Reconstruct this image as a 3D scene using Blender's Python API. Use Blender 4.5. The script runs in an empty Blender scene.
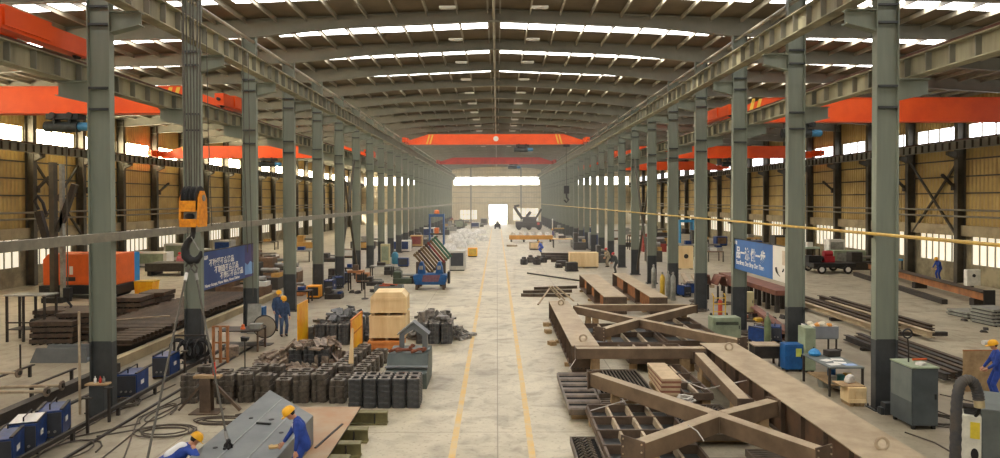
import bpy, math, random
from mathutils import Vector, Matrix, Euler
random.seed(7)
SC = bpy.context.scene
COL = SC.collection
PI = math.pi
R = math.radians
V = Vector
# ------------------------------------------------------------------ camera
H, F = 6.0, 0.699
PITCH, ROLL = R(0.7), R(-0.15)
SHX, SHY = 0.003, F * math.tan(PITCH) - 0.029
CAMR = (Matrix.Rotation(PI / 2 - PITCH, 3, 'X') @ Matrix.Rotation(ROLL, 3, 'Z'))
cd = bpy.data.cameras.new('camera')
cam = bpy.data.objects.new('camera', cd)
COL.objects.link(cam)
cam.matrix_world = Matrix.Translation((0, 0, H)) @ CAMR.to_4x4()
cd.sensor_width = 36
cd.lens = 36 * F
cd.shift_x, cd.shift_y = SHX, SHY
cd.clip_end = 600
SC.camera = cam
def ray(px, py):
    return CAMR @ V(((px - 500) / 1000 + SHX, (229 - py) / 1000 + SHY, -F))
def G(px, py, z=0.0):
    """the point at height z that the photograph shows at (px, py)"""
    d = ray(px, py)
    t = (z - H) / d.z
    return V((d.x * t, d.y * t, z))
def D(px, py, y):
    d = ray(px, py)
    t = y / d.y
    return V((d.x * t, y, H + d.z * t))
# ------------------------------------------------------------------ materials
MATS = {}
def s2l(c):
    return tuple(((x / 12.92) if x <= 0.04045 else ((x + 0.055) / 1.055) ** 2.4) for x in c)
def mat(name, rgb, rough=0.6, metal=0.0, var=0.25, scale=3.0, rgb2=None, bump=0.0, bscale=20.0, detail=4.0, spec=0.4, streak=False):
    """a procedural surface: base colour mottled by noise towards rgb2 (or a darker tone of its own)"""
    if name in MATS: return MATS[name]
    m = bpy.data.materials.new(name); m.use_nodes = True
    nt = m.node_tree; b = nt.nodes['Principled BSDF']
    c1 = s2l([v / 255 for v in rgb]); c2 = s2l([v / 255 for v in rgb2]) if rgb2 else tuple(v * (1 - var) for v in c1)
    tc = nt.nodes.new('ShaderNodeTexCoord'); n = nt.nodes.new('ShaderNodeTexNoise')
    n.inputs['Scale'].default_value = scale; n.inputs['Detail'].default_value = detail; n.inputs['Roughness'].default_value = 0.65
    if streak:
        mp = nt.nodes.new('ShaderNodeMapping'); mp.inputs['Scale'].default_value = (1, 1, 0.12)
        nt.links.new(tc.outputs['Object'], mp.inputs['Vector']); nt.links.new(mp.outputs['Vector'], n.inputs['Vector'])
    else:
        nt.links.new(tc.outputs['Object'], n.inputs['Vector'])
    r = nt.nodes.new('ShaderNodeValToRGB')
    r.color_ramp.elements[0].position = 0.36; r.color_ramp.elements[0].color = (*c2, 1)
    r.color_ramp.elements[1].position = 0.62; r.color_ramp.elements[1].color = (*c1, 1)
    nt.links.new(n.outputs['Fac'], r.inputs['Fac']); nt.links.new(r.outputs['Color'], b.inputs['Base Color'])
    b.inputs['Roughness'].default_value = rough; b.inputs['Metallic'].default_value = metal
    b.inputs['Specular IOR Level'].default_value = spec
    if bump:
        n2 = nt.nodes.new('ShaderNodeTexNoise'); n2.inputs['Scale'].default_value = bscale
        nt.links.new(tc.outputs['Object'], n2.inputs['Vector'])
        bp = nt.nodes.new('ShaderNodeBump'); bp.inputs['Strength'].default_value = bump; bp.inputs['Distance'].default_value = 0.02
        nt.links.new(n2.outputs['Fac'], bp.inputs['Height']); nt.links.new(bp.outputs['Normal'], b.inputs['Normal'])
    MATS[name] = m
    return m
def emis(name, rgb, strength):
    if name in MATS: return MATS[name]
    m = bpy.data.materials.new(name); m.use_nodes = True
    b = m.node_tree.nodes['Principled BSDF']
    c = s2l([v / 255 for v in rgb])
    b.inputs['Base Color'].default_value = (0.6, 0.6, 0.6, 1)
    b.inputs['Emission Color'].default_value = (*c, 1); b.inputs['Emission Strength'].default_value = strength
    MATS[name] = m
    return m
# ------------------------------------------------------------------ mesh builder
class MB:
    def __init__(s): s.v = []; s.f = []; s.mi = []; s.cur = 0
    def add(s, vs, fs, M=None):
        o = len(s.v)
        s.v += [tuple(M @ V(p)) if M else tuple(p) for p in vs]
        s.f += [tuple(i + o for i in f) for f in fs]; s.mi += [s.cur] * len(fs)
        return s
    def box(s, x0, x1, y0, y1, z0, z1, M=None):
        vs = [(x0, y0, z0), (x1, y0, z0), (x1, y1, z0), (x0, y1, z0), (x0, y0, z1), (x1, y0, z1), (x1, y1, z1), (x0, y1, z1)]
        return s.add(vs, [(0, 3, 2, 1), (4, 5, 6, 7), (0, 1, 5, 4), (1, 2, 6, 5), (2, 3, 7, 6), (3, 0, 4, 7)], M)
    def cbox(s, c, d, M=None):
        return s.box(c[0] - d[0] / 2, c[0] + d[0] / 2, c[1] - d[1] / 2, c[1] + d[1] / 2, c[2] - d[2] / 2, c[2] + d[2] / 2, M)
    def bar(s, p, q, w, h, up=(0, 0, 1)):
        """a rectangular bar from p to q, w wide and h high about its axis"""
        p, q = V(p), V(q); d = (q - p); L = d.length; d.normalize()
        side = d.cross(V(up))
        if side.length < 1e-4: side = V((1, 0, 0))
        side.normalize(); u = side.cross(d)
        M = Matrix((side, d, u)).transposed().to_4x4(); M.translation = p
        return s.box(-w / 2, w / 2, 0, L, -h / 2, h / 2, M)
    def ibeam(s, p, q, w, h, tw=0.03, tf=0.04, up=(0, 0, 1)):
        p, q = V(p), V(q); d = (q - p); L = d.length; d.normalize()
        side = d.cross(V(up)); side.normalize(); u = side.cross(d)
        M = Matrix((side, d, u)).transposed().to_4x4(); M.translation = p
        a, b = w / 2, h / 2; t = tw / 2
        pr = [(-a, -b), (a, -b), (a, -b + tf), (t, -b + tf), (t, b - tf), (a, b - tf), (a, b), (-a, b), (-a, b - tf), (-t, b - tf), (-t, -b + tf), (-a, -b + tf)]
        n = len(pr)
        vs = [(x, 0, z) for x, z in pr] + [(x, L, z) for x, z in pr]
        fs = [(i, (i + 1) % n, n + (i + 1) % n, n + i) for i in range(n)]
        for o, fl in ((0, 1), (n, 0)):
            qs = [(0, 1, 2, 11), (2, 3, 10, 11), (3, 4, 9, 10), (4, 5, 8, 9), (5, 6, 7, 8)]
            fs += [tuple(o + i for i in (reversed(qq) if not fl else qq)) for qq in qs]
        return s.add(vs, fs, M)
    def tube(s, p, q, r, n=8, r2=None, cap=True):
        p, q = V(p), V(q); d = q - p; L = d.length
        if L < 1e-6: return s
        M = d.to_track_quat('Z', 'Y').to_matrix().to_4x4(); M.translation = p
        r2 = r if r2 is None else r2
        vs = [(r * math.cos(2 * PI * i / n), r * math.sin(2 * PI * i / n), 0) for i in range(n)] + [(r2 * math.cos(2 * PI * i / n), r2 * math.sin(2 * PI * i / n), L) for i in range(n)]
        fs = [(i, (i + 1) % n, n + (i + 1) % n, n + i) for i in range(n)]
        if cap: fs += [tuple(reversed(range(n))), tuple(range(n, 2 * n))]
        return s.add(vs, fs, M)
    def path(s, pts, r, n=6):
        """a round cable through pts, one skin with mitred rings"""
        pts = [V(p) for p in pts]; o = len(s.v); k = len(pts); ref = None
        for i, p in enumerate(pts):
            d = (pts[min(i + 1, k - 1)] - pts[max(i - 1, 0)]).normalized()
            if ref is None:
                ref = d.orthogonal().normalized()
            ref = (ref - d * ref.dot(d))
            ref = ref.normalized() if ref.length > 1e-5 else d.orthogonal().normalized()
            b = d.cross(ref); rr = r[i] if isinstance(r, (list, tuple)) else r
            for j in range(n):
                a = 2 * PI * j / n
                s.v.append(tuple(p + (ref * math.cos(a) + b * math.sin(a)) * rr))
        fs = []
        for i in range(k - 1):
            for j in range(n):
                fs.append((o + i * n + j, o + i * n + (j + 1) % n, o + (i + 1) * n + (j + 1) % n, o + (i + 1) * n + j))
        fs += [tuple(o + j for j in reversed(range(n))), tuple(o + (k - 1) * n + j for j in range(n))]
        s.f += fs; s.mi += [s.cur] * len(fs)
        return s
    def prism(s, poly, a, b, axis='x', M=None):
        """polygon (two coordinates in cyclic axis order) pushed along axis from a to b"""
        n = len(poly)
        def P(t, u, w): return {'x': (t, u, w), 'y': (u, t, w), 'z': (u, w, t)}[axis]
        vs = [P(a, *p) for p in poly] + [P(b, *p) for p in poly]
        fs = [(i, (i + 1) % n, n + (i + 1) % n, n + i) for i in range(n)] + [tuple(reversed(range(n))), tuple(range(n, 2 * n))]
        return s.add(vs, fs, M)
    def lathe(s, prof, n=12, M=None):
        k = len(prof)
        vs = [(r * math.cos(2 * PI * j / n), r * math.sin(2 * PI * j / n), z) for r, z in prof for j in range(n)]
        fs = [(i * n + j, i * n + (j + 1) % n, (i + 1) * n + (j + 1) % n, (i + 1) * n + j) for i in range(k - 1) for j in range(n)]
        fs += [tuple(reversed(range(n))), tuple(range((k - 1) * n, k * n))]
        return s.add(vs, fs, M)
    def ring(s, c, R_, r, axis='z', n=16, m=6):
        c = V(c); pts = []
        for i in range(n):
            a = 2 * PI * i / n
            for j in range(m):
                b = 2 * PI * j / m
                u, w, t = (R_ + r * math.cos(b)) * math.cos(a), (R_ + r * math.cos(b)) * math.sin(a), r * math.sin(b)
                pts.append(c + V({'z': (u, w, t), 'x': (t, u, w), 'y': (u, t, w)}[axis]))
        fs = [(i * m + j, i * m + (j + 1) % m, ((i + 1) % n) * m + (j + 1) % m, ((i + 1) % n) * m + j) for i in range(n) for j in range(m)]
        return s.add(pts, fs)
    def mesh(s, name):
        me = bpy.data.meshes.new(name)
        me.from_pydata(s.v, [], s.f)
        import bmesh
        bm = bmesh.new(); bm.from_mesh(me); bmesh.ops.recalc_face_normals(bm, faces=bm.faces); bm.to_mesh(me); bm.free()
        return me
    def build(s, name, m, parent=None, smooth=False, bevel=0.0, loc=None, rz=None):
        me = s.mesh(name)
        ms = m if isinstance(m, (list, tuple)) else [m]
        for x in ms: me.materials.append(x)
        if len(ms) > 1: me.polygons.foreach_set('material_index', s.mi)
        if smooth:
            me.polygons.foreach_set('use_smooth', [True] * len(me.polygons))
            me.set_sharp_from_angle(angle=R(40))
        o = bpy.data.objects.new(name, me); COL.objects.link(o)
        if parent is not None: o.parent = parent
        if loc is not None: o.location = loc
        if rz is not None: o.rotation_euler = (0, 0, rz)
        if bevel:
            bv = o.modifiers.new('bevel', 'BEVEL'); bv.width = bevel; bv.segments = 2; bv.limit_method = 'ANGLE'
        return o
# ------------------------------------------------------------------ naming
def tag(o, label=None, cat=None, group=None, kind=None):
    if label: o['label'] = label
    if cat: o['category'] = cat
    if group: o['group'] = group
    if kind: o['kind'] = kind
    return o
def thing(name, label, cat, loc=(0, 0, 0), rz=0.0, group=None, kind=None):
    o = bpy.data.objects.new(name, None); COL.objects.link(o)
    o.empty_display_size = 0.2
    o.location = loc; o.rotation_euler = (0, 0, rz)
    return tag(o, label, cat, group, kind)
KIDS = {}
def dup(o, loc=None, rz=None, label=None, group=None, parent=None):
    """a copy of a thing with copies of its parts and their sub-parts"""
    c = o.copy(); COL.objects.link(c)
    if parent is not None: c.parent = parent
    for ch in list(o.children): dup(ch, parent=c)
    if loc is not None: c.location = loc
    if rz is not None: c.rotation_euler = (0, 0, rz)
    if label: c['label'] = label
    if group: c['group'] = group
    return c
ORD = ['first', 'second', 'third', 'fourth', 'fifth', 'sixth', 'seventh', 'eighth', 'ninth', 'tenth', 'eleventh', 'twelfth', 'thirteenth', 'fourteenth', 'fifteenth',
       'sixteenth', 'seventeenth', 'eighteenth', 'nineteenth', 'twentieth', 'twenty-first', 'twenty-second', 'twenty-third', 'twenty-fourth', 'twenty-fifth',
       'twenty-sixth', 'twenty-seventh', 'twenty-eighth', 'twenty-ninth', 'thirtieth', 'thirty-first', 'thirty-second']
# ------------------------------------------------------------------ palette
M_col = mat('column_paint', (133, 138, 121), 0.55, 0, rgb2=(110, 116, 103), scale=0.9, streak=True, bump=0.1)
M_coldark = mat('column_foot_paint', (66, 69, 68), 0.5, 0, rgb2=(52, 54, 54), scale=1.5)
M_beam = mat('runway_paint', (168, 162, 132), 0.6, 0, rgb2=(128, 123, 101), scale=1.2, streak=True)
M_beamtop = mat('runway_rail_rust', (96, 62, 48), 0.7, 0, var=0.35, scale=4)
M_raft = mat('rafter_paint', (138, 136, 122), 0.6, 0, var=0.15, scale=1.0)
M_purl = mat('purlin_zinc', (172, 164, 144), 0.5, 0.0, var=0.2, scale=2)
M_roof = mat('roof_underside', (126, 112, 90), 0.75, 0, rgb2=(106, 94, 75), scale=0.35)
M_dado = mat('dado_render', (150, 138, 108), 0.85, 0, rgb2=(112, 102, 80), scale=0.8)
M_ring = mat('ring_beam_concrete', (168, 152, 118), 0.8, 0, rgb2=(140, 126, 98), scale=0.8)
M_wcol = mat('wall_column_paint', (86, 80, 66), 0.6, 0, rgb2=(66, 62, 52), scale=1)
M_pipe = mat('grey_pipe', (128, 122, 104), 0.5, 0, var=0.25, scale=3)
M_yel = mat('yellow_pipe', (205, 170, 80), 0.5, 0, rgb2=(170, 140, 74), scale=2)
M_orange = mat('crane_orange', (242, 92, 26), 0.42, 0, rgb2=(228, 80, 24), scale=0.6)
M_red = mat('crane_red', (196, 62, 48), 0.5, 0, rgb2=(170, 54, 44), scale=0.8)
M_chev = mat('chevron_yellow', (236, 196, 70), 0.5, 0, var=0.1)
M_black = mat('black_steel', (34, 33, 32), 0.5, 0.0, var=0.3, scale=5)
M_dark = mat('dark_steel', (62, 56, 50), 0.55, 0.2, var=0.35, scale=4)
M_wire = mat('wire_rope', (92, 88, 78), 0.5, 0.3, var=0.3, scale=8)
M_blue = mat('machine_blue', (32, 92, 150), 0.45, 0, rgb2=(24, 74, 124), scale=3)
def skylight_sheet():
    """translucent roof sheet: scatters most of the daylight, lets a share of the hazy sun straight through"""
    m = bpy.data.materials.new('skylight_translucent'); m.use_nodes = True; nt = m.node_tree
    nt.nodes.remove(nt.nodes['Principled BSDF'])
    e = nt.nodes.new('ShaderNodeEmission'); e.inputs['Color'].default_value = (1, .97, .95, 1); e.inputs['Strength'].default_value = 11.0
    t = nt.nodes.new('ShaderNodeBsdfTransparent'); x = nt.nodes.new('ShaderNodeMixShader'); x.inputs[0].default_value = .4
    nt.links.new(e.outputs[0], x.inputs[1]); nt.links.new(t.outputs[0], x.inputs[2]); nt.links.new(x.outputs[0], nt.nodes['Material Output'].inputs['Surface'])
    return m
M_sky = skylight_sheet()
M_winL = emis('window_daylight', (255, 240, 205), 45.0)
M_winR = emis('window_daylight_far', (250, 250, 255), 4.0)
M_winlow = emis('frosted_window_daylight', (255, 240, 208), 0.8)
M_frame = mat('window_frame', (150, 146, 132), 0.6, 0, var=0.2)

def corrugated(name, rgb, rgb2, axis, pitch=0.22):
    m = mat(name, rgb, 0.55, 0, rgb2=rgb2, scale=0.5)
    nt = m.node_tree; b = nt.nodes['Principled BSDF']
    tc = nt.nodes.new('ShaderNodeTexCoord'); w = nt.nodes.new('ShaderNodeTexWave')
    w.wave_type = 'BANDS'; w.bands_direction = axis; w.inputs['Scale'].default_value = 0.314 / pitch
    nt.links.new(tc.outputs['Object'], w.inputs['Vector'])
    bp = nt.nodes.new('ShaderNodeBump'); bp.inputs['Strength'].default_value = 0.9; bp.inputs['Distance'].default_value = 0.06
    nt.links.new(w.outputs['Fac'], bp.inputs['Height']); nt.links.new(bp.outputs['Normal'], b.inputs['Normal'])
    return m
M_cladL = corrugated('cladding_tan', (192, 164, 100), (170, 142, 86), 'Y', 0.4)
M_cladB = corrugated('cladding_pale', (212, 198, 166), (198, 184, 152), 'X', 0.4)

# ------------------------------------------------------------------ building grid
XL, XR = -11.25, 11.05            # the two column rows of the nave
WL, WR = -33.6, 33.4             # outer walls
YB, YF = 172.0, -14.1            # far and near end walls
XC = -0.12
BAY = [19.9 + 6 * k for k in range(-5, 26)]
K0 = 5                            # index of the first column in view
def roofz(x): return 14.72 - 0.04 * abs(x - XC)
SIDE = {-1: 'hook side', 1: 'yellow pipe side'}

# floor -----------------------------------------------------------
def floor_material():
    m = mat('concrete_floor', (198, 188, 160), 0.5, 0, rgb2=(172, 162, 136), scale=0.35, detail=8, spec=0.5)
    nt = m.node_tree; b = nt.nodes['Principled BSDF']
    tc = nt.nodes.new('ShaderNodeTexCoord')
    base = b.inputs['Base Color'].links[0].from_socket
    def noise(scale, lo, hi, dist=0.0):
        n = nt.nodes.new('ShaderNodeTexNoise'); n.inputs['Scale'].default_value = scale; n.inputs['Detail'].default_value = 8; n.inputs['Distortion'].default_value = dist
        nt.links.new(tc.outputs['Object'], n.inputs['Vector'])
        r = nt.nodes.new('ShaderNodeMapRange'); r.inputs['From Min'].default_value = lo; r.inputs['From Max'].default_value = hi
        nt.links.new(n.outputs['Fac'], r.inputs['Value']); return r.outputs['Result']
    def mix(a, col, fac, k):
        mx = nt.nodes.new('ShaderNodeMix'); mx.data_type = 'RGBA'
        mt = nt.nodes.new('ShaderNodeMath'); mt.operation = 'MULTIPLY'; mt.inputs[1].default_value = k
        nt.links.new(fac, mt.inputs[0]); nt.links.new(mt.outputs[0], mx.inputs['Factor'])
        nt.links.new(a, mx.inputs['A']); mx.inputs['B'].default_value = (*s2l([v / 255 for v in col]), 1); return mx.outputs['Result']
    c = mix(base, (120, 106, 86), noise(1.3, 0.5, 0.7, 0.6), 0.6)
    c = mix(c, (92, 80, 66), noise(9.0, 0.56, 0.68), 0.35)
    # oil and dust of the working strips beside the column rows
    sx = nt.nodes.new('ShaderNodeSeparateXYZ'); nt.links.new(tc.outputs['Object'], sx.inputs[0])
    ab = nt.nodes.new('ShaderNodeMath'); ab.operation = 'ABSOLUTE'; nt.links.new(sx.outputs['X'], ab.inputs[0])
    rg = nt.nodes.new('ShaderNodeMapRange'); rg.inputs['From Min'].default_value = 3.0; rg.inputs['From Max'].default_value = 12.0
    nt.links.new(ab.outputs[0], rg.inputs['Value'])
    rg2 = nt.nodes.new('ShaderNodeMapRange'); rg2.inputs['From Min'].default_value = 12.5; rg2.inputs['From Max'].default_value = 18.0; rg2.inputs['To Min'].default_value = 1.0; rg2.inputs['To Max'].default_value = 0.35
    nt.links.new(ab.outputs[0], rg2.inputs['Value']); mu = nt.nodes.new('ShaderNodeMath'); mu.operation = 'MULTIPLY'
    nt.links.new(rg.outputs['Result'], mu.inputs[0]); nt.links.new(rg2.outputs['Result'], mu.inputs[1])
    c = mix(c, (104, 92, 74), mu.outputs[0], 0.72)
    # slab joints, one every six metres
    br = nt.nodes.new('ShaderNodeTexBrick'); br.offset = 0.0; br.inputs['Scale'].default_value = 1.0
    br.inputs['Brick Width'].default_value = 4.0; br.inputs['Row Height'].default_value = 6.0; br.inputs['Mortar Size'].default_value = 0.018
    br.inputs['Color1'].default_value = (0, 0, 0, 1); br.inputs['Color2'].default_value = (0, 0, 0, 1); br.inputs['Mortar'].default_value = (1, 1, 1, 1)
    nt.links.new(tc.outputs['Object'], br.inputs['Vector'])
    c = mix(c, (110, 98, 80), br.outputs['Color'], 0.6)
    nt.links.new(c, b.inputs['Base Color'])
    return m
fl = MB().box(WL, WR, YF, YB + 40, -0.3, 0).build('floor', floor_material())
tag(fl, 'pale worn concrete floor of the whole workshop', 'floor', kind='structure')
M_line = mat('line_paint', (210, 172, 100), 0.6, 0, rgb2=(196, 178, 138), scale=2.5, detail=8)
for i, (xa, xb, lab) in enumerate(((-1.15, -.99, 'yellow painted aisle line nearer to the heaped castings'), (0.73, 0.89, 'yellow painted aisle line nearer to the brown girders'))):
    tag(MB().box(xa, xb, 4, 150, 0.001, 0.005).build('trim_%d' % (i + 1), M_line), lab, 'floor line', kind='structure')

# walls -----------------------------------------------------------
def side_wall(s):
    x = WL if s < 0 else WR; o = 0.25 * s
    nm = 'left' if s < 0 else 'right'
    a, b = min(x, x + o), max(x, x + o)
    e = thing('wall_' + nm, 'tan corrugated outer wall of the aisle on the ' + SIDE[s], 'wall', kind='structure')
    MB().box(a, b, YF, YB, 0, 1.35).build('dado', M_dado, e)
    MB().box(a, b, YF, YB, 4.1, 9.9).build('cladding', M_cladL, e)
    MB().box(a, b, YF, YB, 11.3, 13.6).build('upper_cladding', M_cladL, e)
    MB().box(*sorted((x - 0.3 * s, x + 0.25 * s)), YF, YB, 3.35, 4.1).build('ring_beam', M_ring, e)
    g = MB()
    for z in (5.2, 6.4, 7.6, 8.8): g.box(min(x, x - .1 * s), max(x, x - .1 * s) - 0.002, YF, YB, z - .05, z + .05)
    g.build('girt_rail', M_wcol, e)
    fill = MB()
    for y in BAY: fill.box(a, b, y - .7, y + .7, 1.35, 3.35); fill.box(a, b, y - .3, y + .3, 9.9, 11.3)
    fill.build('window_pier', M_dado, e)
    return e
side_wall(-1); side_wall(1)
nwin = 0
def window(p0, p1, z0, z1, x, s, pane_mat, nm, lab, along='y', bars=6, hbars=0):
    """a window of panes behind a frame; p0..p1 along the wall"""
    global nwin
    nwin += 1
    e = thing('window_%d' % nwin, lab, 'window', kind='structure')
    f = MB(); p = MB(); t = 0.035
    def bx(m, a, b, za, zb, d0, d1):
        xa, xb = sorted((x + d0 * s, x + d1 * s))
        if along == 'y': m.box(xa, xb, a, b, za, zb)
        else: m.box(a, b, xa, xb, za, zb)
    bx(p, p0, p1, z0, z1, 0.1, 0.13)
    for i in range(bars + 1):
        q = p0 + (p1 - p0) * i / bars
        bx(f, q - t, q + t, z0, z1, 0.02, 0.1)
    for j in range(hbars + 2):
        z = z0 + (z1 - z0) * j / (hbars + 1)
        bx(f, p0, p1, max(z - t, z0), min(z + t, z1), 0.03, 0.099)
    f.build('window_frame', M_frame, e); p.build('pane', pane_mat, e)
    return e
for s in (-1, 1):
    for k in range(len(BAY) - 1):
        y = BAY[k]
        if k < K0 - 1: continue
        x = WL if s < 0 else WR
        window(y + .3, y + 5.7, 9.9, 11.3, x, s, M_winL if s < 0 else M_winR, 'hi', 'high clerestory window, %s bay from the near end, wall on the %s' % (ORD[k - K0 + 1], SIDE[s]), bars=4)
        window(y + .7, y + 5.3, 1.35, 3.35, x, s, M_winlow, 'lo', 'low frosted window, %s bay from the near end, wall on the %s' % (ORD[k - K0 + 1], SIDE[s]), bars=6, hbars=0)
# end walls
e = thing('wall_back', 'pale corrugated far end wall with the open doorway', 'wall', kind='structure')
def bw(x0, x1, z0, z1, n='cladding', m=M_cladB): MB().box(x0, x1, YB, YB + .25, z0, z1).build(n, m, e)
bw(WL, -9.1, 0, 9.7); bw(-9.1, -4.9, 0, 1.2); bw(-9.1, -4.9, 3.6, 9.7); bw(-4.9, -2.0, 0, 9.7); bw(-2.0, 2.5, 4.9, 9.7); bw(2.5, 3.9, 0, 9.7)
bw(3.9, 10.2, 0, .9); bw(3.9, 10.2, 4.0, 9.7); bw(10.2, WR, 0, 9.7)
bw(WL, WR, 11.65, 14.75, 'upper_cladding'); bw(-12, -10.6, 9.7, 11.65, 'upper_cladding'); bw(10.4, 11.8, 9.7, 11.65, 'upper_cladding'); bw(WL, -32.6, 9.7, 11.65, 'upper_cladding'); bw(32.4, WR, 9.7, 11.65, 'upper_cladding')
g = MB()
for z in (5.3, 6.6, 7.9, 9.2, 12.4, 13.4): g.box(WL, WR, YB - .1, YB - .002, z - .06, z + .06)
g.build('girt_rail', M_purl, e)
for xx in (-6.4, 5.9):
    MB().ibeam((xx, YB - .36, 0), (xx, YB - .36, 14.2), .3, .4, up=(0, 1, 0)).build('wind_post', M_raft, e)
M_winB = emis('end_window_daylight', (255, 250, 240), 9.0)
window(-10.6, 10.4, 9.7, 11.65, YB, 1, M_winB, 'b', 'long bright high window across the far end wall', 'x', 8)
window(-32.6, -12, 9.7, 11.65, YB, 1, M_winB, 'b', 'high bright window in the far end wall of the hook side aisle', 'x', 8)
window(11.8, 32.4, 9.7, 11.65, YB, 1, M_winB, 'b', 'high bright window in the far end wall of the yellow pipe side aisle', 'x', 8)
window(-9.1, -4.9, 1.2, 3.6, YB, 1, M_winlow, 'b', 'low window beside the doorway in the far end wall, blue frame side', 'x', 5, 1)
window(3.9, 10.2, 0.9, 4.0, YB, 1, M_winlow, 'b', 'wide low window behind the dark machine at the far end', 'x', 6, 1)
dr = thing('door_1', 'tall open doorway glowing white in the far end wall', 'doorway', kind='structure')
fm = MB(); fm.box(-2.12, -2.0, YB - .08, YB + .25, 0, 4.9); fm.box(2.5, 2.62, YB - .08, YB + .25, 0, 4.9); fm.box(-2.12, 2.62, YB - .08, YB + .25, 4.9, 5.05)
fm.build('door_frame', M_frame, dr)
e = thing('wall_front', 'plain end wall behind the viewpoint', 'wall', kind='structure')
for x0, x1, z0, z1 in ((WL, -2.5, 0, 9.4), (-2.5, 2.5, 5, 9.4), (2.5, WR, 0, 9.4), (WL, -10.6, 9.4, 11.65), (10.4, WR, 9.4, 11.65), (WL, WR, 11.65, 14.75)):
    MB().box(x0, x1, YF - .25, YF, z0, z1).build('cladding', M_cladB, e)
window(-10.6, 10.4, 9.4, 11.65, YF, -1, emis('near_end_fill', (255, 250, 240), 3.0), 'b', 'unseen glowing window added for fill in the end wall behind the viewpoint', 'x', 8)  # glowing pane added out of view to brighten surfaces facing the camera

# roof ------------------------------------------------------------
c = thing('ceiling', 'brown underside of the low pitched roof sheets', 'roof', kind='structure')
for s in (-1, 1):
    x1 = WL - .3 if s < 0 else WR + .3
    z0, z1 = roofz(XC), roofz(x1)
    m = MB(); ys = [YF] + [v for k in range(len(BAY) - 1) for v in (BAY[k] + 2.52, BAY[k] + 3.48)] + [YB + .3]
    for ya, yb in zip(ys[0::2], ys[1::2]): m.prism([(XC, z0), (x1, z1), (x1, z1 + .1), (XC, z0 + .1)], ya, yb, 'y')
    for k in range(len(BAY) - 1):
        for xa, xb in ((XC, XC + .32 * s if s > 0 else -.42), (10.65 if s > 0 else -10.9, 11.3 if s > 0 else -11.5), (23.0 if s > 0 else -23.2, x1)):
            m.prism([(xa, roofz(xa)), (xb, roofz(xb)), (xb, roofz(xb) + .1), (xa, roofz(xa) + .1)], BAY[k] + 2.52, BAY[k] + 3.48, 'y')
    m.build('roof_sheet', M_roof, c)
nsky = 0
for k in range(len(BAY) - 1):
    ym = BAY[k] + 3.0
    for xa, xb, w in ((-10.9, -0.42, 'nave roof, hook side'), (0.2, 10.65, 'nave roof, yellow pipe side'), (-23.2, -11.5, 'aisle roof, hook side'), (11.3, 23.0, 'aisle roof, yellow pipe side')):
        za, zb = roofz(xa) - .03, roofz(xb) - .03
        o = MB().prism([(xa, za), (xb, zb), (xb, zb + .02), (xa, za + .02)], ym - .48, ym + .48, 'y').build('skylight', M_sky)
        lab = 'white translucent skylight strip, %s bay from the near end, %s' % (ORD[max(k - K0 + 1, 0)], w) if k >= K0 - 1 else 'white skylight strip above and behind the viewpoint, %s' % w
        tag(o, lab, 'skylight', 'skylight strips' if k >= K0 - 1 else 'skylights behind ' + w, 'structure')
px = [XC - .28 - 1.37 * i for i in range(25)] + [XC + .28 + 1.37 * i for i in range(25)]
for i, x in enumerate(px):
    z = roofz(x) - .035
    o = MB().prism([(x - .03, z - .2), (x + .03, z - .2), (x + .03, z - .185), (x - .015, z - .185), (x - .015, z - .015), (x + .045, z - .015), (x + .045, z), (x - .03, z)], YF, YB - .05, 'y').build('purlin', M_purl)
    tag(o, 'long pale roof purlin, %s from the ridge on the %s' % (ORD[i % 25], SIDE[-1 if i < 25 else 1]), 'purlin', 'roof purlins', 'structure')
for k, y in enumerate(BAY):
    r = thing('rafter', 'grey tapered roof rafter at the %s column line' % (ORD[max(k - K0, 0)] if k >= K0 else ORD[K0 - k - 1] + ' unseen'), 'rafter', (0, y, 0), group='roof rafters', kind='structure')
    m = MB()
    pts = [WL + .1, -22.4, XL - .3, XL, XL + .6, XL + 2.4, XL + 4, XC, XR - 4, XR - 2.4, XR - .6, XR, XR + .3, 22.2, WR - .1]
    dep = [.8, .55, .8, .82, .8, .66, .56, .53, .56, .66, .8, .82, .8, .55, .8]
    top = [roofz(x) - .05 for x in pts]
    bot = [t - d for t, d in zip(top, dep)]
    for i in range(len(pts) - 1):
        a, b = i, i + 1
        m.prism([(pts[a], bot[a]), (pts[b], bot[b]), (pts[b], top[b]), (pts[a], top[a])], -.012, .012, 'y')
        for zz in (bot, [t - .025 for t in top]):
            m.prism([(pts[a], zz[a]), (pts[b], zz[b]), (pts[b], zz[b] + .025), (pts[a], zz[a] + .025)], -.14, .14, 'y')
    m.build('rafter_girder', M_raft, r)
    fb = MB()
    for x in px[::2]:
        if abs(x) < 32 and k < 22:
            zt = roofz(x) - .25
            fb.bar((x, .75, zt + .1), (x, .13, zt - .2), .05, .05)
    if fb.v: fb.build('fly_brace', M_purl, r)

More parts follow.
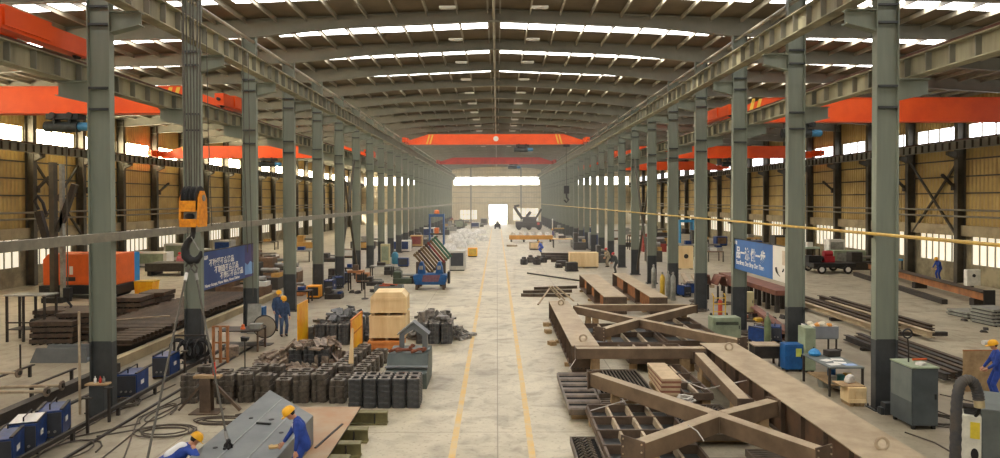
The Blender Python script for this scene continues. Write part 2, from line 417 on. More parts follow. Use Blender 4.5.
# columns ---------------------------------------------------------
def column_mesh():
    """H section: two flanges across the bay, the web between them facing the long axis"""
    a, b = MB(), MB()
    w, d = .64, .25
    for m, z0, z1 in ((b, 0.03, 2.0), (a, 2.0, 13.45)):
        m.box(-w / 2, -w / 2 + .03, -d / 2, d / 2, z0, z1); m.box(w / 2 - .03, w / 2, -d / 2, d / 2, z0, z1)
        m.box(-w / 2 + .03, w / 2 - .03, -.012, .012, z0, z1)
    st = MB()
    for z in (8.6, 9.2, 11.0, 11.5, 12.5): st.box(-w / 2 + .03, w / 2 - .03, -d / 2 + .01, -.013, z - .03, z + .03); st.box(-w / 2 + .03, w / 2 - .03, .013, d / 2 - .01, z - .03, z + .03)
    bp = MB(); bp.box(-.4, .4, -.27, .27, 0, .03)
    for sx in (-.35, .35):
        for sy in (-.22, .22): bp.tube((sx, sy, .03), (sx, sy, .1), .025, 6)
    def bracket(x0, x1, zt, h0, h1):
        m = MB()
        pl = [(x0, zt - h0), (x1, zt - h1), (x1, zt), (x0, zt)]
        m.prism(pl, -.012, .012, 'y')
        for q in (0, 1):
            za = (zt - h0, zt - h1) if q == 0 else (zt - .03, zt - .03)
            m.prism([(x0, za[0]), (x1, za[1]), (x1, za[1] + .03), (x0, za[0] + .03)], -.16, .16, 'y')
        return m
    return a, b, st, bp, bracket(.32, 1.18, 11.36, .62, .4), bracket(-.32, -1.2, 9.4, .62, .42)
protos = None
def nave_column(s, k):
    global protos
    x = XL if s < 0 else XR
    if k >= K0: lab = '%s grey steel column from the near end, row on the %s' % (ORD[k - K0], SIDE[s])
    else: lab = 'grey steel column behind the viewpoint, %s, %s' % (ORD[k], SIDE[s])
    if protos is None:
        t = thing('column', lab, 'column', (x, BAY[k], 0), 0, 'nave columns', 'structure')
        a, b, st, bp, br1, br2 = column_mesh()
        a.build('shaft', M_col, t); q = b.build('painted_foot', M_coldark, t); tag(q, 'dark grey painted foot')
        st.build('stiffener', M_coldark, t); bp.build('base_plate', M_coldark, t)
        br1.build('bracket', M_col, t); br2.build('bracket', M_col, t)
        protos = t
    else:
        t = dup(protos, (x, BAY[k], 0), 0, lab)
    if s > 0: t.rotation_euler = (0, 0, PI)
    return t
for k in range(len(BAY)):
    for s in (-1, 1): nave_column(s, k)
wc = None
for k in range(len(BAY)):
    for s in (-1, 1):
        x = WL + .36 if s < 0 else WR - .36
        lab = 'dark wall column at the %s column line, outer wall on the %s' % (ORD[k - K0], SIDE[s]) if k >= K0 else 'dark wall column behind the viewpoint, %s, %s' % (ORD[k], SIDE[s])
        if wc is None:
            wc = thing('column', lab, 'column', (x, BAY[k], 0), 0, 'wall columns', 'structure')
            m = MB(); m.box(-.3, -.27, -.2, .2, 0, 13.2); m.box(.27, .3, -.2, .2, 0, 13.2); m.box(-.27, .27, -.012, .012, 0, 13.2)
            m.build('shaft', M_wcol, wc)
            MB().prism([(.3, 8.85), (.95, 9.15), (.95, 9.39), (.3, 9.39)], -.14, .14, 'y').build('bracket', M_wcol, wc)
        else:
            t = dup(wc, (x, BAY[k], 0), 0, lab)
            if s > 0: t.rotation_euler = (0, 0, PI)

# runway beams ----------------------------------------------------
def runway(x, zb, zt, w, lab, web, face, rib=1.0, y0=YF + 1, y1=YB - 1):
    """continuous I girder along the building with stiffener ribs and a rail; face = side the ribs show on"""
    t = thing('runway_beam', lab, 'crane runway', (x, 0, 0), 0, 'crane runway beams', 'structure')
    m = MB(); m.ibeam((0, y0, (zb + zt) / 2), (0, y1, (zb + zt) / 2), w, zt - zb, .02, .035)
    m.build('girder', web, t)
    r = MB(); y = y0 + .5
    while y < y1:
        r.box(-w / 2 + .03, w / 2 - .03, y - .014, y + .014, zb + .037, zt - .037); y += rib
    r.build('rib_stiffener', M_wcol if w < .4 else M_raft, t)
    MB().box(-.04, .04, y0, y1, zt, zt + .12).build('rail', M_beamtop, t)
    return t
runway(XL + .98, 11.36, 12.06, .42, 'upper crane runway beam of the nave, hook side', M_beam, 1)
runway(XR - .98, 11.5, 12.2, .42, 'upper crane runway beam of the nave, yellow pipe side', M_beam, -1)
runway(XL - 1.0, 9.42, 10.0, .4, 'lower crane runway beam on the aisle face of the hook side columns', M_beam, -1)
runway(XR + 1.0, 9.5, 10.1, .4, 'lower crane runway beam on the aisle face of the yellow pipe side columns', M_beam, 1)
runway(WL + 1.1, 9.4, 10.0, .36, 'crane runway beam along the outer wall, hook side', M_raft, 1, .8)
runway(WR - 1.1, 9.45, 10.05, .36, 'crane runway beam along the outer wall, yellow pipe side', M_raft, -1, .8)

# long pipes and ties --------------------------------------------
for s in (-1, 1):
    x = XL if s < 0 else XR
    tag(MB().tube((x - .2 * s, YF, 13.2), (x - .2 * s, YB, 13.2), .07, 8).build('eave_tie', M_purl, smooth=True), 'pale tie tube along the column heads, row on the ' + SIDE[s], 'tie', kind='structure')
t = MB(); t.box(XL + .37, XL + .55, YF, YB - 1, 4.88, 5.12)
o = t.build('cable_tray', M_pipe); tag(o, 'long grey cable trough running across the column fronts at mid height', 'cable tray', kind='structure')
sg = thing('gas_pipe', 'thin yellow gas pipe running along the column fronts', 'pipe', kind='structure')
MB().tube((XR - .46, YF, 5.02), (XR - .46, YB - 1, 5.02), .045, 8).build('pipe_run', M_yel, sg, smooth=True)
for k in range(K0, 26):
    MB().box(XR - .5, XR - .362, BAY[k] - .06, BAY[k] + .06, 4.9, 4.965).build('pipe_bracket', M_dark, sg)
for s in (-1, 1):
    xw = (WL + .78) if s < 0 else (WR - .78)
    for j, z in enumerate((4.75, 5.2)):
        tag(MB().tube((xw, YF, z), (xw, YB - 1, z), .07, 8).build('service_pipe', M_pipe, smooth=True), '%s grey service pipe on the outer wall columns, %s' % (('lower', 'upper')[j], SIDE[s]), 'pipe', kind='structure')
# vertical cross bracing in one bay of each row
for s in (-1, 1):
    for x, nm, z0, z1 in (((XL if s < 0 else XR), 'nave row', .4, 9.2), ((WL + .36 if s < 0 else WR - .36), 'outer wall', 3.4, 8.8)):
        br = thing('cross_brace', 'crossed diagonal braces in the sixth bay, %s on the %s' % (nm, SIDE[s]), 'brace', kind='structure')
        ya, yb = BAY[K0 + 5] + .22, BAY[K0 + 6] - .22
        m = MB(); m.bar((x - .1, ya, z0), (x - .1, yb, z1), .14, .14); m.build('diagonal', M_wcol, br)
        m = MB(); m.bar((x + .1, ya, z1), (x + .1, yb, z0), .14, .14); m.build('diagonal', M_wcol, br)
# kick braces from each wall column to the wall rail
# roof lamps and ridge pipe --------------------------------------
M_lampw = mat('lamp_housing', (196, 190, 172), 0.5, 0, var=0.15)
tag(MB().tube((XC, YF, 14.2), (XC, YB - 1, 14.2), .06, 8).build('ridge_pipe', M_purl, smooth=True), 'pale pipe hung below the ridge of the roof', 'pipe', kind='structure')
l0 = None
for k in range(K0, 20):
    for s in (-1, 1):
        x = XC + s * 2.0; y = BAY[k] + 4.4
        lab = 'long unlit roof lamp, %s bay beyond the near columns, %s of the ridge' % (ORD[k - K0], SIDE[s])
        z = roofz(x) - .245
        if l0 is None:
            l0 = thing('roof_lamp', lab, 'lamp', (x, y, z), 0, 'roof lamps')
            MB().prism([(-.09, -.02), (-.13, -.12), (.13, -.12), (.09, -.02)], -.36, .36, 'x').build('housing', M_lampw, l0)
            MB().box(-.3, .3, -.05, .05, -.15, -.121).build('tube', mat('lamp_tube', (225, 222, 210), .4), l0)
            MB().box(-.02, .02, -.02, .02, -.02, 0.0).build('hanger', M_dark, l0)
        else: dup(l0, (x, y, z), 0, lab)
# ------------------------------------------------------------------ overhead cranes
M_hoist = mat('hoist_dark', (58, 62, 60), 0.5, 0.2, var=0.4, scale=6)
M_motor = mat('hoist_motor_blue', (62, 130, 170), 0.45)
M_hookY = mat('hook_block_yellow', (240, 156, 30), 0.5, 0, rgb2=(206, 120, 26), scale=9, detail=8)
M_steelgrey = mat('pale_steel', (150, 148, 140), 0.4, 0.5, var=0.2, scale=6)
M_white = mat('white_paint', (226, 222, 212), 0.5, 0, var=0.08)
def crane(label, xi, xo, y, zb, depth, mt, hoist_x=None, chev=(), truck_len=4.2, logo=False, group='overhead cranes', hook2=None, hook=False):
    """single girder bridge crane between rails at xi and xo; the girder's top slopes down at both ends"""
    t = thing('overhead_crane', label, 'crane', (0, y, 0), 0, group)
    a, b = min(xi, xo), max(xi, xo)
    a2, b2 = a + .27, b - .27
    z2 = zb + depth
    g = MB()
    g.prism([(a2, zb), (b2, zb), (b2, zb + .42), (b2 - 2.2, z2), (a2 + 2.2, z2), (a2, zb + .42)], -.3, .3, 'y')
    g.box(a2, b2, -.36, .36, zb - .035, zb); g.box(a2 + 2.2, b2 - 2.2, -.36, .36, z2, z2 + .03)
    g.build('bridge_girder', mt, t)
    for x in (a, b):
        e = MB(); e.box(x - .2, x + .2, -truck_len / 2, truck_len / 2, zb + .1, zb + .62); e.box(x - .26, x + .26, -.9, .9, zb + .18, zb + .68)
        q = e.build('end_truck', mt, t)
        for sy in (-1, 1):
            w = MB(); w.tube((x - .05, sy * (truck_len / 2 - .35), zb + .19), (x + .05, sy * (truck_len / 2 - .35), zb + .19), .18, 14)
            w.build('wheel', M_black, q)
            bf = MB(); bf.tube((x, sy * truck_len / 2, zb + .35), (x, sy * (truck_len / 2 + .16), zb + .35), .07, 8); bf.build('buffer', M_black, q)
    for x, sg in chev:
        c = MB()
        for k in (0, .36):
            c.add([(x + k, -.306, zb + .02), (x + k + .17, -.306, zb + .02), (x + k + .17 + .5 * sg, -.306, z2 - .02), (x + k + .5 * sg, -.306, z2 - .02),
                   (x + k, -.301, zb + .02), (x + k + .17, -.301, zb + .02), (x + k + .17 + .5 * sg, -.301, z2 - .02), (x + k + .5 * sg, -.301, z2 - .02)],
                  [(0, 1, 2, 3), (7, 6, 5, 4), (0, 4, 5, 1), (1, 5, 6, 2), (2, 6, 7, 3), (3, 7, 4, 0)])
        tag(c.build('chevron_stripe', M_chev, t), 'yellow slanted warning stripes')
    if logo:
        MB().tube((xi * .5 + xo * .5, -.306, zb + depth * .55), (xi * .5 + xo * .5, -.301, zb + depth * .55), .3, 20).build('round_emblem', M_white, t)
    if hoist_x is not None:
        x = hoist_x
        h = MB(); h.box(x - .75, x + .75, -.34, .34, zb - .3, zb - .04); h.tube((x - .95, 0, zb - .62), (x + .6, 0, zb - .62), .26, 14)
        for k in (-.45, .3): h.box(x + k - .05, x + k + .05, -.25, .25, zb - .5, zb - .28)
        q = h.build('hoist', M_hoist, t)
        m = MB(); m.tube((x + .62, 0, zb - .62), (x + 1.15, 0, zb - .62), .2, 12); m.tube((x + 1.15, 0, zb - .62), (x + 1.22, 0, zb - .62), .14, 10); m.build('motor', M_motor, q, smooth=True)
        for k in (-.4, .4):
            w = MB(); w.tube((x + k, -.46, zb - .14), (x + k, -.38, zb - .14), .15, 12); w.build('trolley_wheel', M_black, q)
        if hook:
            zl = hook + .5
            r = MB(); r.tube((x, 0, zb - .88), (x, 0, zl), .03, 6); r.build('hoist_rope', M_wire, q)
            r = MB(); r.box(x - .16, x + .16, -.12, .12, zl - .45, zl); r.path([(x, 0, zl - .45), (x, 0, zl - .65), (x + .16, 0, zl - .85), (x + .05, 0, zl - 1.05), (x - .16, 0, zl - .95)], .06, 8)
            r.build('hook', M_black, q)
    if hook2:
        x, z = hook2
        r = MB(); r.box(x - .35, x + .35, -.3, .3, zb - .3, zb - .04); q = r.build('hoist', M_hoist, t)
        r = MB(); r.tube((x, 0, zb - .3), (x, 0, z), .035, 6); r.build('hoist_rope', M_wire, q)
        r = MB(); r.box(x - .3, x + .3, -.16, .16, z - .9, z); r.path([(x, 0, z - .9), (x, 0, z - 1.3), (x + .25, 0, z - 1.6), (x, 0, z - 1.9), (x - .25, 0, z - 1.6)], .11, 8); r.build('hook', M_black, q)
    return t
RI, RO = 12.25, 32.5
crane('red overhead crane spanning the nave, nearer of the two in plain view', XL + .98, XR - .98, 79.5, 12.33, 1.1, M_orange, 2.9, ((-8.0, .6), (6.9, -.6)), logo=True, hook2=(7.9, 7.6), group='nave cranes')
crane('dull red overhead crane spanning the nave close to the far end wall', XL + .98, XR - .98, 123, 12.33, 1.1, M_red, 2.9, (), group='nave cranes')
crane('overhead crane carrying the big yellow hook block on wire ropes', XL + .98, XR - .98, 16.2, 12.33, 1.1, M_orange, -6.75, (), group='nave cranes')
crane('orange aisle crane with its dark hoist, second along the hook side aisle', -RI, -RO, 33.0, 10.13, 1.2, M_orange, -20.3, ((-15.6, .6),), hook=1.4, group='hook side aisle cranes')
crane('orange aisle crane whose end truck shows above the nearest beam, hook side', -RI, -RO, 18.0, 10.13, 1.0, M_orange, None, (), 5.6, group='hook side aisle cranes')
crane('orange aisle crane beyond the hook block, third along the hook side aisle', -RI, -RO, 67.5, 10.13, 1.1, M_orange, -22.0, ((-30.0, -.6),), group='hook side aisle cranes')
crane('orange aisle crane nearest on the yellow pipe side, hoist beside a column', RI - .2, RO - .2, 38.4, 10.24, 1.25, M_orange, 16.6, ((13.6, .6),), 5.2, group='yellow pipe side aisle cranes')
crane('orange aisle crane second along the yellow pipe side', RI - .2, RO - .2, 71.5, 10.24, 1.15, M_orange, 24.0, (), group='yellow pipe side aisle cranes')
crane('orange aisle crane farthest along the yellow pipe side', RI - .2, RO - .2, 100, 10.24, 1.15, M_orange, None, (), group='yellow pipe side aisle cranes')

# ------------------------------------------------------------------ hook block, ropes and slings
PLH = .374
HX, HY = -6.78, 15.6
t = thing('hook_block', 'big yellow crane hook block with black hook hanging on wire ropes', 'hook block', (HX, HY, 0))
for sx in (-.2, .2):
    m = MB(); m.prism([(-.2, 5.42), (.2, 5.42), (.24, 5.6), (.2, 6.05), (.08, 6.22), (-.08, 6.22), (-.2, 6.05), (-.24, 5.6)], sx - .025, sx + .025, 'x')
    m.build('cheek_plate', M_hookY, t, bevel=.008)
for i, x in enumerate((-.115, 0, .115)):
    m = MB(); m.lathe([(.1, -.05), (.27, -.05), (.27, -.035), (.23, -.012), (.23, .012), (.27, .035), (.27, .05), (.1, .05)], 22, Matrix.Translation((x, 0, 6.06)) @ Matrix.Rotation(PI / 2, 4, 'Y'))
    m.build('sheave', M_black, t, smooth=True)
m = MB(); m.tube((-.25, 0, 6.06), (.25, 0, 6.06), .07, 12); m.build('sheave_pin', M_steelgrey, t)
for ya in (-.29, .25):
    m = MB(); m.prism([(-.168, 5.76), (.168, 5.76), (.168, 6.0), (-.168, 6.0)], ya, ya + .04, 'y'); m.build('cover_plate', M_hookY, t, bevel=.01)
m = MB(); m.box(-.168, .168, -.25, .25, 5.45, 5.58); m.box(-.175, .175, -.27, -.25, 5.42, 5.6); m.build('crosshead', M_hookY, t, bevel=.01)
m = MB(); m.box(-.15, .15, -.16, .16, 5.58, 5.75); m.build('trunnion', M_steelgrey, t, bevel=.01)
m = MB(); m.lathe([(.05, 5.6), (.1, 5.62), (.1, 5.68), (.06, 5.72)], 14, Matrix.Translation((0, -.17, 0))); m.build('nut', M_black, t)
hk = [(0.0, 5.46), (0, 5.3), (-.03, 5.2), (-.13, 5.08), (-.19, 4.93), (-.17, 4.76), (-.06, 4.66), (.07, 4.67), (.15, 4.77), (.17, 4.88)]
m = MB(); m.path([(x, 0, z) for x, z in hk], [.055, .055, .06, .075, .09, .1, .1, .085, .06, .025], 10); m.build('hook', M_black, t, smooth=True)
m = MB(); m.bar((-.02, -.07, 5.2), (.15, -.07, 4.9), .03, .012); m.build('safety_latch', M_steelgrey, t)
for i, x in enumerate((-.13, -.1, -.015, .015, .1, .13)):
    m = MB(); m.tube((x, -.12 if i % 2 else .12, 6.2), (x * 1.5, -.12 if i % 2 else .12, 11.72), .016, 6); m.build('wire_rope', M_wire, t)
BX0, BX1 = -5.98, -4.26          # the grey box girder under it
SL = [((HX - .1, HY - .02, 4.62), (-5.9, 11.4, 1.04), 'wire rope sling leg slanting down before the dark foot of a column'), ((HX + .03, HY - .05, 4.6), (-5.42, 14.0, 1.08), 'wire rope sling leg ending in a shackle on the grey box girder')]
for p, q, lab in SL:
    s = thing('lifting_sling', lab, 'sling', p)
    d = V(q) - V(p)
    m = MB(); m.path([(0, 0, .02), (.07, 0, -.1), tuple(d * .06), tuple(d)], .022, 6); m.path([(0, 0, .02), (-.07, 0, -.1), tuple(d * .06)], .022, 6); m.build('rope', M_wire, s, smooth=True)
    for u in (.06, .93):
        m = MB(); m.tube(tuple(d * u), tuple(d * (u + .04)), .038, 8); m.build('ferrule', M_white if p == SL[0][0] and u < .5 else M_steelgrey, s)
    m = MB(); m.ring(tuple(d + V((0, 0, -.02))), .075, .02, 'y', 14, 6); m.tube(tuple(d + V((-.1, 0, -.06))), tuple(d + V((.1, 0, -.06))), .018, 8); m.build('shackle', M_black, s)
# loose hoist chains hanging near the second and third columns
for i, (px, y, z0, z1) in enumerate(((182.5, 19.0, 4.9, 10.9), (207, 22.0, 5.2, 11.3), (243, 24.2, 4.2, 11.2), (248.5, 24.6, 2.6, 11.2))):
    p = D(px, 100, y)
    tag(MB().path([(p.x, y, z1), (p.x + .03, y, (z0 + z1) / 2), (p.x + .1, y + .05, z0)], .014, 5).build('hanging_cable', M_wire), 'thin cable hanging from the upper runway, %s from the hook block' % ORD[i], 'cable', 'hanging cables')
# ------------------------------------------------------------------ people
M_skin = mat('skin', (196, 142, 112), 0.55, 0, var=0.1)
M_hair = mat('hair_black', (30, 26, 24), 0.6)
M_cov = mat('coverall_blue', (44, 74, 156), 0.8, 0, rgb2=(34, 58, 130), scale=6)
M_covd = mat('coverall_slate', (66, 86, 116), 0.85, 0, rgb2=(52, 70, 98), scale=6)
M_boot = mat('work_boot', (38, 34, 32), 0.7)
M_helm = mat('helmet_yellow', (240, 176, 30), 0.35, 0, var=0.08)
M_helmr = mat('helmet_red', (214, 62, 60), 0.4, 0, var=0.08)
M_shirt = mat('white_shirt', (222, 222, 220), 0.8, 0, var=0.08)
M_khaki = mat('khaki_cloth', (160, 146, 118), 0.85, 0, var=0.2)
M_pink = mat('pink_cloth', (226, 130, 132), 0.8, 0, var=0.15)
def ball(m, c, r, sc=(1, 1, 1), n=10):
    k = n // 2 + 1
    prof = [(max(1e-3, math.sin(PI * i / k)), -math.cos(PI * i / k)) for i in range(k + 1)]
    o = len(m.v)
    m.lathe(prof, n)
    for i in range(o, len(m.v)):
        v = m.v[i]; m.v[i] = (c[0] + v[0] * r * sc[0], c[1] + v[1] * r * sc[1], c[2] + v[2] * r * sc[2])
def limb(m, pts, rs, n=10):
    for (p, q), (a, b) in zip(zip(pts, pts[1:]), zip(rs, rs[1:])): m.tube(p, q, a, n, b)
    for p, r in zip(pts, rs): ball(m, p, r)
def fuse(m, name, mt, parent, voxel=.02, it=4):
    """union of overlapping volumes as one continuous smooth skin"""
    me = m.mesh(name); o = bpy.data.objects.new(name, me); COL.objects.link(o)
    a = o.modifiers.new('r', 'REMESH'); a.mode = 'VOXEL'; a.voxel_size = voxel
    b = o.modifiers.new('s', 'SMOOTH'); b.factor = .5; b.iterations = it
    dg = bpy.context.evaluated_depsgraph_get()
    nm = bpy.data.meshes.new_from_object(o.evaluated_get(dg))
    o.modifiers.clear(); o.data = nm
    nm.materials.clear(); nm.materials.append(mt)
    nm.polygons.foreach_set('use_smooth', [True] * len(nm.polygons))
    o.parent = parent
    return o
def ik(a, c, l1, l2, pole):
    a, c = V(a), V(c); d = c - a; L = min(d.length, (l1 + l2) * .995); d.normalize(); c = a + d * L
    x = (l1 * l1 - l2 * l2 + L * L) / (2 * L); h = math.sqrt(max(l1 * l1 - x * x, 0))
    p = V(pole) - d * V(pole).dot(d); p.normalize()
    return a + d * x + p * h, c
def person(label, loc, rz, hgt=1.72, lean=0.0, nod=0.15, turn=0.0, hands=((-.28, .1, .82), (.28, .1, .82)), feet=((-.11, .0), (.11, .05)), crouch=0.0, top=M_cov, legs=None, hat=M_helm, voxel=.022, back=None, front=None, group=None, mask=False):
    """standing, leaning or crouching figure facing +Y of its own; hands and feet are given in its own metres"""
    k = hgt / 1.72
    P = thing('person', label, 'person', loc, rz, group)
    legs = legs or top
    pel = V((0, -.02 - math.sin(lean) * .12, (.92 - crouch) )) * k
    ax = V((0, math.sin(lean), math.cos(lean)))
    fw = V((0, math.cos(lean), -math.sin(lean)))
    che = pel + ax * .36 * k; nek = pel + ax * .53 * k
    hl = lean * .6 + nod
    ha = V((math.sin(turn) * math.sin(hl), math.cos(turn) * math.sin(hl), math.cos(hl))); hf = V((math.sin(turn) * math.cos(hl), math.cos(turn) * math.cos(hl), -math.sin(hl)))
    hed = nek + ha * .17 * k + hf * .02
    side = V((1, 0, 0)); hs = ha.cross(hf) * -1
    body, coat, trou, shoe = MB(), MB(), MB(), MB()
    # torso
    limb(body, [pel, pel + ax * .2 * k, che, nek], [.09 * k, .085 * k, .09 * k, .055 * k])
    for sx in (-1, 1):
        limb(coat, [pel + side * sx * .07 + ax * -.04, pel + side * sx * .06 + ax * .2 * k, che + side * sx * .08, nek + side * sx * .1 - ax * .05], [.135 * k, .125 * k, .14 * k, .09 * k])
    limb(coat, [nek - ax * .06, nek + ax * .005], [.09 * k, .075 * k])
    # head with face
    limb(body, [nek, nek + ha * .09 * k], [.056 * k, .054 * k])
    M = Matrix((hs, hf, ha)).transposed().to_4x4(); M.translation = hed
    hm = MB(); ball(hm, (0, -.01, .03), .1 * k, (.78, .95, 1.08), 14); ball(hm, (0, .03, -.05), .07 * k, (.8, .9, .9), 12)
    ball(hm, (0, .088 * k, -.005), .017, (.8, 1.1, 1.4), 8); ball(hm, (0, .078 * k, -.06), .02, (1.3, .6, .5), 8)
    for sx in (-1, 1): ball(hm, (sx * .08 * k, 0, 0), .026, (.4, .8, 1.1), 8); ball(hm, (sx * .033, .076 * k, .022), .016, (1.2, .5, .6), 8)
    body.add(hm.v, hm.f, M)
    ey = MB()
    for sx in (-1, 1): ball(ey, (sx * .033, .086 * k, .018), .011, (1.2, .6, .7), 8)
    em = MB(); em.add(ey.v, ey.f, M)
    hr = MB(); ball(hr, (0, -.022, .035), .103 * k, (.8, .95, 1.0), 14); hm2 = MB(); hm2.add(hr.v, hr.f, M)
    # arms and hands
    for sx, hd in zip((-1, 1), hands):
        sh = nek + side * sx * .185 * k - ax * .06 * k
        hd = V(hd) * k
        el, wr = ik(sh, hd, .29 * k, .26 * k, (sx * .5, -.8, -.3))
        limb(body, [sh, el, wr], [.045 * k, .036 * k, .027 * k]); limb(coat, [sh, el, wr - (wr - el).normalized() * .03], [.068 * k, .056 * k, .044 * k])
        d = (wr - el).normalized(); up = V((0, 0, 1)); sd = d.cross(V((sx, 0, 0)));
        if sd.length < .2: sd = V((0, 1, 0))
        sd.normalize(); nrm = d.cross(sd)
        limb(body, [wr, wr + d * .05 * k, wr + d * .085 * k], [.03 * k, .038 * k, .036 * k], 8)
        pl = wr + d * .085 * k
        for q, (off, L) in enumerate(((-.03, .06), (-.011, .075), (.01, .07), (.029, .055))):
            a = pl + sd * off * k; b = a + d * L * .55 * k + nrm * .012; c2 = b + d * L * .4 * k + nrm * .028
            limb(body, [a, b, c2], [.0115, .0105, .009], 6)
        a = wr + d * .03 * k + sd * -.034; limb(body, [a, a + d * .035 - sd * .025, a + d * .07 - sd * .028], [.014, .012, .01], 6)
    # legs
    for sx, ft in zip((-1, 1), feet):
        hp = pel + side * sx * .09 * k - V((0, 0, .03)); an = V((ft[0], ft[1], .09)) * k
        kn, an = ik(hp, an, .44 * k, .42 * k, (sx * .15, 1, .1))
        limb(body, [hp, kn, an], [.06 * k, .045 * k, .033 * k]); limb(trou, [hp + V((0, 0, .04)), kn, an + V((0, 0, .02))], [.105 * k, .075 * k, .068 * k])
        limb(body, [an, an + V((0, .13 * k, -.05))], [.035, .03])
        b = an + V((0, -.05, -.045 * k)); limb(shoe, [an + V((0, -.01, .02)), an + V((0, -.03, -.035 * k)), an + V((0, .15 * k, -.05 * k))], [.052 * k, .052 * k, .042 * k])
    limb(trou, [pel + side * -.05, pel + side * .05], [.135 * k, .135 * k])
    tag(fuse(body, 'body', M_skin, P, min(voxel, .014)), 'skin of face, neck and hands')
    j = fuse(coat, 'jacket', top, P, voxel); fuse(trou, 'trousers', legs, P, voxel); fuse(shoe, 'boots', M_boot, P, voxel)
    if back is not None:
        bk = MB(); limb(bk, [pel + ax * .16 * k - fw * .07, che - fw * .06 + ax * .05], [.12 * k, .13 * k]); tag(fuse(bk, 'back_panel', back, j, voxel), 'white panel across the back')
    if front is not None:
        bk = MB(); limb(bk, [pel + ax * .2 * k + fw * .075, che + fw * .082 + ax * .06], [.05 * k, .055 * k]); tag(fuse(bk, 'shirt_front', front, j, voxel), 'pale shirt showing at the open jacket front')
    em.build('eyes', M_hair, P, smooth=True); hm2.build('hair', M_hair, P, smooth=True)
    if hat is not None:
        h = MB(); h.lathe([(.128, .03), (.13, .05), (.122, .1), (.1, .145), (.06, .17), (.012, .178)], 18)
        hv = MB(); hv.add([(x * k, y * 1.1 * k - .008, z * k) for x, y, z in h.v], h.f, M)
        q = hv.build('helmet', hat, P, smooth=True)
        b = MB(); b.prism([(-.1, .09), (-.07, .17), (0, .2), (.07, .17), (.1, .09)], .03, .043, 'z'); bv = MB(); bv.add([(x * k, y * k, z * k) for x, y, z in b.v], b.f, M); bv.build('brim', hat, q)
        rb = MB(); rb.path([(0, .1, .13), (0, .05, .172), (0, -.05, .172), (0, -.11, .12)], .014, 6); rv = MB(); rv.add([(x * k, y * k, z * k) for x, y, z in rb.v], rb.f, M); rv.build('ridge', hat, q)
    return P
PLZ = .38
person('worker in blue coverall and yellow helmet standing over the grey box girder, hand on it', (-3.86, 13.7, PLZ), R(104), 1.6, .3, .5, front=M_shirt, hands=((-.26, .12, .74), (.16, .4, .86)), feet=((-.12, .02), (.12, .1)), voxel=.02)
person('worker bent double with white back and yellow helmet beside the grey box girder', (-6.42, 13.66, 0), R(-50), 1.64, 1.12, .1, hands=((-.2, .42, 1.14), (.2, .42, 1.14)), feet=((-.14, .02), (.14, .1)), top=M_cov, back=M_shirt, voxel=.02)
p = G(283.5, 336); person('worker in slate blue coverall and yellow helmet, nearer of the two standing together', (p.x, p.y, 0), R(-150), 1.74, .06, .3, hands=((-.24, .14, .86), (.22, .2, .95)), top=M_covd)
p = G(277.8, 332); person('worker in blue coverall, yellow helmet, standing close behind another one', (p.x - .06, p.y + .35, 0), R(-150), 1.8, .02, .1, hands=((-.24, .12, .86), (.24, .16, .9)), top=M_covd)
p = G(995.5, 400); person('worker in blue coverall and yellow helmet beside the rust-edged wooden board', (p.x + .05, p.y, 0), R(70), 1.74, .12, .25, hands=((-.2, .3, .95), (.2, .3, .9)), top=M_cov)
p = G(944, 281); person('worker in blue leaning over the long rusty beam in the far aisle', (p.x, p.y + .6, 0), R(100), 1.7, .3, .4, hands=((-.18, .4, .85), (.18, .4, .85)), top=M_cov)
p = G(616, 273); person('worker in dark clothes and red helmet at the end of a brown girder', (p.x, p.y, 0), R(60), 1.68, .35, .3, hands=((-.16, .4, .8), (.16, .4, .75)), top=mat('cloth_charcoal', (70, 72, 70), .85), hat=M_helmr)
p = G(611, 268); person('worker in khaki jacket standing beyond the red helmeted one', (p.x - .1, p.y + .9, 0), R(100), 1.7, .3, .3, hands=((-.16, .35, .85), (.16, .35, .8)), top=M_khaki, legs=M_khaki, hat=M_helmr)
# ------------------------------------------------------------------ brown steelwork on the yellow pipe side
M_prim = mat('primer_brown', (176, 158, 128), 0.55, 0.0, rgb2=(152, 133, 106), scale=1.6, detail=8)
M_primm = mat('primer_shaded_side', (128, 106, 82), 0.6, 0.0, rgb2=(104, 86, 66), scale=1.6, detail=8)  # darker copy of the brown primer, shade put into the beam sides
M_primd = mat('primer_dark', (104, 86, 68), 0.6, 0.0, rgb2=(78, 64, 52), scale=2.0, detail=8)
M_rust = mat('rust_orange', (176, 118, 72), 0.75, 0, rgb2=(136, 92, 60), scale=3, detail=8)
M_deck = mat('deck_dark', (74, 76, 74), .4, .2, rgb2=(52, 52, 50), scale=2)
M_grat = mat('grating_brown', (116, 102, 86), 0.5, 0.1, rgb2=(86, 76, 64), scale=3)
M_tan = mat('tan_steel', (186, 168, 140), 0.55, 0, rgb2=(150, 132, 108), scale=2, detail=6)
M_wood = mat('crate_wood', (238, 212, 162), 0.7, 0, rgb2=(218, 186, 134), scale=2.2, detail=8, streak=True)
M_wood2 = mat('old_wood', (176, 148, 108), 0.8, 0, rgb2=(140, 114, 80), scale=2.5, detail=8)
